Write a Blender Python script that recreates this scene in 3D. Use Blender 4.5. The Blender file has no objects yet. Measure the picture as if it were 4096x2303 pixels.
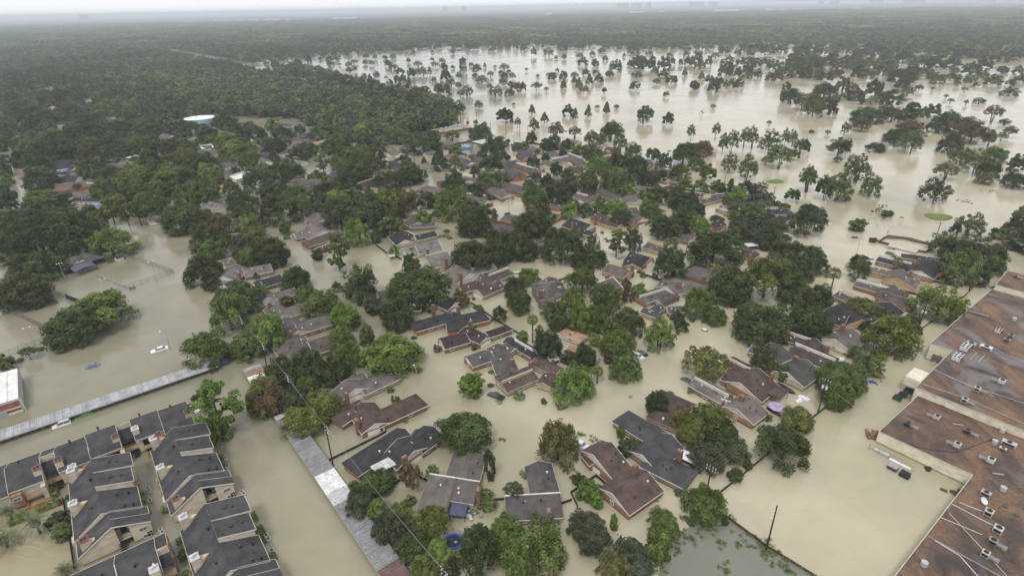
import bpy, math, random
import numpy as np
from mathutils import Vector, Matrix
random.seed(7); RNG = np.random.default_rng(7)
SC = bpy.context.scene; COL = SC.collection
# ------------------------------------------------------------------ camera
cam_d = bpy.data.cameras.new('camera'); cam = bpy.data.objects.new('camera', cam_d); COL.objects.link(cam)
cam_d.sensor_width = 36.0; cam_d.lens = 20.215; cam_d.clip_start = 1.0; cam_d.clip_end = 90000.0
cam.matrix_world = Matrix(((0.999799,0.020070,-0.000000,0.000000),(-0.008814,0.439068,-0.898411,0.000000),(-0.018031,0.898230,0.439156,100.000000),(0.000000,0.000000,0.000000,1.000000)))
SC.camera = cam
# ------------------------------------------------------------------ world, sun, exposure
SUN_EL, SUN_AZ = math.radians(58), math.radians(200)
w = bpy.data.worlds.new('World'); SC.world = w; w.use_nodes = True
nt = w.node_tree; bgn = nt.nodes['Background']
sky = nt.nodes.new('ShaderNodeTexSky'); sky.sky_type = 'NISHITA'; sky.sun_disc = False
sky.sun_elevation = SUN_EL; sky.sun_rotation = SUN_AZ
cl = nt.nodes.new('ShaderNodeMix'); cl.data_type = 'RGBA'; cl.inputs[0].default_value = 0.93      # closed cloud cover over the blue
cl.inputs[7].default_value = (8.6, 8.75, 9.1, 1)
nt.links.new(sky.outputs[0], cl.inputs[6]); nt.links.new(cl.outputs[2], bgn.inputs[0]); bgn.inputs[1].default_value = 0.1
sd = bpy.data.lights.new('sun', 'SUN'); sun = bpy.data.objects.new('sun', sd); COL.objects.link(sun)
sd.energy = 1.5; sd.angle = math.radians(14); sd.color = (1.0, .97, .92)
sun.rotation_euler = (math.pi/2 - SUN_EL, 0, math.pi - SUN_AZ)
SC.view_settings.view_transform = 'Standard'; SC.view_settings.look = 'None'
SC.view_settings.exposure = 0.32; SC.view_settings.gamma = 1.0; SC.view_settings.use_curve_mapping = False
SC.render.engine = 'CYCLES'; cy = SC.cycles
cy.use_denoising = True; cy.max_bounces = 5; cy.diffuse_bounces = 2; cy.glossy_bounces = 2; cy.transmission_bounces = 2
cy.transparent_max_bounces = 6; cy.volume_bounces = 2; cy.caustics_reflective = False; cy.caustics_refractive = False
# ------------------------------------------------------------------ helpers
PI = math.pi
def tag(o, label=None, cat=None, group=None, kind=None):
    if label: o['label'] = label
    if cat: o['category'] = cat
    if group: o['group'] = group
    if kind: o['kind'] = kind
    return o
def empty(name, x, y, z=0., label=None, cat=None, group=None):
    o = bpy.data.objects.new(name, None); COL.objects.link(o); o.location = (x, y, z); o.empty_display_size = .5
    return tag(o, label, cat, group)
def link(name, me, parent=None, color=None, loc=None, rz=0., sc=None):
    o = bpy.data.objects.new(name, me); COL.objects.link(o)
    if parent: o.parent = parent
    if color: o.color = (*color, 1)
    if loc is not None: o.location = loc
    if rz: o.rotation_euler.z = rz
    if sc is not None: o.scale = sc
    return o
class MB:
    def __init__(s): s.v = []; s.f = []
    def add(s, vs, fs):
        n = len(s.v); s.v += [tuple(p) for p in vs]; s.f += [tuple(i+n for i in f) for f in fs]; return s
    def box(s, c, d, rz=0.):
        x, y, z = c; a, b, h = d[0]/2, d[1]/2, d[2]/2; co, si = math.cos(rz), math.sin(rz)
        P = [(x+u*co-v*si, y+u*si+v*co, z+t) for t in (-h, h) for u, v in ((-a,-b),(a,-b),(a,b),(-a,b))]
        return s.add(P, [(3,2,1,0),(4,5,6,7),(0,1,5,4),(1,2,6,5),(2,3,7,6),(3,0,4,7)])
    def prism(s, poly, z0, z1):
        n = len(poly); ar = sum(poly[i][0]*poly[(i+1)%n][1]-poly[(i+1)%n][0]*poly[i][1] for i in range(n))
        if ar < 0: poly = poly[::-1]
        P = [(p[0], p[1], z0) for p in poly]+[(p[0], p[1], z1) for p in poly]
        return s.add(P, [tuple(range(n-1,-1,-1)), tuple(range(n,2*n))]+[(i,(i+1)%n,n+(i+1)%n,n+i) for i in range(n)])
    def slab(s, poly, t):            # thick plate under a 3-D polygon
        n = len(poly); P = [tuple(p) for p in poly]+[(p[0], p[1], p[2]-t) for p in poly]
        nz = sum((poly[i][0]-poly[0][0])*(poly[(i+1)%n][1]-poly[0][1])-(poly[(i+1)%n][0]-poly[0][0])*(poly[i][1]-poly[0][1]) for i in range(n))
        fs = [tuple(range(n)), tuple(range(2*n-1,n-1,-1))]+[((i+1)%n,i,n+i,n+(i+1)%n) for i in range(n)]
        if nz < 0: fs = [f[::-1] for f in fs]
        return s.add(P, fs)
    def plate(s, poly, nrm, t):      # 3-D polygon pushed along a normal
        n = len(poly); P = [tuple(p) for p in poly]+[(p[0]+nrm[0]*t, p[1]+nrm[1]*t, p[2]+nrm[2]*t) for p in poly]
        return s.add(P, [tuple(range(n-1,-1,-1)), tuple(range(n,2*n))]+[(i,(i+1)%n,n+(i+1)%n,n+i) for i in range(n)])
    def tube(s, pts, r, n=6):
        pts = [Vector(p) for p in pts]; rr = r if isinstance(r, (list, tuple)) else [r]*len(pts); b = len(s.v)
        for i, p in enumerate(pts):
            d = (pts[min(i+1,len(pts)-1)]-pts[max(i-1,0)]).normalized(); a = d.orthogonal().normalized()
            if abs(d.z) < .9: a = d.cross(Vector((0,0,1))).normalized()
            c = d.cross(a)
            for k in range(n): q = p+(a*math.cos(2*PI*k/n)+c*math.sin(2*PI*k/n))*rr[i]; s.v.append(tuple(q))
        for i in range(len(pts)-1):
            for k in range(n): s.f.append((b+i*n+k, b+i*n+(k+1)%n, b+(i+1)*n+(k+1)%n, b+(i+1)*n+k))
        s.f.append(tuple(b+k for k in range(n-1,-1,-1))); s.f.append(tuple(b+(len(pts)-1)*n+k for k in range(n)))
        return s
    def lathe(s, c, prof, n=16):     # prof: (radius, z) pairs
        b = len(s.v)
        for r, z in prof:
            for k in range(n): s.v.append((c[0]+r*math.cos(2*PI*k/n), c[1]+r*math.sin(2*PI*k/n), c[2]+z))
        for i in range(len(prof)-1):
            for k in range(n): s.f.append((b+i*n+k, b+i*n+(k+1)%n, b+(i+1)*n+(k+1)%n, b+(i+1)*n+k))
        s.f.append(tuple(b+k for k in range(n-1,-1,-1))); s.f.append(tuple(b+(len(prof)-1)*n+k for k in range(n)))
        return s
    def mesh(s, name, mat):
        me = bpy.data.meshes.new(name); me.from_pydata(s.v, [], s.f)
        if mat: me.materials.append(mat)
        return me
    def obj(s, name, mat, parent=None, color=None, **k): return link(name, s.mesh(name, mat), parent, color, **k)
# ------------------------------------------------------------------ materials
def newmat(name):
    m = bpy.data.materials.new(name); m.use_nodes = True; t = m.node_tree
    return m, t, t.nodes['Principled BSDF'], t.nodes, t.links
def tex(N, L, vec, scale, detail=4., rough=.55, ntype='ShaderNodeTexNoise'):
    n = N.new(ntype); n.inputs['Scale'].default_value = scale
    if 'Detail' in n.inputs: n.inputs['Detail'].default_value = detail
    if 'Roughness' in n.inputs: n.inputs['Roughness'].default_value = rough
    if vec is not None: L.new(vec, n.inputs['Vector'])
    return n
def ramp(N, L, fac, *stops):
    r = N.new('ShaderNodeValToRGB'); e = r.color_ramp.elements
    while len(e) < len(stops): e.new(.5)
    for q, (p, c) in zip(e, stops): q.position = p; q.color = (*c, 1) if len(c) == 3 else c
    L.new(fac, r.inputs[0]); return r
def mul(N, L, a, b, fac=1.):
    m = N.new('ShaderNodeMix'); m.data_type = 'RGBA'; m.blend_type = 'MULTIPLY'; m.inputs[0].default_value = fac
    L.new(a, m.inputs[6]); L.new(b, m.inputs[7]); return m.outputs[2]
def mixc(N, L, f, a, b):
    m = N.new('ShaderNodeMix'); m.data_type = 'RGBA'; L.new(f, m.inputs[0])
    for i, q in ((6, a), (7, b)):
        if isinstance(q, tuple): m.inputs[i].default_value = (*q, 1)
        else: L.new(q, m.inputs[i])
    return m.outputs[2]
def bump(N, L, B, h, strength, dist=.1):
    b = N.new('ShaderNodeBump'); b.inputs['Strength'].default_value = strength; b.inputs['Distance'].default_value = dist
    L.new(h, b.inputs['Height']); L.new(b.outputs[0], B.inputs['Normal'])
def wetband(N, L, g, col, nz):
    # soaked and silted strip just above the flood level
    sp = N.new('ShaderNodeSeparateXYZ'); L.new(g.outputs['Position'], sp.inputs[0]); ml = N.new('ShaderNodeMath'); ml.operation = 'MULTIPLY_ADD'; L.new(nz.outputs[0], ml.inputs[0]); ml.inputs[1].default_value = -.35; L.new(sp.outputs[2], ml.inputs[2])
    r = ramp(N, L, ml.outputs[0], (.0, (.42,.39,.33)), (.12, (.55,.52,.46)), (.3, (1,1,1))); return mul(N, L, col, r.outputs[0])
def objmat(name, lo=.75, hi=1.15, scale=.6, fine=6., rough=.8, spec=.3, stretch=None, bmp=0., wet=False, fc=(.76,1.2)):
    """surface tinted by its object's own colour, with weathering"""
    m, t, B, N, L = newmat(name); oi = N.new('ShaderNodeObjectInfo'); g = N.new('ShaderNodeNewGeometry')
    vec = g.outputs['Position']
    if stretch:
        mp = N.new('ShaderNodeMapping'); mp.inputs['Scale'].default_value = stretch; L.new(vec, mp.inputs[0]); vec = mp.outputs[0]
    a = tex(N, L, vec, scale, 5.); f = tex(N, L, g.outputs['Position'], fine, 3.)
    r1 = ramp(N, L, a.outputs[0], (.3, (lo,)*3), (.7, (hi,)*3)); r2 = ramp(N, L, f.outputs[0], (.3, (fc[0],)*3), (.7, (fc[1],)*3))
    col = mul(N, L, mul(N, L, oi.outputs['Color'], r1.outputs[0]), r2.outputs[0])
    if wet: col = wetband(N, L, g, col, f)
    L.new(col, B.inputs['Base Color'])
    B.inputs['Roughness'].default_value = rough; B.inputs['Specular IOR Level'].default_value = spec
    if bmp: bump(N, L, B, f.outputs[0], bmp)
    return m
M = {}
M['shingle'] = objmat('roof_shingles', .55, 1.15, .35, 5., .9, .1, bmp=.4)
M['wall'] = objmat('wall_paint', .72, 1.1, .5, 4., .85, .2, (1, 1, 2.2), wet=True, fc=(.93,1.05))
M['trim'] = objmat('painted_trim', .85, 1.08, .8, 5., .6, .3, fc=(.94,1.05))
M['metal'] = objmat('painted_metal', .82, 1.08, .7, 4., .4, .5, fc=(.9,1.07))
M['sheet'] = objmat('sheet_metal_roof', .72, 1.12, .8, 3.2, .55, .5, fc=(.88,1.08))
def rusty():
    m, t, B, N, L = newmat('rusty_corrugated_sheet'); oi = N.new('ShaderNodeObjectInfo'); g = N.new('ShaderNodeNewGeometry'); P = g.outputs['Position']
    mp = N.new('ShaderNodeMapping'); mp.inputs['Rotation'].default_value = (0,0,math.radians(-38)); mp.inputs['Scale'].default_value = (1,1.,1); L.new(P, mp.inputs[0])
    a = tex(N, L, mp.outputs[0], .5, 6., .65); s = tex(N, L, mp.outputs[0], 2.1, 2., .5); r1 = ramp(N, L, a.outputs[0], (.3, (.62,)*3), (.7, (1.18,)*3))
    sp = ramp(N, L, s.outputs[0], (.56, (0,0,0)), (.64, (.85,.85,.85))); big = ramp(N, L, a.outputs[0], (.5, (.15,.15,.15)), (.66, (1,1,1)))
    L.new(mixc(N, L, mul(N, L, sp.outputs[0], big.outputs[0]), mul(N, L, oi.outputs['Color'], r1.outputs[0]), (.12,.075,.06)), B.inputs['Base Color']); B.inputs['Roughness'].default_value = .6; return m
M['rusty'] = rusty()
M['wood'] = objmat('weathered_wood', .7, 1.2, .7, 5., .85, .2, (1, 1, .4))
M['cloth'] = objmat('fabric', .85, 1.1, 1.2, 9., .9, .1, fc=(.93,1.05))
M['bark'] = objmat('bark', .7, 1.2, 2., 8., .9, .1)
def brickmat():
    m, t, B, N, L = newmat('brick_wall'); oi = N.new('ShaderNodeObjectInfo'); g = N.new('ShaderNodeNewGeometry')
    sp = N.new('ShaderNodeSeparateXYZ'); L.new(g.outputs['Position'], sp.inputs[0])
    ad = N.new('ShaderNodeMath'); L.new(sp.outputs[0], ad.inputs[0]); L.new(sp.outputs[1], ad.inputs[1])
    cb = N.new('ShaderNodeCombineXYZ'); L.new(ad.outputs[0], cb.inputs[0]); L.new(sp.outputs[2], cb.inputs[1])
    br = N.new('ShaderNodeTexBrick'); L.new(cb.outputs[0], br.inputs[0]); br.inputs['Scale'].default_value = 1.
    br.inputs['Brick Width'].default_value = .4; br.inputs['Row Height'].default_value = .16; br.inputs['Mortar Size'].default_value = .012
    br.inputs['Color1'].default_value = (.78,.78,.78,1); br.inputs['Color2'].default_value = (1.25,1.2,1.15,1); br.inputs['Mortar'].default_value = (1.1,1.15,1.2,1)
    a = tex(N, L, g.outputs['Position'], .7, 5.); r1 = ramp(N, L, a.outputs[0], (.3, (.75,)*3), (.7, (1.15,)*3))
    L.new(wetband(N, L, g, mul(N, L, mul(N, L, oi.outputs['Color'], br.outputs[0]), r1.outputs[0]), a), B.inputs['Base Color']); B.inputs['Roughness'].default_value = .9
    B.inputs['Specular IOR Level'].default_value = .2
    return m
M['brick'] = brickmat()
def gloss(name, c, rough=.15, spec=.5, metal=0.):
    m, t, B, N, L = newmat(name); B.inputs['Base Color'].default_value = (*c, 1); B.inputs['Roughness'].default_value = rough
    B.inputs['Specular IOR Level'].default_value = spec; B.inputs['Metallic'].default_value = metal; return m
M['glass'] = gloss('window_glass', (.12,.13,.14), .12, .6)
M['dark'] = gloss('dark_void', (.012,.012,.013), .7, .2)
M['rubber'] = gloss('black_plastic', (.015,.015,.017), .5, .3)
def carpaint():
    m, t, B, N, L = newmat('car_paint'); oi = N.new('ShaderNodeObjectInfo'); L.new(oi.outputs['Color'], B.inputs['Base Color'])
    B.inputs['Roughness'].default_value = .3; B.inputs['Coat Weight'].default_value = .5; return m
M['car'] = carpaint()
def water(name, c1, c2, c3, rough, bs):
    m, t, B, N, L = newmat(name); g = N.new('ShaderNodeNewGeometry'); P = g.outputs['Position']
    a = tex(N, L, P, .012, 4., .6); b = tex(N, L, P, .05, 5., .65); b.inputs['Distortion'].default_value = 1.2
    sx = N.new('ShaderNodeSeparateXYZ'); L.new(P, sx.inputs[0]); mr = N.new('ShaderNodeMapRange'); L.new(sx.outputs[0], mr.inputs[0]); mr.inputs[1].default_value = -75.; mr.inputs[2].default_value = 45.; mr.inputs[3].default_value = -.2; mr.inputs[4].default_value = .18
    ad = N.new('ShaderNodeMath'); L.new(a.outputs[0], ad.inputs[0]); L.new(mr.outputs[0], ad.inputs[1])      # siltier towards the channel on the right
    r = ramp(N, L, ad.outputs[0], (.28, c1), (.5, c2), (.72, c3)); r2 = ramp(N, L, b.outputs[0], (.35, (.93,)*3), (.65, (1.05,)*3))
    sc_ = tex(N, L, P, .03, 6., .62); sc_.inputs['Distortion'].default_value = 3.2        # drifting lines of scum and silt
    sr = ramp(N, L, sc_.outputs[0], (.48, (0,0,0)), (.5, (.35,.35,.35)), (.525, (0,0,0)))
    sm = tex(N, L, P, .02, 3.); sk_ = ramp(N, L, sm.outputs[0], (.56, (0,0,0)), (.72, (1,1,1))); scm = mul(N, L, sr.outputs[0], sk_.outputs[0])
    L.new(mixc(N, L, scm, mul(N, L, r.outputs[0], r2.outputs[0]), (.52,.47,.38)), B.inputs['Base Color'])
    B.inputs['Roughness'].default_value = rough; B.inputs['IOR'].default_value = 1.33
    mp = N.new('ShaderNodeMapping'); mp.inputs['Rotation'].default_value = (0, 0, .6); mp.inputs['Scale'].default_value = (1, 2.4, 1); L.new(P, mp.inputs[0])
    w3 = tex(N, L, P, .028, 3.); rm = N.new('ShaderNodeMapRange'); L.new(w3.outputs[0], rm.inputs[0]); rm.inputs[1].default_value = .4; rm.inputs[2].default_value = .62; rm.inputs[3].default_value = rough*.3; rm.inputs[4].default_value = rough*1.7; L.new(rm.outputs[0], B.inputs['Roughness'])      # calm and wind-ruffled patches
    w1 = tex(N, L, mp.outputs[0], .55, 3., .6); w2 = tex(N, L, P, .03, 2.)
    st = ramp(N, L, w2.outputs[0], (.4, (.25,)*3), (.65, (1.,)*3))
    ml = N.new('ShaderNodeMath'); ml.operation = 'MULTIPLY'; L.new(w1.outputs[0], ml.inputs[0]); L.new(st.outputs[0], ml.inputs[1])
    bump(N, L, B, ml.outputs[0], bs, .35)
    return m
M['water'] = water('muddy_floodwater', (.212,.198,.138), (.315,.286,.192), (.42,.376,.268), .12, .26)
M['water2'] = water('green_pond_water', (.125,.132,.108), (.15,.157,.127), (.18,.183,.145), .1, .3)
M['water3'] = water('silty_courtyard_water', (.27,.235,.145), (.32,.28,.18), (.36,.32,.21), .1, .2)
def foliage(name, attr):
    m = bpy.data.materials.new(name); m.use_nodes = True; N = m.node_tree.nodes; L = m.node_tree.links
    for n in list(N): N.remove(n)
    out = N.new('ShaderNodeOutputMaterial')
    if attr: ai = N.new('ShaderNodeAttribute'); ai.attribute_type = 'INSTANCER'; ai.attribute_name = 'tint'; c0 = ai.outputs['Color']
    else: oi = N.new('ShaderNodeObjectInfo'); c0 = oi.outputs['Color']
    lf = N.new('ShaderNodeAttribute'); lf.attribute_name = 'leaf'
    c = mul(N, L, c0, lf.outputs['Color'])
    d = N.new('ShaderNodeBsdfDiffuse'); tr = N.new('ShaderNodeBsdfTranslucent'); mx = N.new('ShaderNodeMixShader'); mx.inputs[0].default_value = .25
    L.new(c, d.inputs[0]); L.new(c, tr.inputs[0]); L.new(d.outputs[0], mx.inputs[1]); L.new(tr.outputs[0], mx.inputs[2]); L.new(mx.outputs[0], out.inputs[0])
    return m
M['leaf'] = foliage('tree_foliage', False); M['wood_leaf'] = foliage('forest_foliage', True)
def ground():
    m, t, B, N, L = newmat('far_ground'); g = N.new('ShaderNodeNewGeometry'); a = tex(N, L, g.outputs['Position'], .006, 8., .7)
    r = ramp(N, L, a.outputs[0], (.3, (.022,.032,.018)), (.55, (.04,.052,.028)), (.75, (.07,.075,.045))); L.new(r.outputs[0], B.inputs['Base Color'])
    B.inputs['Roughness'].default_value = 1.; B.inputs['Specular IOR Level'].default_value = 0.; return m
M['ground'] = ground()
def grass():
    m, t, B, N, L = newmat('lawn_grass'); g = N.new('ShaderNodeNewGeometry'); a = tex(N, L, g.outputs['Position'], .35, 6., .7)
    r = ramp(N, L, a.outputs[0], (.3, (.075,.115,.03)), (.7, (.14,.18,.05))); L.new(r.outputs[0], B.inputs['Base Color'])
    B.inputs['Roughness'].default_value = 1.; return m
M['grass'] = grass()
def roofmat():
    m, t, B, N, L = newmat('rusty_flat_roof'); g = N.new('ShaderNodeNewGeometry'); P = g.outputs['Position']; oi = N.new('ShaderNodeObjectInfo')
    mp = N.new('ShaderNodeMapping'); mp.inputs['Rotation'].default_value = (0,0,math.radians(-38)); mp.inputs['Scale'].default_value = (1,.55,1); L.new(P, mp.inputs[0])
    a = tex(N, L, mp.outputs[0], .13, 7., .65); a.inputs['Distortion'].default_value = .8
    b = tex(N, L, P, 1.6, 5., .7); c = tex(N, L, mp.outputs[0], .085, 6., .6); c.inputs['Distortion'].default_value = 1.
    r = ramp(N, L, a.outputs[0], (.26, (.028,.023,.022)), (.42, (.073,.049,.038)), (.57, (.155,.09,.052)), (.76, (.24,.148,.084)))
    r2 = ramp(N, L, b.outputs[0], (.3, (.62,)*3), (.7, (1.3,)*3)); col = mul(N, L, r.outputs[0], r2.outputs[0])
    wf = N.new('ShaderNodeMath'); wf.operation = 'ADD'; L.new(c.outputs[0], wf.inputs[0]); sp = N.new('ShaderNodeSeparateColor'); L.new(oi.outputs['Color'], sp.inputs[0]); L.new(sp.outputs[0], wf.inputs[1])
    wet = ramp(N, L, wf.outputs[0], (.60, (0,0,0)), (.70, (.85,.85,.85)))
    L.new(mixc(N, L, wet.outputs[0], col, (.115,.1,.095)), B.inputs['Base Color'])
    rr = N.new('ShaderNodeMapRange'); L.new(wet.outputs[0], rr.inputs[0]); rr.inputs[3].default_value = .85; rr.inputs[4].default_value = .22; L.new(rr.outputs[0], B.inputs['Roughness'])
    return m
M['flatroof'] = roofmat()
C_ = dict(dk=(.052,.051,.056), dkb=(.044,.042,.045), blk=(.026,.024,.028), gyd=(.098,.09,.086), gy=(.15,.134,.12), gyl=(.19,.18,.172), gyp=(.132,.115,.107), gyb=(.08,.079,.085),
 brn=(.1,.071,.063), brn2=(.085,.063,.058), brd=(.06,.042,.042), tan=(.36,.225,.15), wh=(.72,.71,.66), cr=(.62,.57,.45), ob=(.30,.165,.105), br=(.27,.19,.135), tb=(.43,.36,.26), st=(.34,.27,.21),
 pk=(.38,.26,.22), ta=(.52,.37,.22), dr=(.2,.045,.035), rd=(.2,.05,.035), bl=(.22,.27,.36), gn=(.36,.42,.37))
C_['or'] = (.40,.165,.09)
MAS = {'ob','br','tb','st','pk','or','dr'}
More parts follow.
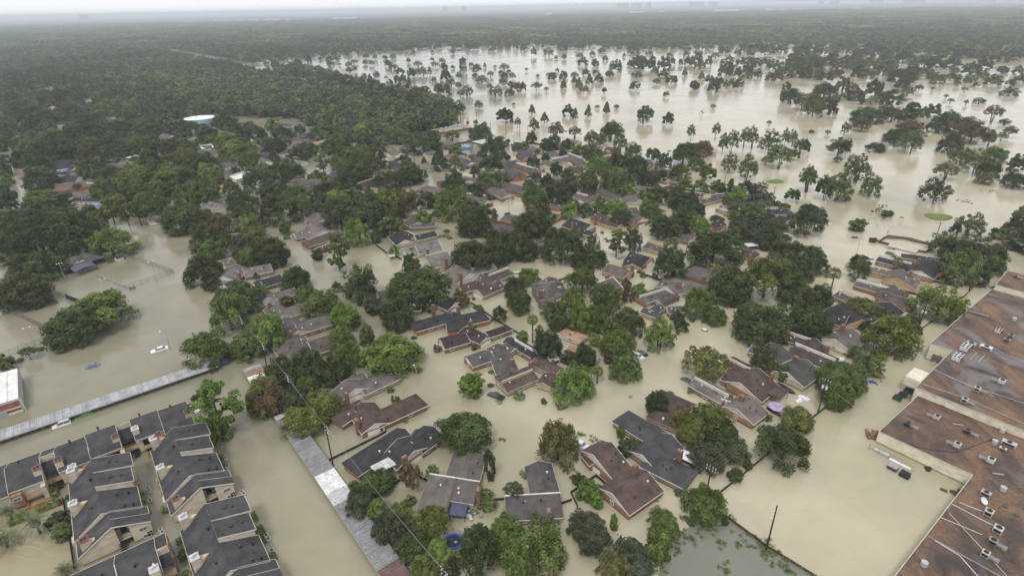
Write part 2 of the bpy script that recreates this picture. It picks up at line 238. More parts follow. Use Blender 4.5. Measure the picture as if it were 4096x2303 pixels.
# ------------------------------------------------------------------ surveyed positions, metres, camera foot at 0,0, flood level at z 0
HOUSES = [
('brown roofed L-shaped house with orange brick walls and square chimney','brn','ob','wh',1.7,[('g',-42.2,128.31,-36.26,119.19,-1,3.96,3.36),('j',-37.53,122.18,-28.55,129.18,-1,3.49,3.16),('h',-43.19,127.77,-45.91,124.26,1,2.78,2.87)],[(-41.07,119.27,4.46,-0.99)],[],1,-38.94,125.15),
('charcoal roofed house with cream gables and metal patio cover','dk','ob','cr',1.8,[('g',-25.68,111.78,-20.82,117.52,-1,3.91,3.44),('g',-29.32,112.28,-24.46,107.82,-1,5.4,4.07),('j',-28.07,117.02,-37.17,106.91,1,3.51,3.27)],[(-26.17,104.52,5.17,0.87)],[],1,-27.59,112.22),
('big grey brown roofed house behind the navy gazebo','gy','tb','cr',1.8,[('g',-11.07,109.24,-12.62,99.23,1,4.15,3.54),('s',-19.7,99.82,-13.65,98.4,-1,9.46,4.26),('s',-14.51,99.62,-8.22,98.16,-1,5.45,3.22)],[(-8.27,93.67,5.36,-1.72)],[],1,-13.3,100.75),
('dark roofed T-shaped house with five white skylights','gyd','tb','cr',1.8,[('g',5.39,104.61,6.72,94.39,1,3.32,3.19),('s',-2.47,93.69,9.69,94.33,-1,5.6,3.26)],[(6.83,88.32,4.36,-1.44)],[(-0.44,92.88,2.66),(1.99,92.93,2.66),(3.38,93.29,2.66),(4.75,93.34,2.66),(6.04,93.42,2.66)],1,4.83,96.75),
('long red brown roofed house with cream stepped gables','brn','ob','cr',1.8,[('g',21,93.2,30.11,99.87,-1,5.3,4.02),('g',18.34,104.32,23.54,108.1,-1,7.5,4.95),('g',20.28,110.05,22.17,105.9,-1,5.09,3.94)],[(27.17,99.13,6.05,0.63)],[],1,22.57,103.57),
('slate grey roofed house with white patio cover','gyb','br','cr',1.8,[('j',37.51,111.36,30.36,119.62,1,3.53,3.28),('g',30.19,105.35,38.99,112.2,-1,4.55,3.71),('h',34.46,103.76,37.52,101.13,-1,3.68,3.35)],[(39.09,105.15,4.81,2.28)],[],1,34.84,108.9),
('dull brown roofed house beside the round dark oak','brn2','pk','br',1.8,[('j',46.86,123.15,42.22,127.35,1,4.59,3.73),('h',38.52,121.89,41.57,119.51,-1,2.75,2.96)],[],[],1,42.29,122.97),
('grey roofed house with white edged orange brick garage','gy','ob','wh',1.6,[('g',-105.33,262.81,-95.6,270,-1,3.86,3.22),('g',-100.01,274.09,-90.79,262.45,-1,7.5,4.75)],[],[],1,-97.93,267.34),
('maroon roofed house with white sloping gable','brn','ob','cr',1.6,[('h',-93.69,254.73,-85.52,263.16,-1,4.24,3.38),('s',-89.58,244.74,-84.12,252.51,-1,2.71,2.31)],[],[],1,-88.23,253.79),
('grey house with white front under tree clump','gy','wh','wh',1.7,[('g',-132.02,243.43,-127.85,246.89,-1,3.61,3.22)],[],[],1,-129.94,245.16),
('grey roofed house with tan gable and tall chimney','gy','tb','tb',1.7,[('g',-126.15,229.93,-123.31,233.3,-1,4.96,3.78)],[(-123.56,224.73,4.88,0.87)],[],1,-124.73,231.62),
('grey hip roofed house with stone walls','gy','st','wh',1.7,[('g',-117.32,224.47,-117.11,212.35,1,5.55,4.03),('g',-112.47,220.32,-102.76,225.59,-1,4.68,3.67)],[(-110.52,212.59,5.13,-1.55)],[],1,-112.41,220.68),
('near black roofed house with small white gable','dkb','ob','wh',1.7,[('g',-110.46,210.41,-113.14,204.52,1,5.01,3.81),('g',-102.97,207.11,-94.63,214.59,-1,3.97,3.37)],[(-102.63,202.62,4.91,-2)],[],1,-105.3,209.16),
('pinkish grey roofed house with big white gable','gyp','wh','wh',1.8,[('g',-96.6,199.65,-91.7,193.34,-1,3.72,3.36),('g',-93.59,195.86,-84.98,202.17,-1,3.57,3.3)],[],[],1,-91.72,197.76),
('grey roofed house with tan wing and white porch','gy','tb','wh',1.7,[('g',-89.17,188.85,-81.41,180.06,-1,3.28,3.08),('g',-83.88,183.33,-75.42,189.11,-1,4.14,3.44)],[(-88.77,186.81,4.54,-0.85)],[],1,-82.47,185.34),
('grey roofed house with long orange brick wing','gyp','ob','cr',1.8,[('g',-80.45,177.83,-72.26,167.64,-1,4.18,3.56),('j',-74.63,172.15,-66.65,177.8,-1,4.8,3.81)],[(-73.53,165.01,4.91,-0.89)],[],1,-73.5,173.85),
('dusty grey hip roofed house near the power pole','gyp','br','wh',1.7,[('h',-72.42,161.21,-68.39,155.76,-1,5.48,4),('g',-72.61,161.77,-68.57,164.42,-1,4.31,3.51),('g',-66.09,159.52,-59.67,163.79,-1,5.08,3.83)],[],[],1,-67.96,161.08),
('grey brown roofed house with two white gables and brick chimney','gyp','tb','wh',1.8,[('g',-48.52,138.45,-44.71,133.63,-1,5.35,4.05),('j',-44.59,136.07,-38.33,141.57,-1,3.42,3.23),('g',-50.11,139.13,-44.63,143.52,1,2,2.64)],[(-46.23,129.93,5.15,-0.9)],[],1,-45.15,138.73),
('dark grey house with orange brick front by dark water','gyd','ob','wh',1.7,[('g',-50.13,273.51,-38.2,275.27,-1,2.45,2.73),('g',-51.66,281.89,-46.86,274.43,-1,4.29,3.5)],[],[],1,-46.72,276.27),
('charcoal house with white gables and tall red chimney','dkb','tb','wh',1.7,[('g',-54.95,260.89,-49.29,250.36,-1,4.47,3.58),('g',-45.96,256.8,-36.74,262.45,-1,3.34,3.1),('s',-51.03,265.03,-45.91,258.5,-1,3.71,2.66)],[(-50.55,259.01,4.68,-1.08)],[],1,-47.31,259),
('pale grey roofed house with cream gables','gyl','cr','wh',1.7,[('g',-43.44,242.18,-33.32,246.74,-1,5.87,4.17),('g',-48.6,240.49,-43.68,243.05,-1,2.97,2.95)],[(-36.53,233.37,5.27,0.42)],[],1,-42.26,243.12),
('tall single slope grey roofed house with dark red chimney','gy','cr','cr',2.2,[('s',-37.08,228.3,-28.19,232.8,-1,9.5,4.67)],[(-27.37,221.76,5.77,0.47)],[],1,-32.63,230.55),
('grey roofed house with white gable and courtyard','gy','cr','wh',1.7,[('g',-23.44,218.64,-16.61,209.37,-1,6.74,4.53),('g',-16.57,217.58,-7.8,222.14,-1,3.77,3.29),('g',-29.01,213.09,-22.73,215.51,-1,2.6,2.79)],[(-20.37,207.15,5.63,-0.94)],[],1,-19.36,216.06),
('brown roofed house with skylight and weathered wood walls','brn2','tb','cr',1.8,[('g',-13.32,196.59,-4.72,204.56,-1,3.73,3.37),('p',-9.23,209.85,-1.43,216.8,-1,3.86,2.8),('g',-12.47,208.95,-6.57,202.87,-1,5.29,4.02),('g',-20.4,199.73,-12.92,205.62,-1,3.25,3.16)],[(-13.45,201.26,5.12,0.75)],[(-8.03,198.98,2.56)],1,-10.13,205.62),
('narrow charcoal roofed house with tan front wall','gyd','tb','tb',1.7,[('g',-51.63,196.03,-43.92,200.11,-1,3.87,3.33)],[],[],1,-47.77,198.07),
('black roofed house with white edges and courtyard','blk','br','wh',1.8,[('g',-32.84,189.11,-25.25,195.08,-1,4.75,3.79),('g',-26.2,191.31,-20.64,186.17,-1,4.05,3.5),('g',-37.14,186.93,-33.4,187.31,-1,3.59,3.31)],[(-28.33,181.7,4.89,0.67)],[],1,-29.25,189.32),
('black roofed house with bright orange brick walls','dkb','or','wh',1.8,[('j',-21.54,178.88,-31.3,173.31,1,3.57,3.3),('i',-19.76,171.77,-21.53,180.3,1,3.06,3.09),('h',-18.12,175.56,-13.18,177.77,-1,4.17,3.55)],[(-19.23,180.4,4.65,-2.62)],[],1,-20.91,176.27),
('maroon black roofed house with white gables','brd','br','wh',1.8,[('g',-23.53,160.36,-15.5,164.35,-1,3.74,3.37),('g',-16.51,169.07,-8.81,161.81,-1,2.96,3.04),('j',-8.93,165.34,-2.74,169.41,-1,2.12,2.69)],[(-14.3,170.06,4.47,0.46)],[],1,-12.67,165.06),
('charcoal roofed house with white front gable','gyd','ob','wh',1.8,[('g',-14.14,149.37,-7.23,153.46,-1,3.42,3.23),('i',-2.45,145.82,-5.13,157.82,1,3.56,3.29),('g',-3.16,158.81,0.36,155.34,-1,2,2.64)],[(-0.55,146.34,4.39,0.53)],[],1,-5.29,153.44),
('black roofed house with long white parapet wall','dkb','ob','wh',1.9,[('p',0.49,160.11,7.3,152.41,-1,2.47,2.54),('g',-1.97,162.49,7.14,153.71,1,2,2.74)],[],[],1,3.24,157.18),
('maroon roofed house with tan stepped parapets','brn','tb','tb',1.9,[('p',-3.44,136.36,5.8,142.31,-1,3.25,2.74),('g',-4.66,138.11,5.07,144.67,1,2,2.74),('g',6.73,149.43,13.82,142.8,-1,2.51,2.96),('g',11.29,141.82,8.51,136.21,-1,2.49,2.95)],[(5.21,145.13,4.06,0.57)],[],1,5.39,141.46),
('dark grey roofed house with brick chimney facing open water','gyd','br','br',1.8,[('s',7.65,199.11,16.72,201.04,-1,8.09,3.9),('g',14.7,207.65,17.46,202.15,-1,3.42,3.24),('s',9.51,188.24,15.49,189.99,-1,2.42,2.43),('g',16.35,198.12,18.74,192.11,-1,3.16,3.13)],[(10.69,191.6,5,0.21)],[],1,14.58,197.3),
('navy roofed long house with white gables','dkb','ob','wh',1.7,[('g',29.74,274.34,39,263.25,-1,6.43,4.4),('g',33.46,262.43,39.91,257.02,-1,2.83,2.89)],[(29.76,263.06,5.5,-0.88)],[(30.67,278.73,2.29),(31.9,277.72,2.29)],1,35.53,264.26),
('tan walled house with orange trim and brown roof','brn2','ta','ta',1.8,[('g',45.34,275.57,53.72,266.92,-1,2.51,2.86),('g',43.98,282.04,49.96,275.92,-1,5.3,4.03)],[(42.62,275.24,5.13,-0.8)],[],1,48.25,275.11),
('small charcoal roofed house with bright white garage gable','gyd','ob','wh',1.6,[('g',60.12,277.51,65.56,270.88,1,7.5,4.75),('g',62.71,291.6,67.12,292.79,-1,3.51,3.08)],[],[],1,63.87,283.2),
('maroon roofed garage with white gable by street','brn','wh','wh',1.6,[('g',10.01,242.66,15.52,235.76,-1,4.03,3.29),('g',10.92,249.02,15.48,250.54,-1,3.36,3.01)],[],[],1,12.98,244.49),
('broad grey brown roofed house with tan gable','gyp','ob','ta',1.9,[('g',39.94,217.71,47.48,210.01,-1,4.37,3.74)],[],[],1,43.71,213.86),
('grey roofed house with white edge behind broad elm','gyp','ob','wh',1.8,[('s',31.65,199.61,40.21,206.16,-1,5.55,3.24),('s',39.98,206.4,42.25,196.32,-1,5.13,3.13)],[(37.44,204.58,4.34,0.65)],[],1,38.52,202.12),
('dark roofed house with tan gable and brick chimney','dkb','br','ta',1.8,[('g',51.34,230.02,58.85,223.52,-1,4.69,3.77),('g',53.16,227.14,49.95,217.43,-1,4.39,3.64)],[(48.99,212.45,4.87,-0.71)],[],1,53.32,224.53),
('narrow tan walled flat wing by the street','gyd','ta','ta',1.8,[('p',61.69,242.7,67.63,237.04,-1,3.98,2.83)],[],[],1,64.66,239.87),
('large grey hip roofed house with pale chimney','gy','cr','wh',1.9,[('h',63.87,200.71,70.53,196.19,-1,6.17,4.49),('g',58.15,194.17,63.12,198.18,1,5.97,4.41)],[(63.13,195.08,5.59,-0.6)],[],1,63.92,197.31),
('grey roofed house with cream zigzag parapet','gyd','ob','cr',1.8,[('p',46.98,188.54,59.09,195.14,-1,3.42,2.69),('g',53.12,186.48,61.75,192.31,1,2,2.64),('g',54.78,180.07,61.13,180.85,-1,2.54,2.87)],[],[],1,56.14,187.23),
('slate blue roofed house with cream rear gable','gyb','ta','cr',1.8,[('g',46.61,180.84,52.16,175.29,-1,2,2.64),('g',49.44,179.16,53.84,183.18,-1,2,2.64)],[],[],1,50.51,179.62),
('tan hip roofed house with white parapet','tan','cr','wh',1.9,[('h',18.3,165.88,21.66,163.04,-1,2.41,2.91),('g',17.59,156.18,26.08,149.44,-1,2,2.74)],[(14.5,156.32,4.01,-0.7)],[],1,20.91,158.64),
('big brown roofed house with orange trimmed cream gable','brn','ob','cr',1.9,[('g',62.97,131.84,71.08,138.71,-1,6.96,4.82),('g',62.86,140.48,67.04,135.99,-1,4.26,3.69),('p',64.61,146.44,69.14,139.67,-1,4.32,3.02),('f',69.96,129.43,74.23,133.03,-1,3.58,2.9)],[(72.83,134.27,5.92,0.7)],[],1,67.74,136.95),
('grey roofed strip house with cream parapet','gy','ob','cr',1.8,[('p',52.08,137.08,58.72,128.05,-1,2.97,2.57),('g',58.52,121.56,64.53,126.27,-1,5.2,3.98),('g',52.74,137.99,58.24,131.13,1,2,2.64),('s',56.72,128,60.99,125.11,1,2,2.32)],[(61.22,125.4,5.08,-0.94)],[],1,57.82,129.4),
('black roofed house with cream gable behind dark tree','gyd','ob','cr',1.8,[('g',75.35,154.27,77.82,151.73,-1,3.04,3.08),('g',81.81,155.2,83.52,145.3,-1,3.38,3.22)],[],[],1,79.62,151.63),
('long brown roofed wing with white parapet by broad oak','brn2','ob','cr',1.8,[('p',87.78,163.34,94.59,156.11,-1,3.36,2.67),('s',89.32,165.71,95.95,158.34,-1,2,2.32)],[],[],1,91.91,160.88),
('brown roofed house with long white parapet edge','brn2','ob','wh',1.8,[('p',88.63,153.75,96.2,143.99,-1,4.57,2.99),('g',96.22,156.3,89.99,151.41,1,4.63,3.75)],[(96.31,149.56,4.85,-0.91),(84.29,144.04,4.85,-0.91)],[],1,92.76,151.36),
('charcoal roofed house with white gable by the covered boats','gyd','tb','cr',1.8,[('g',78.86,137.43,87.56,143.83,-1,5.43,4.08)],[],[],1,83.21,140.63),
('dark roofed house with tan gable beside yellow green tree','dkb','ta','ta',1.8,[('g',108.65,174.85,114.02,169.85,-1,4.98,3.89),('g',116.56,179.41,117,167.15,-1,5.07,3.93),('g',117.27,167.78,123.84,172.15,-1,2,2.64)],[],[],1,116.22,171.86),
('pale grey shed roofed house with cream wall','gy','cr','cr',2,[('g',101.42,154.46,110.12,161.15,-1,5.46,4.29),('s',102.65,163.09,105.81,159.24,-1,3.94,3.02)],[(106.93,160.94,5.39,0.66),(95.59,148.48,5.39,0.66)],[],1,105,159.49),
('navy black roofed house with cream garden roof','dkb','ob','wh',1.9,[('h',168.27,223.09,175.63,218.8,-1,2.72,3.04),('p',154.57,221.79,162.69,212.93,-1,3.39,2.78),('g',160.55,204.35,173.05,215.39,-1,5.04,4.01),('f',163.05,214.73,165.87,210.33,-1,7.5,2.9)],[(165.39,213.22,5.11,-0.53)],[],1,165.46,215.18),
('grey roofed house with orange wood gable wall','gy','ta','ta',1.9,[('g',146,196.42,153.27,204.46,-1,7.03,4.85),('s',144.97,212.07,152.53,206.38,-1,3.66,2.85)],[(153.64,200.07,5.95,0.84)],[],1,149.19,204.83),
('dark roofed strip house with white parapet and brick wall','gyd','ob','cr',1.8,[('p',133.42,199.46,140.98,190.69,-1,3.57,2.73),('s',132.79,199.24,140.63,190.75,1,5.81,3.31)],[],[],1,136.95,195.03),
('brown roofed brick house facing fenced yard','gyd','ob','ob',1.8,[('s',136.39,189.52,144.59,180.71,-1,4.66,3.01),('g',143.04,192.48,137.63,186.83,1,5.4,4.07)],[(142.71,184.87,5.17,-0.82)],[],1,140.42,187.38),
('small dark roofed garage under olive tree','gyd','ob','cr',1.8,[('p',121.27,190.39,124.54,184.05,-1,3.34,2.67)],[],[],1,122.9,187.22),
('dark roofed house with cream edge by the power poles','dkb','cr','cr',1.8,[('g',133.72,179.14,128.66,175.27,1,5.06,3.92)],[],[],1,131.19,177.21),
('brown roofed house with tan fin wall under big oaks','brn2','ta','ta',1.8,[('g',105.08,231.73,98.42,224.33,1,3.8,3.4)],[(100.53,222.64,4.5,-2.3)],[],1,101.75,228.03),
('grey hip roofed house behind the orange timber frame','gyp','ob','ob',1.8,[('h',77.24,210.18,82.2,205.94,-1,5.77,4.22)],[(73.98,200.09,5.32,-0.71)],[],1,79.72,208.06),
('dark roofed house with orange brick gable by bare yucca','dkb','or','or',1.7,[('g',104.83,269.08,97.36,263.91,1,2.89,2.91)],[],[],1,101.09,266.49),
('dark roofed house tucked behind palms','gyd','br','br',1.7,[('g',78.75,252.39,83.45,248.52,-1,3.94,3.35)],[],[],1,81.1,250.45),
('navy hip roofed house at edge of open floodwater','dkb','pk','cr',1.8,[('h',131.8,284.06,142.49,283.67,-1,3.57,3.3),('g',134.17,272.9,137.58,267.81,-1,5.08,3.93)],[(139.66,274.46,5.03,-0.04)],[],1,136.51,277.11),
('pink gabled garage with white door','gyd','pk','wh',1.7,[('g',111.42,287.03,115.29,288.98,1,6.13,4.27)],[],[],1,113.35,288),
('brown roofed house with cream parapets near golf course','brn2','ta','cr',1.8,[('g',103.58,302.8,114.53,308.51,-1,2.93,3.03),('s',112.49,311.33,121.27,314.08,-1,5.46,3.22),('s',99.81,320.16,110.07,316.01,-1,4.12,2.87)],[(114.27,314.28,4.32,0.48)],[],1,110.29,312.15),
('orange tan house with brown roof and wing walls','brn2','ta','ta',1.8,[('g',85.01,325.67,96.1,333.1,-1,3.13,3.11),('s',96.58,339.04,103.56,337.57,-1,4.74,3.03)],[],[],1,95.31,333.84),
('charcoal roofed house behind tan fin walls','dkb','ob','cr',1.7,[('g',93,355.03,97.2,345.57,-1,2.7,2.83)],[],[],1,95.1,350.3),
('dark tan roofed house half hidden behind oak','gyd','ta','ta',1.7,[('s',77.01,295.22,81.83,288.29,-1,3.33,2.56),('g',62.64,291.03,66.94,285.02,-1,2,2.54)],[],[],1,72.1,289.89),
('pale grey roofed grey green house left of the blue playground roof','gyl','gn','gn',2.2,[('g',-58.2,395.8,-50.8,388.6,-1,4.3,4)],[(-61.34,386.28,5.1,-0.77)],[],0,-54.48,392.23),
('charcoal roofed brown brick house in front of the blue playground roof','dkb','br','wh',2.2,[('g',-43.9,391.4,-38.6,389,-1,4.5,4.1)],[],[],0,-41.24,390.17),
('slate grey roofed brown brick house in front of the blue playground roof','gyb','br','wh',2.2,[('g',-34.6,408.5,-25.8,394.9,-1,5.6,4.5)],[],[],0,-30.21,401.73),
('slate grey roofed tan house in front of the blue playground roof','gyb','ta','ta',2.2,[('g',-22.2,423.1,-16.3,408.9,-1,4.8,4.2),('g',-30.4,415.8,-25.8,423.7,-1,3.1,3.5)],[(-25.8,413.05,5.3,-1.18)],[],0,-23.68,417.85),
('slate grey roofed brick house right of the flat roofed hall','gyb','ob','bl',2.2,[('g',6.1,425.5,17,425.4,-1,5.9,4.7),('g',8.9,423.4,12.9,409.3,-1,4.6,4.1)],[],[],0,11.24,420.9),
('brownish grey roofed cream house in front of the tiny western islet','gyp','cr','cr',2.2,[('g',22,415.9,33.9,423.2,-1,5,4.3)],[(24.71,419.15,5.42,0.55)],[],0,27.97,419.55),
('brownish grey roofed cream house right of the flat roofed hall','gyp','cr','wh',2.2,[('p',29.4,399.6,41.8,407.7,-1,5.5,3.6),('p',42.3,416.9,50.5,400.2,-1,5.7,3.7)],[],[],0,40.99,406.09),
('dark grey roofed tan house in front of the tiny western islet','gyd','ta','wh',2.2,[('g',40.7,390.8,50.4,397.1,-1,5,4.3)],[],[],0,45.56,393.95),
('dark grey roofed brown brick house right of the flat roofed hall','gyd','br','wh',2.2,[('p',4.6,391.4,18.6,372.7,-1,4.6,3.4),('g',12.4,374,17.5,373.6,-1,5.1,4.3)],[],[],0,13.26,377.96),
('slate grey roofed brick house right of the blue playground roof','gyb','ob','ob',2.2,[('g',-1.4,376.2,7.4,360.1,-1,5.5,4.5),('g',-7.5,373.7,-2,366.6,-1,3.5,3.7)],[(-3.54,361.47,5.62,-1.07)],[],0,-0.87,369.15),
('brownish grey roofed brown brick house in front of the blue playground roof','gyp','br','cr',2.2,[('g',-24.4,345.5,-18.6,353.1,1,7.5,5.3),('g',-26.3,352,-19.1,344.5,-1,4,3.9),('p',-30,362.7,-23.6,358.1,-1,3,3)],[],[],0,-23.68,352.65),
('brownish grey roofed brown brick house in front of the flat roofed hall','gyp','br','br',2.2,[('h',-49.1,336.6,-42.9,332.5,-1,5.6,4.6)],[(-48.43,323.71,5.66,-0.59)],[],0,-45.99,334.53),
('brownish grey roofed brown brick house behind the maroon roofed garage with white gable by street','gyp','br','cr',2.2,[('g',-10.8,333.6,-0.8,317.9,-1,4.5,4.1)],[(-13.34,322.84,5.19,-1)],[],1,-5.82,325.76),
('dark grey roofed brick house right of the brownish grey brown brick house','gyd','ob','wh',2.2,[('g',-1,336,8.2,326.3,-1,3.7,3.7),('g',-3.1,345.9,7.3,333.7,-1,3.6,3.7)],[],[],0,2.85,335.46),
('brownish grey roofed brick house left of the brownish grey brown brick house','gyp','ob','wh',2.2,[('g',-21.4,316.6,-12.2,306.2,-1,4.6,4.1),('p',-25.4,324.5,-14.1,318.6,-1,2.5,2.9)],[],[],1,-18.25,316.5),
('brownish grey roofed brown brick house behind the navy roofed long house with white gables','gyp','br','wh',2.2,[('g',49.1,313.3,38.8,305,1,4.1,3.9),('p',37.5,319.3,43.7,312.9,-1,4.6,3.4)],[(49.03,309.66,5.04,-2.46)],[],1,42.27,312.62),
('dark grey roofed brown brick house behind the navy roofed long house with white gables','gyd','br','br',2.2,[('g',55.2,324.2,60.5,308.5,-1,4.1,3.9),('g',48.5,327.1,53.9,328.5,-1,2.3,3.2)],[],[],1,54.55,322.06),
('dark grey roofed brick house left of the navy roofed long house with white gables','gyd','ob','ta',2.2,[('g',20.9,302.3,29.1,298.7,-1,2.3,3.2),('g',12.3,291.5,25.8,282.1,-1,2.9,3.4)],[],[],1,22.02,293.65),
('dark grey roofed tan house left of the dark grey brick house','gyd','ta','ta',2.2,[('h',-0.2,282.1,5.5,279.7,-1,4.2,4)],[],[],1,2.65,280.92),
('dark grey roofed dark red house left of the dark grey tan house','gyd','dr','dr',2.2,[('p',-5.1,269,3,261.7,-1,7.9,4.3),('p',-10.5,276.4,-5.1,271.5,-1,3.7,3.1)],[(1.74,266.4,5.36,-0.74)],[],1,-4.4,269.63),
('charcoal roofed tan house right of the charcoal house with white gables and tall red chimney','dkb','ta','cr',2.2,[('g',-40.8,290.9,-32.2,285.4,-1,3.8,3.8)],[],[],1,-36.51,288.17),
('brown roofed white house behind the charcoal tan house','brn2','wh','wh',2.2,[('g',-55.2,324.1,-45.9,318.3,-1,3.3,3.6),('g',-61.8,329.9,-54,325.9,-1,2,3)],[(-48.59,319.14,4.7,-0.56)],[],1,-54.25,324.57),
('slate grey roofed cream house right of the brownish grey brown brick house','gyb','cr','cr',2.2,[('g',9.9,349.3,19.1,350.6,-1,2,3)],[],[],0,14.51,349.96),
('dark grey roofed barn red house behind the dark grey brown brick house','gyd','rd','rd',2.2,[('g',58.8,369.3,64.2,365.6,-1,2.3,3.2)],[],[],0,61.51,367.45),
('brownish grey roofed brown brick house behind the dark grey brick house','gyp','br','br',2.2,[('g',27.9,358.7,33.7,349,-1,3,3.5)],[],[],0,30.78,353.88),
('dark grey roofed brown brick house right of the blue playground roof','gyd','br','br',2.2,[('g',-25.6,421.5,-16.8,404.6,-1,4.3,4)],[],[],0,-21.22,413.01),
('brown roofed brick house right of the brown white house','brn2','ob','ob',2.2,[('g',-44.9,349.9,-41.2,351.6,-1,3,3.4)],[],[],0,-43.04,350.76),
('pale grey roofed cream house right of the orange buoy','gyl','cr','cr',2.2,[('g',-177.4,437.6,-164.2,428,-1,2.7,3.3)],[],[],0,-170.78,432.8),
('pale grey roofed white house right of the orange buoy','gyl','wh','wh',2.2,[('g',-158.4,415,-146.3,408.8,-1,4.4,4)],[],[],0,-152.33,411.91),
('dark grey roofed brown brick house behind the orange buoy','gyd','br','br',2.2,[('g',-198.2,453.7,-196.1,466.1,-1,3.1,3.5),('g',-186.2,431.1,-186.8,448.6,-1,2,3)],[],[],0,-191.83,449.9),
('brownish grey roofed white house behind the orange buoy','gyp','wh','wh',2.2,[('g',-204.1,402.8,-200.2,410.1,-1,5.5,4.5),('g',-193.9,383.9,-192.7,400.3,-1,2,3)],[],[],0,-197.74,399.25),
('white roofed cream house right of the orange buoy','wh','cr','wh',2.2,[('p',-182.6,370.9,-175.7,383.6,-1,5.5,3.6)],[],[],0,-179.16,377.24),
('dark grey roofed brown brick house right of the orange buoy','gyd','br','br',2.2,[('g',-131.9,353.7,-118,354.7,-1,7.3,5.3),('g',-139.5,360.7,-134.6,364.5,-1,3.1,3.5)],[(-121.86,344.98,6.39,0.07)],[],0,-131.01,358.37),
('charcoal roofed tan house left of the brown white house','dkb','ta','ta',2.2,[('g',-90.9,352,-79.7,345.3,-1,2.5,3.2),('p',-93.8,348.4,-85.9,359.8,-1,3.9,3.2)],[],[],0,-87.59,351.37),
('slate grey roofed tan house left of the brown white house','gyb','ta','cr',2.2,[('g',-95.2,337.6,-88.2,333.4,-1,3.4,3.6)],[],[],0,-91.73,335.47),
('slate grey roofed brick house left of the brown white house','gyb','ob','ob',2.2,[('g',-118,377.7,-110.9,368.4,-1,3.6,3.7)],[],[],0,-114.42,373.03),
('brownish grey roofed brown brick house in front of the orange buoy','gyp','br','br',2.2,[('h',-166.8,325.3,-162.9,323.4,-1,2.4,3.2)],[],[],1,-164.88,324.32),
('pale grey roofed white house in front of the orange buoy','gyl','wh','wh',2.2,[('g',-170.4,315.9,-160.9,308.9,-1,3.9,3.9),('g',-172.6,309,-163.8,306.9,-1,4.4,4.1)],[],[],1,-166.92,310.18),
('slate grey roofed white house right of the pale grey white house','gyb','wh','wh',2.2,[('g',-134.2,291.1,-125.2,285.7,-1,2.5,3.3)],[],[],1,-129.68,288.39),
('brown roofed brick house left of the slate grey white house','brn2','ob','ob',2.2,[('g',-141.9,277.4,-138.4,275.9,-1,2.5,3.2)],[],[],1,-140.11,276.62),
('dark grey roofed brown brick house right of the blue water tank','gyd','br','br',2.2,[('g',-181.7,501.5,-174.1,516,-1,3.7,3.8),('g',-175,490.1,-161.7,492.4,-1,3.6,3.7)],[],[],0,-173.13,499.97),
('tan roofed brick house right of the orange buoy','tan','ob','ob',2.2,[('g',-159.7,473.5,-153.7,479.8,-1,4.3,4)],[],[],0,-156.66,476.63),
('brownish grey roofed brown brick house right of the blue water tank','gyp','br','cr',2.2,[('g',-264,533.4,-246.2,519.5,-1,5.5,4.5),('g',-244.5,517.2,-229.2,502.4,-1,3.8,3.8)],[],[],0,-245.98,518.11),
('dark grey roofed cream house right of the blue water tank','gyd','cr','wh',2.2,[('g',-229.4,502.4,-206.9,475.8,-1,2,3)],[],[],0,-218.16,489.09),
('dark grey roofed cream house behind the orange buoy','gyd','cr','wh',2.2,[('g',-236.2,593.6,-230.8,603.2,-1,4.7,4.2),('g',-219.3,570.2,-203.1,557,-1,3.6,3.7)],[],[],0,-222.38,581),
('pale grey roofed tan house left of the corner shop','gyl','ta','wh',2.2,[('f',-130.3,458.2,-130.1,471.1,-1,7.5,3.2)],[],[],0,-130.2,464.66),
('slate grey roofed brown brick house behind the brown white house','gyb','br','br',2.2,[('g',-85.7,403.8,-79.9,405.9,-1,3.6,3.7)],[],[],0,-82.79,404.81),
('white roofed cream house in front of the blue water tank','wh','cr','wh',2.2,[('p',-249,468.3,-241.8,474.2,-1,4.5,3.4)],[],[],0,-245.4,471.23),
('dark grey roofed cream house in front of the blue water tank','gyd','cr','cr',2.2,[('g',-237.5,447.2,-223.4,440.1,-1,3.6,3.7)],[],[],0,-230.44,443.66),
('tan roofed tan house in front of the blue water tank','tan','ta','ta',2.2,[('g',-292.4,569.9,-271.2,545.5,-1,4.2,4)],[],[],0,-281.82,557.68),
('charcoal roofed brown brick house behind the tennis pavilion','dkb','br','cr',2.2,[('h',-334.9,424.2,-325.2,426.1,-1,5.8,4.6),('g',-320.1,410.7,-303.1,399.4,-1,6.9,5.1)],[],[],0,-320.86,415.11),
('slate grey roofed white house behind the tennis pavilion','gyb','wh','wh',2.2,[('p',-315.8,393.1,-304.7,401.7,-1,4.2,3.3)],[],[],0,-310.26,397.4),
('charcoal roofed white house behind the tennis pavilion','dk','wh','wh',2.2,[('g',-298.4,375.1,-284.8,376.3,-1,6,4.7)],[],[],0,-291.59,375.69),
('brownish grey roofed orange house behind the tennis pavilion','gyp','or','or',2.2,[('p',-284,352.9,-272.5,364.1,-1,6,3.8)],[],[],0,-278.24,358.51),
('brownish grey roofed brick house behind the tennis pavilion','gyp','ob','cr',2.2,[('g',-263.1,343.3,-250.7,333.4,-1,4.1,3.9)],[],[],0,-256.89,338.4),
('charcoal roofed white house behind the white shed','dkb','wh','wh',2.2,[('g',-256.1,330.3,-238.8,327.4,-1,2.8,3.4),('g',-234.8,308,-224.2,307.3,-1,2.7,3.3)],[],[],1,-238.46,318.27),
('brownish grey roofed cream house behind the charcoal white house','gyp','cr','cr',2.2,[('g',-292,415.1,-270.3,408.2,-1,4.5,4.1)],[],[],0,-281.17,411.61),
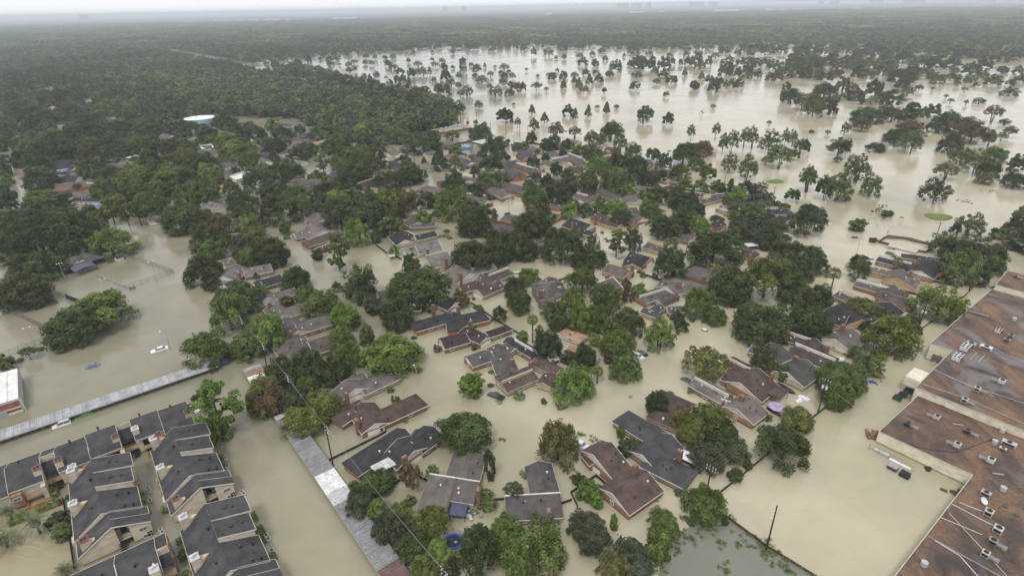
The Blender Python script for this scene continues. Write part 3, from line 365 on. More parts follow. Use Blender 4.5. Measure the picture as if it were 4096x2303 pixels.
('slate grey roofed white house behind the charcoal white house','gyb','wh','wh',2.2,[('g',-318.1,469.8,-308.3,464.1,-1,3.3,3.6)],[],[],0,-313.19,466.95),
('white roofed cream house behind the charcoal white house','wh','cr','wh',2.2,[('f',-289.1,434.6,-286.3,442.8,-1,7.5,3.2)],[],[],0,-287.71,438.7),
('brownish grey roofed brick house left of the blue water tank','gyp','ob','cr',2.2,[('g',-304.5,516.4,-293.2,509.5,-1,7.5,5.3)],[(-302.65,516.37,6.45,-0.55)],[],0,-298.86,512.95),
('dark grey roofed cream house behind the pale grey white house','gyd','cr','cr',2.2,[('g',-242,452.8,-225.7,445.3,-1,4.5,4.1),('g',-250.4,468.4,-240.9,470.8,-1,3.3,3.6)],[],[],0,-239.74,459.32),
('brownish grey roofed cream house behind the orange buoy','gyp','cr','cr',2.2,[('g',-217.7,423.7,-209.9,417.6,-1,5.1,4.3),('g',-205.1,404,-201,408.7,-1,3.8,3.8)],[],[],0,-208.44,413.48),
('slate grey roofed cream house left of the blue water tank','gyb','cr','cr',2.2,[('g',-437.2,619.8,-412.9,604.2,-1,2,3.1)],[],[],0,-425.03,612),
('charcoal roofed white house left of the blue water tank','dkb','wh','wh',2.2,[('g',-452.4,595.5,-437.1,598.7,-1,4.8,4.5)],[],[],0,-444.76,597.09),
('brown roofed tan house left of the blue water tank','brn2','ta','ta',2.2,[('g',-405.1,599.7,-393.8,606,-1,3.8,4.6)],[],[],0,-399.46,602.82),
('brownish grey roofed tan house left of the blue water tank','gyp','ta','cr',2.2,[('g',-495.4,684.2,-484.7,689.2,-1,7.5,5.3),('g',-523,725.7,-497.4,715.5,-1,3.4,3.6)],[],[],0,-500.13,703.67),
('brown roofed brick house left of the pale grey white house','brn2','ob','ob',2.2,[('g',-207.9,337.6,-199.3,335.2,-1,2.9,3.4)],[],[],0,-203.63,336.41),
('brownish grey roofed cream house left of the pale grey white house','gyp','cr','cr',2.2,[('g',-172.9,312,-163.9,308.3,-1,5,4.3)],[],[],1,-168.4,310.14),
('charcoal roofed cream house behind the charcoal white house','dkb','cr','cr',2.2,[('g',-502.7,601.5,-497.1,605.8,-1,6.4,4.4)],[],[],0,-499.88,603.63),
('brown roofed tan house right of the blue water tank','brn2','ta','ta',2.2,[('g',-291.4,571,-269.4,546.5,-1,2.3,3.2)],[],[],0,-280.44,558.78),
('brownish grey roofed white house left of the brownish grey cream house','gyp','wh','wh',2.2,[('g',-191.2,291.2,-184.2,293.6,-1,4.5,4.1)],[],[],1,-187.7,292.39),
('brownish grey roofed brown brick house behind the charcoal white house','gyp','br','br',2.2,[('g',-338.1,447.5,-335.9,450.3,-1,3.9,3.8),('g',-321.8,428.1,-314.3,427.5,-1,2.9,3.4)],[],[],0,-327.54,438.34),
('dark grey roofed white house behind the charcoal white house','gyd','wh','wh',2.2,[('g',-279.1,374.8,-271.8,373.2,-1,2.5,3.2)],[],[],0,-275.46,374.01),
('brownish grey roofed cream house left of the blue water tank','gyp','cr','cr',2.2,[('g',-684.5,890.5,-664.4,887.3,-1,7.5,5.3)],[],[],0,-674.46,888.86),
('brown roofed orange house left of the white road gap','brn2','or','or',2.2,[('g',-819.8,1019.8,-800.5,1004,-1,6.1,4.8)],[],[],0,-810.11,1011.89),
('slate grey roofed cream house left of the white road gap','gyb','cr','cr',2.2,[('g',-556.4,774.4,-529.8,762.9,-1,7.2,5.2)],[],[],0,-543.1,768.67),
('charcoal roofed white house behind the charcoal white house','dkb','wh','wh',2.2,[('g',-508.7,607.9,-494.9,601.4,-1,4,3.9)],[],[],0,-501.79,604.61),
('brownish grey roofed cream house left of the white road gap','gyp','cr','cr',2.2,[('g',-720.9,933,-691,917.3,-1,7.5,5.3)],[],[],0,-705.92,925.16),
('slate grey roofed white house left of the blue water tank','gyb','wh','wh',2.2,[('g',-650.1,865.4,-628.8,852.7,-1,7.5,5.3)],[],[],0,-639.48,859.07),
('brown roofed tan house left of the white road gap','brn2','ta','ta',2.2,[('g',-515.5,718.5,-498.2,712.8,-1,6.8,5)],[],[],0,-506.88,715.64),
('slate grey roofed cream house in front of the white road gap','gyb','cr','cr',2.2,[('g',-419.3,618.3,-413.1,622.8,-1,4.5,4.7)],[],[],0,-416.2,620.55),
('charcoal roofed white house left of the white road gap','dkb','wh','wh',2.2,[('g',-459.3,602.6,-445.9,598.6,-1,4.9,4.2)],[],[],0,-452.61,600.61),
('brownish grey roofed white house behind the charcoal white house','gyp','wh','wh',2.2,[('g',-638.3,765.8,-625.1,760.2,-1,6.1,4.8)],[],[],0,-631.72,763.02),
('tan roofed cream house left of the blue water tank','tan','cr','cr',2.2,[('g',-536.9,705.9,-525.1,697.8,-1,6.3,4.8)],[],[],0,-530.99,701.83),
('dark grey roofed tan house behind the slate grey white house','gyd','ta','cr',2.1,[('g',-141.7,303.3,-151,314.3,1,4,3.8)],[],[],0,-146.4,308.8),
('brownish grey roofed brown brick house behind the maroon roofed house with white sloping gable','gyp','br','wh',2.1,[('g',-96.8,282.2,-102.6,292.4,1,4.4,4),('g',-99.7,287.3,-105.8,283.8,1,3.3,3.4)],[],[],0,-99.7,287.3),
('brownish grey roofed tan house behind the slate grey white house','gyp','ta','wh',2.1,[('g',-124,320.2,-131.1,330.1,1,3.7,3.6),('g',-127.5,325.2,-133.2,321.1,1,3.3,3.4)],[],[],0,-127.5,325.2),
('dark grey roofed brick house behind the slate grey white house','gyd','ob','cr',2.1,[('g',-148.9,333.7,-137.3,341.3,1,4.1,3.8),('g',-143.1,337.5,-139.3,331.7,1,3.3,3.4)],[],[],0,-143.1,337.5),
('brownish grey roofed brick house right of the orange buoy','gyp','ob','cr',2.1,[('g',-156.8,349.2,-148,361.4,1,4.3,3.9),('g',-152.4,355.3,-146.8,351.2,1,3.3,3.4)],[],[],0,-152.4,355.3),
('slate grey roofed brick house right of the maroon roofed house with white sloping gable','gyb','ob','cr',2.1,[('g',-76.4,282.7,-66.4,291.5,1,3.8,3.7)],[],[],0,-71.4,287.1),
('brown roofed brown brick house behind the maroon roofed house with white sloping gable','brn2','br','cr',2.1,[('g',-90.1,298,-77.7,304.8,1,4.6,4),('g',-83.9,301.4,-80.6,295.3,1,3.3,3.4)],[],[],0,-83.9,301.4),
('brownish grey roofed brick house behind the grey roofed house with white edged orange brick garage','gyp','ob','cr',2.1,[('g',-103.6,312.1,-91.6,320.7,1,4.7,4.1),('g',-97.6,316.4,-93.5,310.7,1,3.3,3.4)],[],[],0,-97.6,316.4),
('slate grey roofed brown brick house right of the slate grey white house','gyb','br','wh',2.1,[('g',-117.3,331.9,-107.5,342.7,1,4.3,3.9)],[],[],0,-112.4,337.3),
('dark grey roofed brown brick house behind the slate grey white house','gyd','br','cr',2.1,[('g',-135.6,364.9,-142.3,376.4,1,4,3.8),('g',-138.9,370.6,-145,367.1,1,3.3,3.4)],[],[],0,-138.9,370.6),
('grey roofed cream house right of the orange buoy','gy','cr','cr',2.1,[('g',-154.1,381.9,-144.8,386.1,1,3.7,3.7),('g',-149.4,384,-146.5,377.6,1,3.3,3.4)],[],[],0,-149.4,384),
('grey roofed white house right of the orange buoy','gy','wh','wh',2.1,[('g',-174.8,413.3,-181.1,422.6,1,4,3.8)],[],[],0,-178,418),
('slate grey roofed brick house behind the orange buoy','gyb','ob','cr',2.1,[('g',-193.9,428.4,-181.9,436.7,1,4.1,3.8),('g',-187.9,432.5,-183.9,426.8,1,3.3,3.4)],[],[],0,-187.9,432.5),
('brownish grey roofed brick house in front of the brown white house','gyp','ob','cr',2.1,[('g',-50.6,291.3,-59.1,303.5,1,4.6,4)],[],[],0,-54.9,297.4),
('brownish grey roofed cream house left of the brown white house','gyp','cr','wh',2.1,[('g',-74.7,310.1,-65.7,316.5,1,3.7,3.7)],[],[],0,-70.2,313.3),
('slate grey roofed white house right of the orange buoy','gyb','wh','wh',2.1,[('g',-168,442.7,-176.2,453.2,1,4.4,4)],[],[],0,-172.1,447.9),
('dark grey roofed brick house right of the orange buoy','gyd','ob','cr',2.1,[('g',-180.8,460.6,-190.1,471.8,1,3.8,3.7),('g',-185.4,466.2,-190.8,461.7,1,3.3,3.4)],[],[],0,-185.4,466.2),
('slate grey roofed brick house left of the dark grey dark red house','gyb','ob','cr',2.1,[('g',-11.6,270.2,-21.2,282.8,1,4.3,3.9)],[],[],0,-16.4,276.5),
('brownish grey roofed cream house behind the charcoal tan house','gyp','cr','wh',2.1,[('g',-33.4,308.5,-41.5,320.1,1,4.3,3.9),('g',-37.4,314.3,-43.2,310.3,1,3.3,3.4)],[],[],0,-37.4,314.3),
('brownish grey roofed white house left of the brown white house','gyp','wh','cr',2.1,[('g',-96,375.1,-85.4,384.2,1,4.3,3.9)],[],[],0,-90.7,379.7),
('grey roofed tan house left of the brown white house','gy','ta','wh',2.1,[('g',-111.6,390.5,-100.5,398.5,1,4.8,4.1),('g',-106.1,394.5,-102,388.8,1,3.3,3.4)],[],[],0,-106.1,394.5),
('brownish grey roofed cream house left of the corner shop','gyp','cr','wh',2.1,[('g',-123.1,407.1,-114.1,415.9,1,4,3.8)],[],[],0,-118.6,411.5),
('grey roofed white house left of the brown white house','gy','wh','cr',2.1,[('g',-133.5,422,-121.7,429.1,1,4.7,4.1)],[],[],0,-127.6,425.5),
('dark grey roofed white house left of the brown white house','gyd','wh','cr',2.1,[('g',-144.4,437,-138,445.5,1,4,3.8)],[],[],0,-141.2,441.3),
('brownish grey roofed cream house right of the orange buoy','gyp','cr','wh',2.1,[('g',-161.3,458.3,-148.2,467,1,4.4,3.9),('g',-154.8,462.7,-150.9,456.9,1,3.3,3.4)],[],[],0,-154.8,462.7),
('brownish grey roofed brick house right of the blue water tank','gyp','ob','cr',2.1,[('g',-177,474.2,-164.9,478.4,1,4.4,4),('g',-170.9,476.3,-168.6,469.7,1,3.3,3.4)],[],[],0,-170.9,476.3),
('slate grey roofed brown brick house left of the blue playground roof','gyb','br','cr',2.1,[('g',-69.3,384.3,-78.7,392.6,1,3.8,3.7),('g',-74,388.4,-78.6,383.2,1,3.3,3.4)],[],[],0,-74,388.4),
('slate grey roofed white house behind the brown white house','gyb','wh','wh',2.1,[('g',-103,419,-94.8,424.9,1,4.3,3.9),('g',-98.9,421.9,-94.8,416.2,1,3.3,3.4)],[],[],0,-98.9,421.9),
('brownish grey roofed tan house behind the brown white house','gyp','ta','wh',2.1,[('g',-120.4,439.2,-110.8,445.8,1,4.7,4.1),('g',-115.6,442.5,-111.6,436.7,1,3.3,3.4)],[],[],0,-115.6,442.5),
('brownish grey roofed tan house left of the corner shop','gyp','ta','cr',2.1,[('g',-144,472.4,-135.2,479.4,1,4.1,3.8)],[],[],0,-139.6,475.9),
('brownish grey roofed cream house right of the blue water tank','gyp','cr','cr',2.1,[('g',-155.5,484.7,-144.6,494.4,1,4.1,3.8),('g',-150.1,489.5,-145.4,484.3,1,3.3,3.4)],[],[],0,-150.1,489.5),
('grey roofed white house left of the corner shop','gy','wh','wh',2.1,[('g',-81.1,430.4,-88.7,441.3,1,4.1,3.8),('g',-84.9,435.8,-90.6,431.8,1,3.3,3.4)],[],[],0,-84.9,435.8),
('grey roofed tan house left of the corner shop','gy','ta','wh',2.1,[('g',-101,451.7,-92.9,458.2,1,3.6,3.6),('g',-96.9,454.9,-92.5,449.5,1,3.3,3.4)],[],[],0,-96.9,454.9),
('dark grey roofed brick house left of the corner shop','gyd','ob','cr',2.1,[('g',-111.6,463.5,-105.1,471.4,1,4.1,3.8),('g',-108.4,467.4,-103,463,1,3.3,3.4)],[],[],0,-108.4,467.4),
('slate grey roofed tan house left of the corner shop','gyb','ta','wh',2.1,[('g',-119.8,481.8,-126.9,493.3,1,4.3,3.9),('g',-123.4,487.6,-129.3,483.9,1,3.3,3.4)],[],[],0,-123.4,487.6),
('brownish grey roofed cream house behind the dark grey brick house','gyp','cr','wh',2.1,[('g',18.7,329.9,30.6,338.2,1,3.9,3.7),('g',24.7,334,28.7,328.3,1,3.3,3.4)],[],[],0,24.7,334),
('brownish grey roofed white house in front of the blue playground roof','gyp','wh','wh',2.1,[('g',-17.8,380.5,-10.2,388.1,1,4.1,3.8),('g',-14,384.3,-9.1,379.3,1,3.3,3.4)],[],[],0,-14,384.3),
('brownish grey roofed brick house left of the blue playground roof','gyp','ob','wh',2.1,[('g',-38.7,411.3,-46.2,422.7,1,3.9,3.7)],[],[],0,-42.4,417),
('brownish grey roofed cream house left of the blue playground roof','gyp','cr','cr',2.1,[('g',-54.3,428.3,-60.8,441.1,1,3.7,3.6),('g',-57.6,434.7,-63.8,431.5,1,3.3,3.4)],[],[],0,-57.6,434.7),
('brown roofed brown brick house left of the corner shop','brn2','br','wh',2.1,[('g',-113.9,494.4,-99.5,500.6,1,4,3.8),('g',-106.7,497.5,-104,491.1,1,3.3,3.4)],[],[],0,-106.7,497.5),
('dark grey roofed cream house behind the dark roofed house tucked behind palms','gyd','cr','wh',2.1,[('g',85.4,278.3,96.6,283.8,1,4.5,4)],[],[],0,91,281.1),
('brownish grey roofed cream house behind the dark tan roofed house half hidden behind oak','gyp','cr','cr',2.1,[('g',61,308.2,74.1,316.9,1,3.7,3.7),('g',67.5,312.5,71.4,306.7,1,3.3,3.4)],[],[],0,67.5,312.5),
('slate grey roofed brick house in front of the flat roofed hall','gyb','ob','wh',2.1,[('g',-4.9,392.2,4.9,399.1,1,4.8,4.1),('g',-0.0,395.7,4,389.9,1,3.3,3.4)],[],[],0,-0.0,395.7),
('brownish grey roofed brick house in front of the corner shop','gyp','ob','cr',2.1,[('g',-57.3,455.7,-46.1,466.7,1,4.2,3.9)],[],[],0,-51.7,461.2),
('brown roofed white house left of the brown roofed house with cream parapets near golf course','brn2','wh','cr',2.1,[('g',90.6,306.8,102.4,314.2,1,4,3.8)],[],[],0,96.5,310.5),
('brownish grey roofed white house left of the charcoal roofed house behind tan fin walls','gyp','wh','wh',2.1,[('g',85.6,324.6,75.3,332.1,1,4.1,3.8),('g',80.4,328.3,76.3,322.7,1,3.3,3.4)],[],[],0,80.4,328.3),
('brownish grey roofed tan house right of the dark grey brown brick house','gyp','ta','cr',2.1,[('g',63.7,343.1,73.4,349.2,1,4.4,3.9),('g',68.5,346.1,72.2,340.2,1,3.3,3.4)],[],[],0,68.5,346.1),
('brown roofed white house behind the dark grey brown brick house','brn2','wh','wh',2.1,[('g',48.6,368.9,39.7,379.4,1,4.4,4),('g',44.1,374.1,38.8,369.6,1,3.3,3.4)],[],[],0,44.1,374.1),
('brownish grey roofed cream house right of the brownish grey brown brick house','gyp','cr','cr',2.1,[('g',33.9,388.8,24.2,398.4,1,4.3,3.9),('g',29,393.6,24.1,388.6,1,3.3,3.4)],[],[],0,29,393.6),
('slate grey roofed brick house behind the pink gabled garage with white door','gyb','ob','wh',2.1,[('g',119,300.9,132,308.6,1,3.9,3.7),('g',125.5,304.7,129.1,298.7,1,3.3,3.4)],[],[],0,125.5,304.7),
('brown roofed white house left of the charcoal roofed house behind tan fin walls','brn2','wh','cr',2.1,[('g',86.5,352.8,79,365.1,1,4,3.8)],[],[],0,82.7,358.9),
('slate grey roofed brick house behind the dark grey brown brick house','gyb','ob','wh',2.1,[('g',78.4,369.3,69.8,379.2,1,3.6,3.6),('g',74.1,374.2,68.8,369.7,1,3.3,3.4)],[],[],0,74.1,374.2),
('brownish grey roofed brick house behind the dark grey brown brick house','gyp','ob','cr',2.1,[('g',66.1,383.1,56,391,1,3.9,3.8)],[],[],0,61.1,387.1),
('brownish grey roofed cream house left of the tiny western islet','gyp','cr','cr',2.1,[('g',24.9,429.1,17.9,443.4,1,3.8,3.7),('g',21.4,436.2,15.1,433.1,1,3.3,3.4)],[],[],0,21.4,436.2),
('slate grey roofed tan house right of the flat roofed hall','gyb','ta','wh',2.1,[('g',14.4,449.6,5.8,457.7,1,4.5,4),('g',10.1,453.7,5.3,448.5,1,3.3,3.4)],[],[],0,10.1,453.7),
('dark grey roofed brown brick house behind the charcoal roofed house behind tan fin walls','gyd','br','wh',2.1,[('g',104.8,362.1,97.3,371.6,1,3.8,3.7),('g',101.1,366.8,95.6,362.5,1,3.3,3.4)],[],[],0,101.1,366.8),
('brownish grey roofed brick house behind the charcoal roofed house behind tan fin walls','gyp','ob','cr',2.1,[('g',84.1,384.2,96.3,392.8,1,4.7,4.1),('g',90.2,388.5,94.2,382.8,1,3.3,3.4)],[],[],0,90.2,388.5),
('brown roofed tan house behind the dark grey brown brick house','brn2','ta','cr',2.1,[('g',76.6,393.3,69.6,406.1,1,4.2,3.9)],[],[],0,73.1,399.7),
('slate grey roofed cream house in front of the tiny western islet','gyb','cr','wh',2.1,[('g',56.8,415.2,70.7,423,1,3.6,3.6),('g',63.7,419.1,67.2,413,1,3.3,3.4)],[],[],0,63.7,419.1),
('brownish grey roofed brick house in front of the tiny western islet','gyp','ob','cr',2.1,[('g',46.9,430.4,56.8,440.3,1,4.3,3.9)],[],[],0,51.8,435.4),
('brownish grey roofed brick house right of the flat roofed hall','gyp','ob','cr',2.1,[('g',30.8,448.2,39.8,454.1,1,4.2,3.9),('g',35.3,451.1,39.1,445.3,1,3.3,3.4)],[],[],0,35.3,451.1),
('dark grey roofed brick house right of the tiny western islet','gyd','ob','cr',2.1,[('g',81.9,429.8,73.7,436.7,1,3.7,3.6),('g',77.8,433.2,73.3,427.8,1,3.3,3.4)],[],[],0,77.8,433.2),
('brownish grey roofed white house right of the tiny western islet','gyp','wh','wh',2.1,[('g',60.9,446.2,71.6,455.9,1,3.6,3.6)],[],[],0,66.2,451),
('brownish grey roofed tan house in front of the tiny western islet','gyp','ta','wh',2.1,[('g',55.4,458.4,47,466.5,1,4.4,3.9),('g',51.2,462.4,46.4,457.4,1,3.3,3.4)],[],[],0,51.2,462.4)]
LMS = ['the brown roofed L-shaped house with orange brick walls and square chimney','the charcoal roofed house with cream gables and metal patio cover','the big grey brown roofed house behind the navy gazebo','the dark roofed T-shaped house with five white skylights','the long red brown roofed house with cream stepped gables','the slate grey roofed house with white patio cover','the dull brown roofed house beside the round dark oak','the grey roofed house with white edged orange brick garage','the maroon roofed house with white sloping gable','the grey house with white front under tree clump','the grey roofed house with tan gable and tall chimney','the grey hip roofed house with stone walls','the near black roofed house with small white gable','the pinkish grey roofed house with big white gable','the grey roofed house with tan wing and white porch','the grey roofed house with long orange brick wing','the dusty grey hip roofed house near the power pole','the grey brown roofed house with two white gables and brick chimney','the dark grey house with orange brick front by dark water','the charcoal house with white gables and tall red chimney','the pale grey roofed house with cream gables','the tall single slope grey roofed house with dark red chimney','the grey roofed house with white gable and courtyard','the brown roofed house with skylight and weathered wood walls','the narrow charcoal roofed house with tan front wall','the black roofed house with white edges and courtyard','the black roofed house with bright orange brick walls','the maroon black roofed house with white gables','the charcoal roofed house with white front gable','the black roofed house with long white parapet wall','the maroon roofed house with tan stepped parapets','the dark grey roofed house with brick chimney facing open water','the navy roofed long house with white gables','the tan walled house with orange trim and brown roof','the small charcoal roofed house with bright white garage gable','the maroon roofed garage with white gable by street','the broad grey brown roofed house with tan gable','the grey roofed house with white edge behind broad elm','the dark roofed house with tan gable and brick chimney','the narrow tan walled flat wing by the street','the large grey hip roofed house with pale chimney','the grey roofed house with cream zigzag parapet','the slate blue roofed house with cream rear gable','the tan hip roofed house with white parapet','the big brown roofed house with orange trimmed cream gable','the grey roofed strip house with cream parapet','the black roofed house with cream gable behind dark tree','the long brown roofed wing with white parapet by broad oak','the brown roofed house with long white parapet edge','the charcoal roofed house with white gable by the covered boats','the dark roofed house with tan gable beside yellow green tree','the pale grey shed roofed house with cream wall','the navy black roofed house with cream garden roof','the grey roofed house with orange wood gable wall','the dark roofed strip house with white parapet and brick wall','the brown roofed brick house facing fenced yard','the small dark roofed garage under olive tree','the dark roofed house with cream edge by the power poles','the brown roofed house with tan fin wall under big oaks','the grey hip roofed house behind the orange timber frame','the dark roofed house with orange brick gable by bare yucca','the dark roofed house tucked behind palms','the navy hip roofed house at edge of open floodwater','the pink gabled garage with white door','the brown roofed house with cream parapets near golf course','the orange tan house with brown roof and wing walls','the charcoal roofed house behind tan fin walls','the dark tan roofed house half hidden behind oak','the blue water tank','the tennis pavilion','the white shed','the tennis net','the white sedan','the slate blue car','the long metal carport','the white-patched carport','the striped small carport','the blue dumpster','the trampoline','the navy gazebo','the black pickup','the lilac umbrella','the corner shop','the flat roofed hall','the blue playground roof','the kidney-shaped grass island','the oval grass island','the fenced compound','the orange road sign','the white metal building','the palm courtyard','the pond corner','the apartment blocks','the lone wooden pole','the warehouse','the orange buoy','the stop sign','the far centre pole','the far left park pole','the bare twiggy tree','the teal roofed pavilion','the long grey park building','the tiny western islet','the tiny middle islet','the white road gap','the floating weed strip','the brownish grey brown brick house','the brownish grey brick house','the dark grey brown brick house','the dark grey brick house','the dark grey tan house','the dark grey dark red house','the charcoal tan house','the brown white house','the pale grey white house','the slate grey white house','the brown brick house','the charcoal white house','the brownish grey cream house','the brownish grey white house']
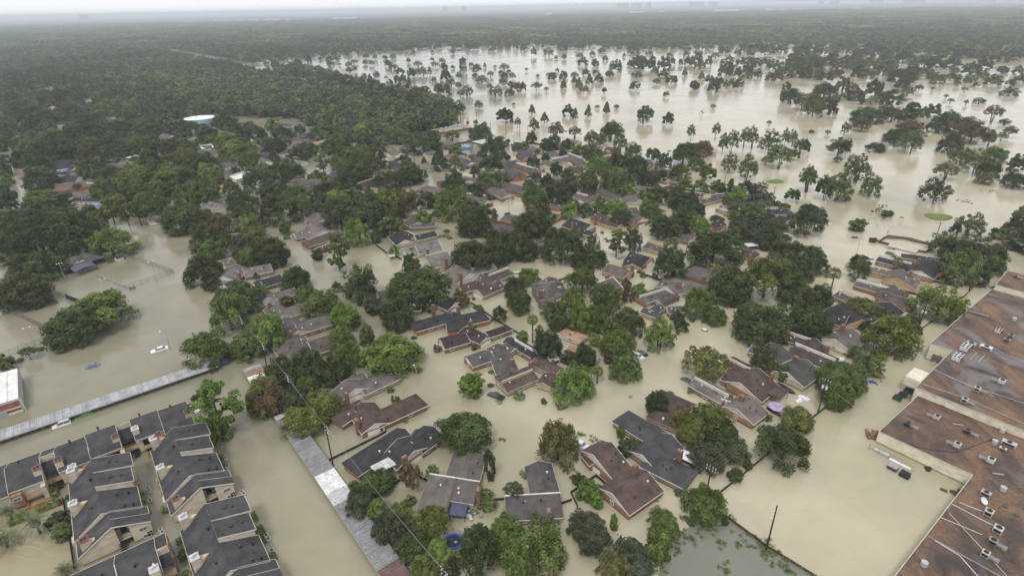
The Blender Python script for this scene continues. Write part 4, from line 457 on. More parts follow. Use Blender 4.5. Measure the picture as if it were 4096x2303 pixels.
TREES = [
('O','yg',-148.9,183.2,10.5,4.6,5.8,(3,71)),
('O','d',-36,198.5,12.4,5.4,6,(1,24)),
('O','d',-150.4,172.7,10.5,4.6,4.8,(2,73)),
('O','g',-37.6,150.8,9.4,4.1,4.7,(0,26)),
('O','d',81.3,164.7,10,5.2,5.7,(2,46)),
('O','d',86.5,227.7,13,5.6,6.2,(1,61)),
('O','d',-166.4,280.2,12.5,5.1,6.9,(1,119)),
('O','m',5.1,79.3,5.6,6.2,4.4,(1,78)),
('O','m',-217,339.9,16.4,8.7,9.1,(2,119)),
('O','d',-12.7,113.3,6.7,2.9,5.2,(3,80)),
('O','d',-202.5,224.5,11.2,4.9,5.5,(0,69)),
('O','d',-203.6,251.9,12.3,8.6,9,(2,69)),
('O','d',193.1,219.9,11,5.3,5.9,(3,85)),
('O','d',64.9,107.1,6,4,4.5,(3,81)),
('P','g',-77,120,5.9,8,8.3,(3,76)),
('O','d',-102.6,191.5,9.3,4,4.7,(0,13)),
('O','d',-16.6,225.7,10.6,5.2,6.1,(2,22)),
('O','m',95,193.2,9.3,7,8.6,(1,40)),
('L','y',57,144.2,6.8,3.3,4.9,(2,45)),
('O','yg',118.5,154,7.5,5.7,6.3,(1,51)),
('O','yg',147.8,174.8,8.2,5.3,5.9,(1,55)),
('O','y',-55.1,121.3,6,2.6,3.4,(2,75)),
('O','m',-2.1,82.9,4,3.6,4.5,(1,79)),
('O','m',-0.5,77.4,3.9,3.5,4.3,(3,79)),
('O','d',51.8,114,5,2.3,3.2,(3,45)),
('O','d',51.8,107.9,4.8,2.2,3.1,(1,5)),
('O','g',17.5,134,6.4,4.2,4.9,(1,30)),
('O','d',97.9,165.9,7.6,5.4,4.2,(0,51)),
('O','d',-187.1,197.9,8.6,5.8,6.4,(0,71)),
('O','m',93.4,135.8,6.5,2.9,3.6,(1,81)),
('O','d',-74.2,281.5,11.5,7.4,7.9,(0,113)),
('O','m',-96.3,154.9,6.9,4.8,5.4,(2,77)),
('O','d',21.7,232,9.5,6.2,8.1,(1,35)),
('O','d',-218.2,250.9,10.2,6.2,6.8,(0,117)),
('O','d',-247.8,279.9,11.2,5,5.7,(0,70)),
('O','m',40.6,90.3,4.6,2.7,3.4,(2,91)),
('O','g',-184.4,247.9,9.8,6.1,6,(2,70)),
('O','m',-30.8,290.8,11.1,7.7,8.2,(2,112)),
('O','yg',-200.9,426.7,15.6,7.4,7.9,(2,95)),
('O','d',-292.4,458.1,15.2,6.6,7.7,(0,68)),
('O','d',-122.2,289.4,10.8,6.7,7.2,(2,115)),
('O','d',-349.8,442,15.7,8.6,9,(2,117)),
('O','d',-7.9,77.4,3.9,4.4,7.6,(1,78)),
('O','m',49.4,116.3,5.2,4.1,4.8,(1,6)),
('O','v',14.6,86.8,3.8,1.7,2.6,(1,3)),
('O','v',15.6,82.5,3.6,1.6,2.5,(3,3)),
('O','d',-104.5,325.7,11.7,5.1,5.7,(2,7)),
('O','d',-256.1,289.1,10.2,4.4,5.2,(0,119)),
('O','d',-233.8,287.9,10.1,4.4,5.2,(2,71)),
('O','m',-17.5,77,3.4,1.5,2.5,(3,78)),
('O','g',-81,163.7,6.5,5.6,6.2,(0,15)),
('O','m',-70.1,184.9,7.1,4.5,5.1,(2,15)),
('O','d',79.8,189.9,7.3,6.7,6.6,(1,40)),
('O','d',-66.3,449.1,15.2,7.2,7.7,(0,82)),
('O','d',10.8,267,9.4,4.2,4.9,(1,110)),
('O','d',-147.6,374,12.6,6.6,6.1,(1,95)),
('O','oy',10.5,108.2,4.6,5.1,6.2,(0,4)),
('O','d',33.5,225.4,8.1,4.5,4,(0,36)),
('L','v',140,256,8.1,6.3,7.6,(3,86)),
('O','d',-307,433.2,14,6.6,7.2,(2,119)),
('O','d',-375.7,517.8,16.5,8.3,8.8,(0,95)),
('O','y',-17.8,87.3,3.8,1.7,3.4,(0,79)),
('O','d',-20.7,82.2,3.7,1.6,2.4,(0,78)),
('O','o',369.3,473.5,14.6,6.3,7,(2,105)),
('L','d',73.7,258.3,7.9,4,5.8,(0,61)),
('O','d',-86.8,280.3,9.3,6.8,7.4,(2,8)),
('O','m',-435.6,652.4,17.8,7.7,9,(0,68)),
('O','d',-126.2,216.1,7.5,5.5,6,(0,11)),
('O','m',-98.4,175.5,6.3,6.4,6.9,(0,13)),
('O','d',-58.5,198,6.9,6.3,6.9,(0,24)),
('O','o',-68.2,130.3,5,4.6,5.2,(3,76)),
('O','d',-40.9,176.1,6.3,5.3,5.1,(0,25)),
('L','m',33.5,142.5,4.9,3.8,3.8,(1,43)),
('O','m',32.9,155,5.7,4.2,4.9,(1,43)),
('O','d',107.1,250.7,8.5,3.7,4.4,(3,63)),
('O','y',-69.3,130.2,4.9,5.2,5,(3,76)),
('O','v',-60.3,129.3,4.8,2.9,3.6,(1,76)),
('O','y',-52.3,127.1,4.8,3.3,4,(1,76)),
('O','v',-26.9,86.1,3.6,2.6,3.4,(0,78)),
('O','v',22.9,76.1,3.2,1.4,2.3,(0,91)),
('O','d',-105.5,233.4,7.6,5.5,6.1,(1,9)),
('O','m',-85.9,158.6,5.6,3.5,4.2,(2,77)),
('O','d',-60.7,144.4,5.2,4.9,5.5,(1,76)),
('L','d',72.9,255.2,7.5,4.4,6.2,(2,39)),
('O','d',62.5,208.8,6.9,5.3,8.2,(3,61)),
('O','d',10.1,260.9,8.4,5.6,6.2,(0,109)),
('O','d',-212,390.7,11.8,7,7.5,(2,95)),
('O','m',-199.5,308.1,9.6,6.2,6.3,(0,118)),
('O','m',174.3,203,6.7,6,6.6,(1,52)),
('O','d',325,534.2,15.6,6.8,5.2,(1,101)),
('O','d',-138.7,331.8,9.9,5.1,5.7,(1,114)),
('O','m',-126,327.2,8.4,3,4.9,(2,115)),
('O','d',-553.1,740,20.6,8.9,9.3,(0,104)),
('O','d',-32.1,99.5,3.8,1.8,2.6,(1,75)),
('O','v',45.4,104,4,2.9,3.6,(1,5)),
('O','oy',18.6,76.2,3.2,2.3,3.1,(0,91)),
('O','d',-67.7,139.7,4.9,4.7,5.3,(1,77)),
('O','yg',22,180.8,5.2,4.4,5.3,(0,37)),
('O','yg',22.9,169.7,4.9,4.1,5,(2,43)),
('L','g',47,157.8,4.8,5.1,5.7,(3,41)),
('O','d',-224.2,242.2,7.5,6.7,7.2,(69,117,0)),
('O','oy',122.4,178.1,5.8,2.5,3.3,(1,56)),
('O','d',-220.4,494.4,13.8,8.4,8.8,(1,68)),
('O','m',-160.3,501.7,12.6,5.4,6.6,(1,68)),
('O','d',-302.4,365.4,10.5,5.4,6,(2,70)),
('P','d',-247.6,306.6,8.2,4.8,8.8,(0,117)),
('O','d',-261.6,372.9,10.7,5.1,5.8,(0,118)),
('O','m',-179.4,327.6,9.5,5.4,7.7,(0,95)),
('O','m',34.2,182.9,5.8,5.1,5.7,(3,36)),
('O','d',38.9,168.4,5.5,3.8,4.5,(0,42)),
('O','y',73.6,118.3,4.2,2.5,3.2,(1,81)),
('O','m',30.9,88.2,2.9,1.3,2.2,(0,91)),
('O','m',31.4,85.2,2.8,1.2,2.2,(0,93)),
('O','d',-17.6,263.8,7.7,6.6,7.2,(0,111)),
('O','m',27.2,198.9,6.1,4.8,5.5,(0,36)),
('O','d',-64.7,360.3,10.1,4.8,5.5,(2,113)),
('L','oy',43.1,327.6,8.4,5,7.6,(0,108)),
('O','d',-100.9,364.4,10.2,6.6,7.1,(0,112)),
('O','m',-111.7,403.6,11.1,6.2,6.8,(0,113)),
('O','d',-247.4,302.6,8.6,4.2,4.9,(117,69,0)),
('O','d',-489.9,615,16.4,8,8.4,(117,68,0)),
('O','o',352.2,440.3,11.9,5.2,8.2,(2,85)),
('O','d',-17.9,264.7,7.4,6.4,7,(1,112)),
('O','d',27,313.8,8.6,5.4,6,(2,109)),
('O','g',-99,316,8.7,4,4.6,(2,7)),
('O','m',-92.5,481,11.1,4.8,6.1,(0,82)),
('O','d',-327.3,536.1,14,6.5,7,(3,104)),
('O','m',88.2,127.5,4.2,4.3,4.9,(1,81)),
('O','y',43.9,118.4,3.4,2.8,3.7,(1,6)),
('O','y',43.8,112.9,3.3,2.7,3.6,(1,5)),
('S','m',27.9,79.8,2.7,3.9,3.9,(0,91)),
('O','v',22.7,80.7,3,1.3,2.1,(0,93)),
('O','d',-144.3,255.4,7.2,5,5.6,(0,116)),
('O','oy',-147.9,277.4,7.7,4.1,4.7,(0,116)),
('O','d',-86.5,208.3,6,4.1,4.7,(2,13)),
('O','g',-58.2,176.3,5.3,3.8,4.5,(1,15)),
('O','m',-55,160.2,4.3,3.9,4.8,(1,16)),
('O','m',-51,151.3,4.1,3.7,4.6,(1,15)),
('O','d',-53.1,143.3,4.5,4,4.7,(3,15)),
('O','m',65.6,179.4,5.4,5,5.6,(1,40)),
('O','d',104.1,188.6,5.6,3.7,4.4,(0,56)),
('O','d',113.4,205.9,6,4.4,5,(1,59)),
('L','d',230.8,300.7,7.4,5.5,7.2,(2,85)),
('O','d',-10.7,415.1,10.7,7.5,8,(1,83)),
('O','d',-141.1,293.9,7.2,3.1,4.1,(0,115)),
('L','m',181.9,307.4,7.3,7,8.1,(1,86)),
('L','m',211.3,343,8,7.3,9.2,(2,88)),
('K','m',-105.9,96.2,2.4,0.8,1,(0,92)),
('O','v',-35,96.3,2.8,1.3,2.2,(1,75)),
('O','v',-33.1,93,2.8,1.2,2.1,(0,79)),
('S','g',-12.1,134.7,3.7,3.3,4,(0,80)),
('O','v',-34.3,92.7,3.2,2,2.8,(3,75)),
('O','g',-16.4,82,2.4,1.1,2,(0,78)),
('O','g',-15.1,79.5,2.3,1,2,(3,78)),
('O','v',-120.8,243.3,6.5,4.6,5.2,(1,9)),
('O','d',4.4,233.4,6.3,6.1,6.6,(0,35)),
('O','v',10.7,154.5,4.5,4,4.7,(1,29)),
('O','d',110.4,183.8,5.2,3.7,4.4,(2,47)),
('O','d',118.2,229.4,6.2,4.2,4.8,(1,63)),
('O','v',152,275.4,7.3,3.3,4,(3,86)),
('O','d',-272.4,562.4,13.7,6.4,6.1,(2,114)),
('O','m',-131.8,447.9,11.1,7,7.5,(0,84)),
('O','d',-150.7,312.4,8.1,5.2,5.8,(1,118)),
('O','yg',-64.5,291.9,7.6,7.3,7.8,(0,113)),
('O','m',-129.8,486.6,12,5.5,6.1,(2,113)),
('O','g',-126.6,510.9,11.8,5.1,6,(0,82)),
('O','g',-278.1,329.9,8.5,3.7,4.4,(0,117)),
('O','d',-205.5,358.4,9.1,5.7,6.2,(2,118)),
('O','d',-290.3,536.4,13.1,5.7,6.3,(3,68)),
('O','d',-428.9,606.4,12.5,4.6,6.9,(68,117,0)),
('O','d',-468.8,602.8,14.6,7.4,7.8,(117,104,0)),
('O','m',444.3,933,20,12.6,13.5,(1,101)),
('O','d',-75.7,350.9,8.8,4.5,5.2,(0,84)),
('O','o',327.6,475.1,11.5,5,5.6,(2,88)),
('O','d',74.9,143.7,4.2,4.2,4.8,(2,44)),
('L','y',214.2,252.2,5.9,4.5,5.8,(1,85)),
('L','m',179,377.8,8.3,5.3,10.2,(2,86)),
('O','d',-14.1,389.6,8.5,3.7,4.4,(1,84)),
('O','m',14.1,301.6,7.6,6.2,6.7,(2,109)),
('O','d',-194,503.6,11.7,5.1,5.8,(68,95,0)),
('O','m',-177.5,326.9,8.1,4.9,7.6,(2,118)),
('O','d',-331.5,404,9.8,7.7,8.2,(117,119,0)),
('O','m',-186.1,321.4,8,5.7,6.8,(0,114)),
('O','d',527,810.8,16.9,7.6,8.5,(2,105)),
('L','v',-0.6,95.5,2.4,0.8,3.5,(1,79)),
('O','d',-6.4,228,5.9,4.9,5.5,(3,111)),
('O','d',0.8,195.2,4.5,4,4.9,(1,23)),
('O','d',2.5,184.5,4.3,3.8,4.7,(1,22)),
('O','d',14.7,178.7,4.2,2.8,3.7,(2,43)),
('O','d',15.8,170.9,4.1,2.7,3.6,(2,29)),
('O','d',127.2,222.8,5,3.2,4.2,(2,56)),
('O','d',124.4,212.5,4.8,3.1,4,(0,53)),
('O','d',123.6,252.5,6.4,3.4,4.1,(3,86)),
('O','v',114.7,240.9,6.2,3.2,3.9,(3,63)),
('O','m',89.1,132.6,3.4,2.9,3.8,(3,48)),
('O','m',87.5,126.7,3.2,2.8,3.7,(1,44)),
('O','d',294.3,440.6,10.3,4.7,6.8,(0,105)),
('O','d',94.5,295.2,7.2,4.7,5.3,(0,63)),
('O','m',67.3,350.3,8.3,4.2,4.9,(2,108)),
('O','m',-95.6,382.5,9,9.3,9.7,(0,83)),
('O','d',-63.5,359.9,8.5,4.4,5,(2,112)),
('O','d',-288.4,391.9,9.2,5.2,5.8,(0,114)),
('O','d',-260.3,284.8,6.9,4.8,5.5,(117,70,0)),
('O','d',231.5,247.4,5.3,3.6,4.5,(3,105)),
('O','d',224.1,235.4,5.1,3.5,4.4,(1,85)),
('O','m',105.7,143.1,4,2.2,3,(3,51)),
('O','d',360.3,682.3,13.6,7.3,8.2,(1,99)),
('L','m',299.1,375.8,7.8,4.9,6.9,(2,105)),
('O','d',293.5,324.8,7.6,3.5,4.8,(1,105)),
('O','m',-12.2,347.9,8,5.2,5.8,(2,106)),
('O','m',-113.2,299.3,7,5.1,5.7,(1,115)),
('O','d',-354.2,542.5,11.9,6.2,6.8,(68,104,0)),
('O','d',-466.2,552.8,12.1,5.3,5.9,(68,119,0)),
('L','o',-23.9,99.7,2.7,2.4,4.6,(2,79)),
('O','m',-25.6,91.4,2.4,1.1,2,(0,79)),
('O','m',-24.1,88.8,2.3,1,2,(0,78)),
('S','m',16.4,96.3,2.7,2,2,(3,4)),
('O','m',-135.1,240.7,5.8,3.9,4.6,(0,9)),
('O','g',-73,255.6,6.1,5.7,6.2,(1,8)),
('P','m',-73.4,224.8,4.9,6.7,9.4,(1,8)),
('O','m',27.5,170,4.4,4.2,4.9,(2,43)),
('O','d',4,245.3,5.1,3.4,4.3,(0,35)),
('O','d',5.8,233.6,4.9,3.3,4.2,(3,110)),
('O','d',82.6,263.6,6.2,4.8,5.5,(2,61)),
('O','m',92.6,136,3.7,3.5,4.2,(1,46)),
('O','d',-24.3,482.8,10.5,6.1,6.7,(2,83)),
('O','d',127.6,174.3,3.7,1.4,2.7,(3,55)),
('O','m',186.8,231,5.5,4.3,5,(1,87)),
('O','d',120.5,396.9,8.6,5.4,8.3,(1,103)),
('O','d',75.7,381.4,8.4,4.4,5,(0,66)),
('O','d',-33.4,336.4,7.5,4.5,5.1,(0,107)),
('O','m',60.7,331.1,7.4,7.1,7.6,(0,66)),
('O','d',-160.6,356.3,7.8,5.7,6.3,(2,116)),
('O','oy',-56.4,298.4,6.7,6.2,6.8,(0,113)),
('O','d',-112.1,464.7,10,5.3,5.9,(0,83)),
('O','d',-116.5,513.9,10.9,5.5,6,(0,98)),
('O','m',-386.9,471,10.1,6.2,6.8,(2,117)),
('O','y',-234.7,418.8,9.1,5.6,6.2,(2,95)),
('O','m',-344.8,480.4,10.3,4.8,5.4,(117,68,0)),
('O','m',-237.7,483.4,10.3,4.5,5.1,(3,68)),
('O','d',-558.6,676.8,14.1,7.2,7.7,(117,95,0)),
('O','oy',639.7,1111.5,20.5,10.2,11.1,(1,101)),
('O','d',235.1,409.8,8.7,4.8,7.4,(1,86)),
('L','m',266.1,343.2,6.8,3,6.8,(0,105)),
('O','g',-133.1,276.1,6.1,3.8,4.5,(1,116)),
('O','d',-2.2,239.9,5.4,5.2,5.8,(2,22)),
('O','d',22,147.6,3.7,3.7,4.4,(3,43)),
('P','m',46.2,233.8,4.8,4.5,7.5,(3,33)),
('O','d',367.1,489.5,10,6.9,8,(2,85)),
('L','m',293.5,356.8,6.8,6.5,8.5,(2,85)),
('O','d',83.6,476.2,9.8,6.3,8.1,(1,102)),
('O','g',58.1,373.4,7.9,5.3,5.9,(2,108)),
('O','g',-194.3,368.7,7.8,5.9,6.5,(2,95)),
('O','d',-212.5,401.2,8.4,5.7,6.3,(95,68,0)),
('O','m',-149.8,509.7,10.4,5,5.6,(1,95)),
('O','g',-194.1,369.3,7.8,5.6,6.2,(2,114)),
('O','d',-699.5,876.1,17.3,7.5,8,(104,68,0)),
('O','oy',482.7,965.6,17.2,12.3,13.2,(1,100)),
('O','oy',709,1289.3,22.7,11.8,12.7,(1,99)),
('O','d',38.6,125,3.2,3,3.7,(0,6)),
('O','m',-79.1,196.3,4.5,2.9,3.6,(1,13)),
('O','d',-154.1,438.4,8.9,4.7,5.3,(95,115,0)),
('O','d',306.8,647.3,11.6,7,8.2,(3,101)),
('L','m',147.8,352.1,6.5,6.3,9.2,(0,86)),
('O','o',138.8,416.2,8.3,4.8,5.4,(1,103)),
('O','d',94.2,284,6,3,3.7,(0,63)),
('O','g',56,293.5,6.1,3.1,3.8,(3,108)),
('O','m',60.3,414.6,8.3,4.8,5.4,(3,102)),
('O','m',-243.2,336.6,6.9,5.5,6.1,(0,119)),
('O','d',-255.4,407.6,8.2,6.5,7,(68,118,0)),
('O','m',501.1,1023.9,17.5,8.7,9.6,(1,100)),
('O','d',838.7,1133.3,16.4,7.1,9.6,(2,88)),
('O','m',329.2,386,7.8,4.1,4.8,(2,105)),
('K','m',-109.9,92.5,1.8,0.8,1,(2,90)),
('S','d',-100.2,91.4,2.3,1.2,1.2,(2,90)),
('O','y',-61,138.7,3.3,1.4,2.3,(1,77)),
('O','g',-30.5,91.9,2.5,1.7,2.5,(1,75)),
('O','y',-125,264.7,5.6,2.4,3.2,(1,116)),
('O','m',-114.1,230.2,4.9,4,4.7,(1,9)),
('O','y',-60.2,136.5,3.3,2.5,3.3,(3,15)),
('O','g',6.4,208.2,4.5,2.9,3.6,(1,23)),
('O','m',69.8,173.2,3.9,2.4,3.2,(1,41)),
('L','g',89.1,257.8,4.9,3.8,6,(2,61)),
('O','m',95.4,136.9,2.9,2.8,3.7,(1,48)),
('O','m',93.5,131.2,2.8,2.7,3.6,(4,49)),
('L','m',189.9,421.4,7.5,6.6,9.5,(1,99)),
('O','m',555.1,978,16.4,7.4,8.3,(1,99)),
('O','d',681.9,1057.4,17.7,9,9.1,(1,100)),
('O','g',-231.5,475.1,9,5.9,6.5,(3,68)),
('P','m',-87.7,389.5,6.8,10.5,11.7,(2,113)),
('O','d',-80.9,318.6,5.4,1.8,3.5,(0,113)),
('O','g',-408.3,528.4,9.9,4.4,5.1,(2,117)),
('O','m',-252.9,453.4,8.6,4.9,5.5,(2,95)),
('O','d',-261.4,448,8.5,6,6.5,(68,114,0)),
('P','y',-209.4,290.1,5.2,5.2,9.4,(1,117)),
('O','d',-483,653.7,12.1,6,6.5,(104,117,0)),
('O','m',626.7,1314.4,21.3,10.1,11,(2,103)),
('O','oy',292.8,568.3,9.6,9.4,11.6,(3,101)),
('L','m',203.3,314,5.6,5.6,6.3,(2,96)),
('O','d',267.6,418.9,6.8,2.5,3.3,(2,96)),
('O','d',315.9,410.8,7.8,6.4,7,(2,87)),
('O','m',105.5,352.7,6.7,4.9,5.6,(1,66)),
('O','d',-180.7,452.5,8.4,5.3,6.5,(95,114,0)),
('O','m',547.6,885.6,14.3,8.8,10.2,(2,86)),
('S','v',27.7,110,2.4,2.1,2.1,(0,5)),
('S','v',-50.4,186.1,3.5,2.9,2.9,(3,24)),
('O','m',137.5,205.9,4.2,3.9,4.6,(0,53)),
('O','m',192.4,208.4,4.2,3.5,4.2,(1,52)),
('O','g',125.5,303.5,5.8,4.2,4.8,(2,63)),
('O','d',89.4,302.6,5.8,4.7,5.3,(3,66)),
('P','m',121.2,272.8,4.8,4.3,6,(1,63)),
('L','g',91.9,264.4,4.7,2.7,4.1,(0,63)),
('O','d',85.9,380.1,7,4.5,5.1,(0,103)),
('O','v',83.7,338.8,6.4,4.6,5.2,(0,66)),
('O','v',55.5,275.3,5.3,3.5,4.2,(0,34)),
('O','y',-216.4,287.6,5.5,4,4.7,(3,117)),
('O','d',-494.9,669.3,11.8,5.1,5.7,(104,119,0)),
('O','d',-635.1,768.8,13.4,7,7.5,(104,95,0)),
('O','d',-463.9,668.5,11.8,6.1,6.7,(95,104,0)),
('O','m',673.5,986.6,15.5,8.4,9.3,(101,105,0)),
('O','m',960.5,1299,18.1,8.2,10,(2,85)),
('O','oy',998,1287.9,18,8.1,9.9,(2,105)),
('O','o',348.3,534.1,9.5,5.1,6.9,(1,101)),
('O','m',288.9,412.5,7.5,5.5,9.3,(0,105)),
('O','d',294.4,347,6.4,5,5.7,(1,88)),
('O','m',72,284.5,5.3,4.2,5,(2,67)),
('P','m',114.2,276.5,4.6,3.9,5.3,(2,60)),
('O','d',85.2,266.9,4.9,4.2,4.9,(2,61)),
('L','m',174.3,307.1,5,3.5,10.3,(2,62)),
('L','o',297.6,492.6,7.6,4.9,7.2,(1,86)),
('L','oy',282.8,333.6,5.4,2.6,3.5,(2,105)),
('S','m',-96.6,87.8,1.9,1.7,1.7,(1,90)),
('L','d',563.5,671.9,9.6,4.3,4.2,(2,105)),
('L','m',171.9,323.9,5,4.8,10.1,(1,63)),
('L','o',298,601.5,8.8,5.2,10.7,(3,101)),
('L','o',428.7,520.3,7.5,4.1,10.2,(2,105)),
('B','m',189.6,279.7,4.4,3,3.2,(0,88)),
('L','m',-47.4,487.1,7.1,3.4,5.4,(3,82)),
('S','m',166.8,259.9,4.1,2.9,2.9,(0,96)),
('S','d',51.2,100.5,1.9,1.3,1.3,(2,91)),
('B','v',12.8,104,2,1.1,1.3,(0,4)),
('L','m',90.5,420.4,6,4.2,5.6,(0,103)),
('P','y',-200.9,288.3,4.3,6,9.6,(0,119)),
('P','m',-194.2,287.9,4.3,4.3,9.3,(0,119)),
('L','m',-47,159.7,2.7,3.8,6,(1,15)),
('L','v',115.1,258.2,4,2,4.2,(1,63)),
('P','m',111.8,273.2,4.1,2.2,4,(3,63)),
('L','m',142.9,369.4,5.2,4.9,7.3,(2,64)),
('L','d',-156.7,159.1,2.5,1.1,3.3,(2,89)),
('L','d',39.8,489.3,6.5,4.7,8.6,(0,102)),
('S','v',-12.7,76.9,1.5,2.2,2.2,(3,78)),
('S','v',14.7,100.3,1.8,1.1,1.1,(0,4)),
('L','m',-47.3,159.6,2.4,3.8,6,()),
('S','m',-3.5,144.2,2.3,0.7,0.7,(0,30)),
('S','v',16.9,151.3,2.4,1.7,1.7,(3,43)),
('P','m',53.5,241.5,3.4,4.1,7,(0,39)),
('L','v',55.8,240.5,3.4,4.5,5,(0,39)),
('S','d',37.8,126.4,2.1,3.1,3.1,(0,6)),
('P','m',119.2,270.7,3.8,2.6,4.3,(0,62)),
('L','m',211.8,418.1,5.4,3.9,6.5,(2,63)),
('P','m',-127.4,390.3,5,4.7,7.8,(0,113)),
('L','m',-39.2,893.5,10.8,4.8,5.5,(1,98)),
('L','m',-153.8,165.3,2.4,1.4,3.6,(0,73)),
('S','o',-85.2,193.4,2.7,1.9,1.9,(1,13)),
('L','m',162.1,421.1,5.2,5.7,11.1,(3,99)),
('L','y',457.9,687.1,8.2,3.9,6.2,(1,101)),
('L','m',172.5,323.6,4.1,4.5,10.2,(0,88)),
('L','d',394.7,457.5,5.6,2.7,6.1,(2,88)),
('L','m',82.2,428.1,5.2,4.5,8.7,(1,102)),
('L','g',-19.4,101.2,1.6,1.6,3.8,(2,79)),
('S','g',17.8,93.2,1.5,1.8,1.8,(3,4)),
('L','oy',143.2,319,3.9,2.8,5,(0,86)),
('L','m',-16.2,751.8,8.4,5.7,6.5,(0,97)),
('L','y',653.3,832.2,8.8,4,5.1,(2,105)),
('L','d',101,380.5,4.4,2.6,3.7,(3,103)),
('L','d',103.4,274.5,2.8,1,3,(0,63)),
('L','m',91.1,359.4,4.2,2,4.2,(2,66)),
('S','v',-86.4,237.3,2.8,2.6,2.6,(3,8)),
('S','g',3.3,163.9,2.1,1.9,1.9,(2,29)),
('L','o',54.5,482.5,5.2,3,7.3,(1,102)),
('L','o',-51.5,756.9,7.9,5.7,7.1,(3,98)),
('L','m',439,848.9,8.8,6.1,7.5,(1,101)),
('S','v',-6.1,102.2,1.4,4.4,4.4,(1,2)),
('S','v',37.3,96.7,1.4,0.4,0.4,(2,91)),
('S','m',79,139.2,1.8,2.4,2.4,(0,49)),
('L','d',102.3,271.7,3.1,1.7,3.1,(3,63)),
('L','d',356.6,428.3,4.6,4.4,7.8,(2,96)),
('L','d',430.4,507.8,4.9,2.2,3,(2,87)),
('L','m',37.3,798,8.1,3.6,7.1,(1,97)),
('L','m',125.4,549.7,5.7,4.8,6.3,(0,99)),
('L','m',1.3,753.2,7.5,4.3,4.7,(3,97)),
('L','m',411.4,717.3,7,4.7,6.8,(1,100)),
('L','g',383.1,628,6.2,3.6,5.3,(1,101)),
('S','d',193.2,280,2.9,1.4,1.4,(0,88)),
('L','m',155.7,420.2,4.1,5.4,9.8,(1,103)),
('L','m',183.7,436.5,4.3,5.8,10.6,(1,66)),
('L','m',63.5,459.9,4.5,3,6.2,(2,108)),
('S','v',-274.6,357.9,3.6,2.1,2.1,(2,117)),
('L','m',-60.3,628.8,6,4.6,6.7,(3,98)),
('L','d',489.1,617.1,5.8,3.1,3.5,(1,101)),
('K','m',-70.7,86,0.9,0.8,0.6,(1,92)),
('K','m',-54.8,88,0.9,0.8,1.3,(3,75)),
('K','m',-49.9,81.4,0.9,0.8,0.7,(0,78)),
('S','m',-37.4,99.5,1.3,1.3,1.3,(1,75)),
('S','m',-37.5,100.1,1.3,0.9,0.9,(0,2)),
('S','m',14.5,95.8,1.2,0.9,0.9,(1,3)),
('S','v',-64.8,256.9,2.6,2.6,2.6,(0,19)),
('S','m',-65.7,270.5,2.8,1.1,1.1,(0,19)),
('S','o',29.7,150.5,1.7,1.7,1.7,(1,43)),
('S','g',70.3,211.6,1.9,0.6,0.7,(2,40)),
('L','y',-37.6,393.6,3.8,4.2,6.4,(3,84)),
('L','d',194.6,920.8,8.2,4.2,5.3,(0,100)),
('L','m',438.2,854.4,7.7,7.4,8.1,(101,99,0)),
('B','v',-180.8,194.6,2.1,1.2,1.4,(3,69)),
('L','m',72.7,455.9,4.2,2.9,6,(0,66)),
('L','m',-6.3,1072,9.3,4.5,6.7,(2,97)),
('L','d',178.8,1546.7,13.2,6.5,8.7,(1,97)),
('L','m',-6.9,861.9,7.3,4.6,5.6,(2,82)),
('S','m',44.3,133.3,1.2,0.4,0.4,(2,6)),
('L','m',178.7,439.9,3.8,5.2,10,(99,103,0)),
('C','m',-35,363.6,3.2,3.4,4.6,(3,84)),
('S','v',-19.5,305.9,2.8,2.1,2.1,(3,107)),
('L','o',94.6,755.5,6.3,3.5,6,(1,97)),
('L','d',491.9,718.7,5.7,2.6,4.9,(101,105,0)),
('L','m',-170.7,1173.9,9.3,4.2,6.4,(0,98)),
('S','d',55.5,104.1,1.2,0.9,0.9,(1,5)),
('S','m',-68.1,82,1,1.1,1.1,(3,92)),
('S','m',27.1,116,1.2,1.8,1.8,(0,5)),
('S','m',37.2,87.9,1,0.7,0.7,(0,93)),
('S','m',-12.6,188.1,1.8,0.5,0.5,(1,26)),
('S','v',37.7,250.4,2.2,1.9,1.9,(3,32)),
('L','m',146.6,468.5,3.8,4.2,8.7,(2,103)),
('L','m',216.3,441.1,3.6,5,7.6,(3,101)),
('S','v',-11.2,321.9,2.8,1,1,(0,106)),
('C','m',-83,328.9,2.8,3.4,4.6,(0,113)),
('P','d',-338.8,979.4,7.7,7,11.9,(1,104)),
('P','m',-178,783.2,6.2,6.2,9.2,(0,98)),
('L','m',224.4,389.7,3.2,1.5,2.8,(0,85)),
('L','m',380,446.3,3.7,2.1,4.3,(2,87)),
('L','m',-32.4,657.3,5.2,3.6,4.9,(2,83)),
('L','d',91.1,1354.7,10.3,7.1,10.2,(2,97)),
('L','m',166.3,468.3,3.7,4,9.5,(2,65)),
('L','m',414,1226,9.1,4.7,6.9,(0,101)),
('L','d',528.9,1379.3,10.2,7.3,9.5,(0,101)),
('L','d',366.4,889.7,6.7,5.7,6.6,(3,101)),
('L','d',648.9,884,6.7,4.4,6.6,(101,85,0)),
('B','v',-177.1,199.3,1.8,0.9,1.1,(0,71)),
('L','m',-135.6,1157.1,8.4,3.8,6,(2,98)),
('L','m',151.7,1292,9.3,4.2,6.4,(0,100)),
('L','m',206,836.9,6.2,3,4.6,(2,99)),
('L','m',174.2,387.6,3,2.3,4.2,(86,103,0)),
('S','d',145.3,300,2.4,1.3,1.3,(2,62)),
('L','m',-138.9,1007.3,7.2,6.1,8.5,(98,97,0)),
('L','d',-85.9,1626.9,11.4,6.8,9,(2,98)),
('L','m',-306,1186,8.4,4.2,6.4,(0,82)),
('P','m',-311.1,962.6,6.9,6.9,10.4,(1,104)),
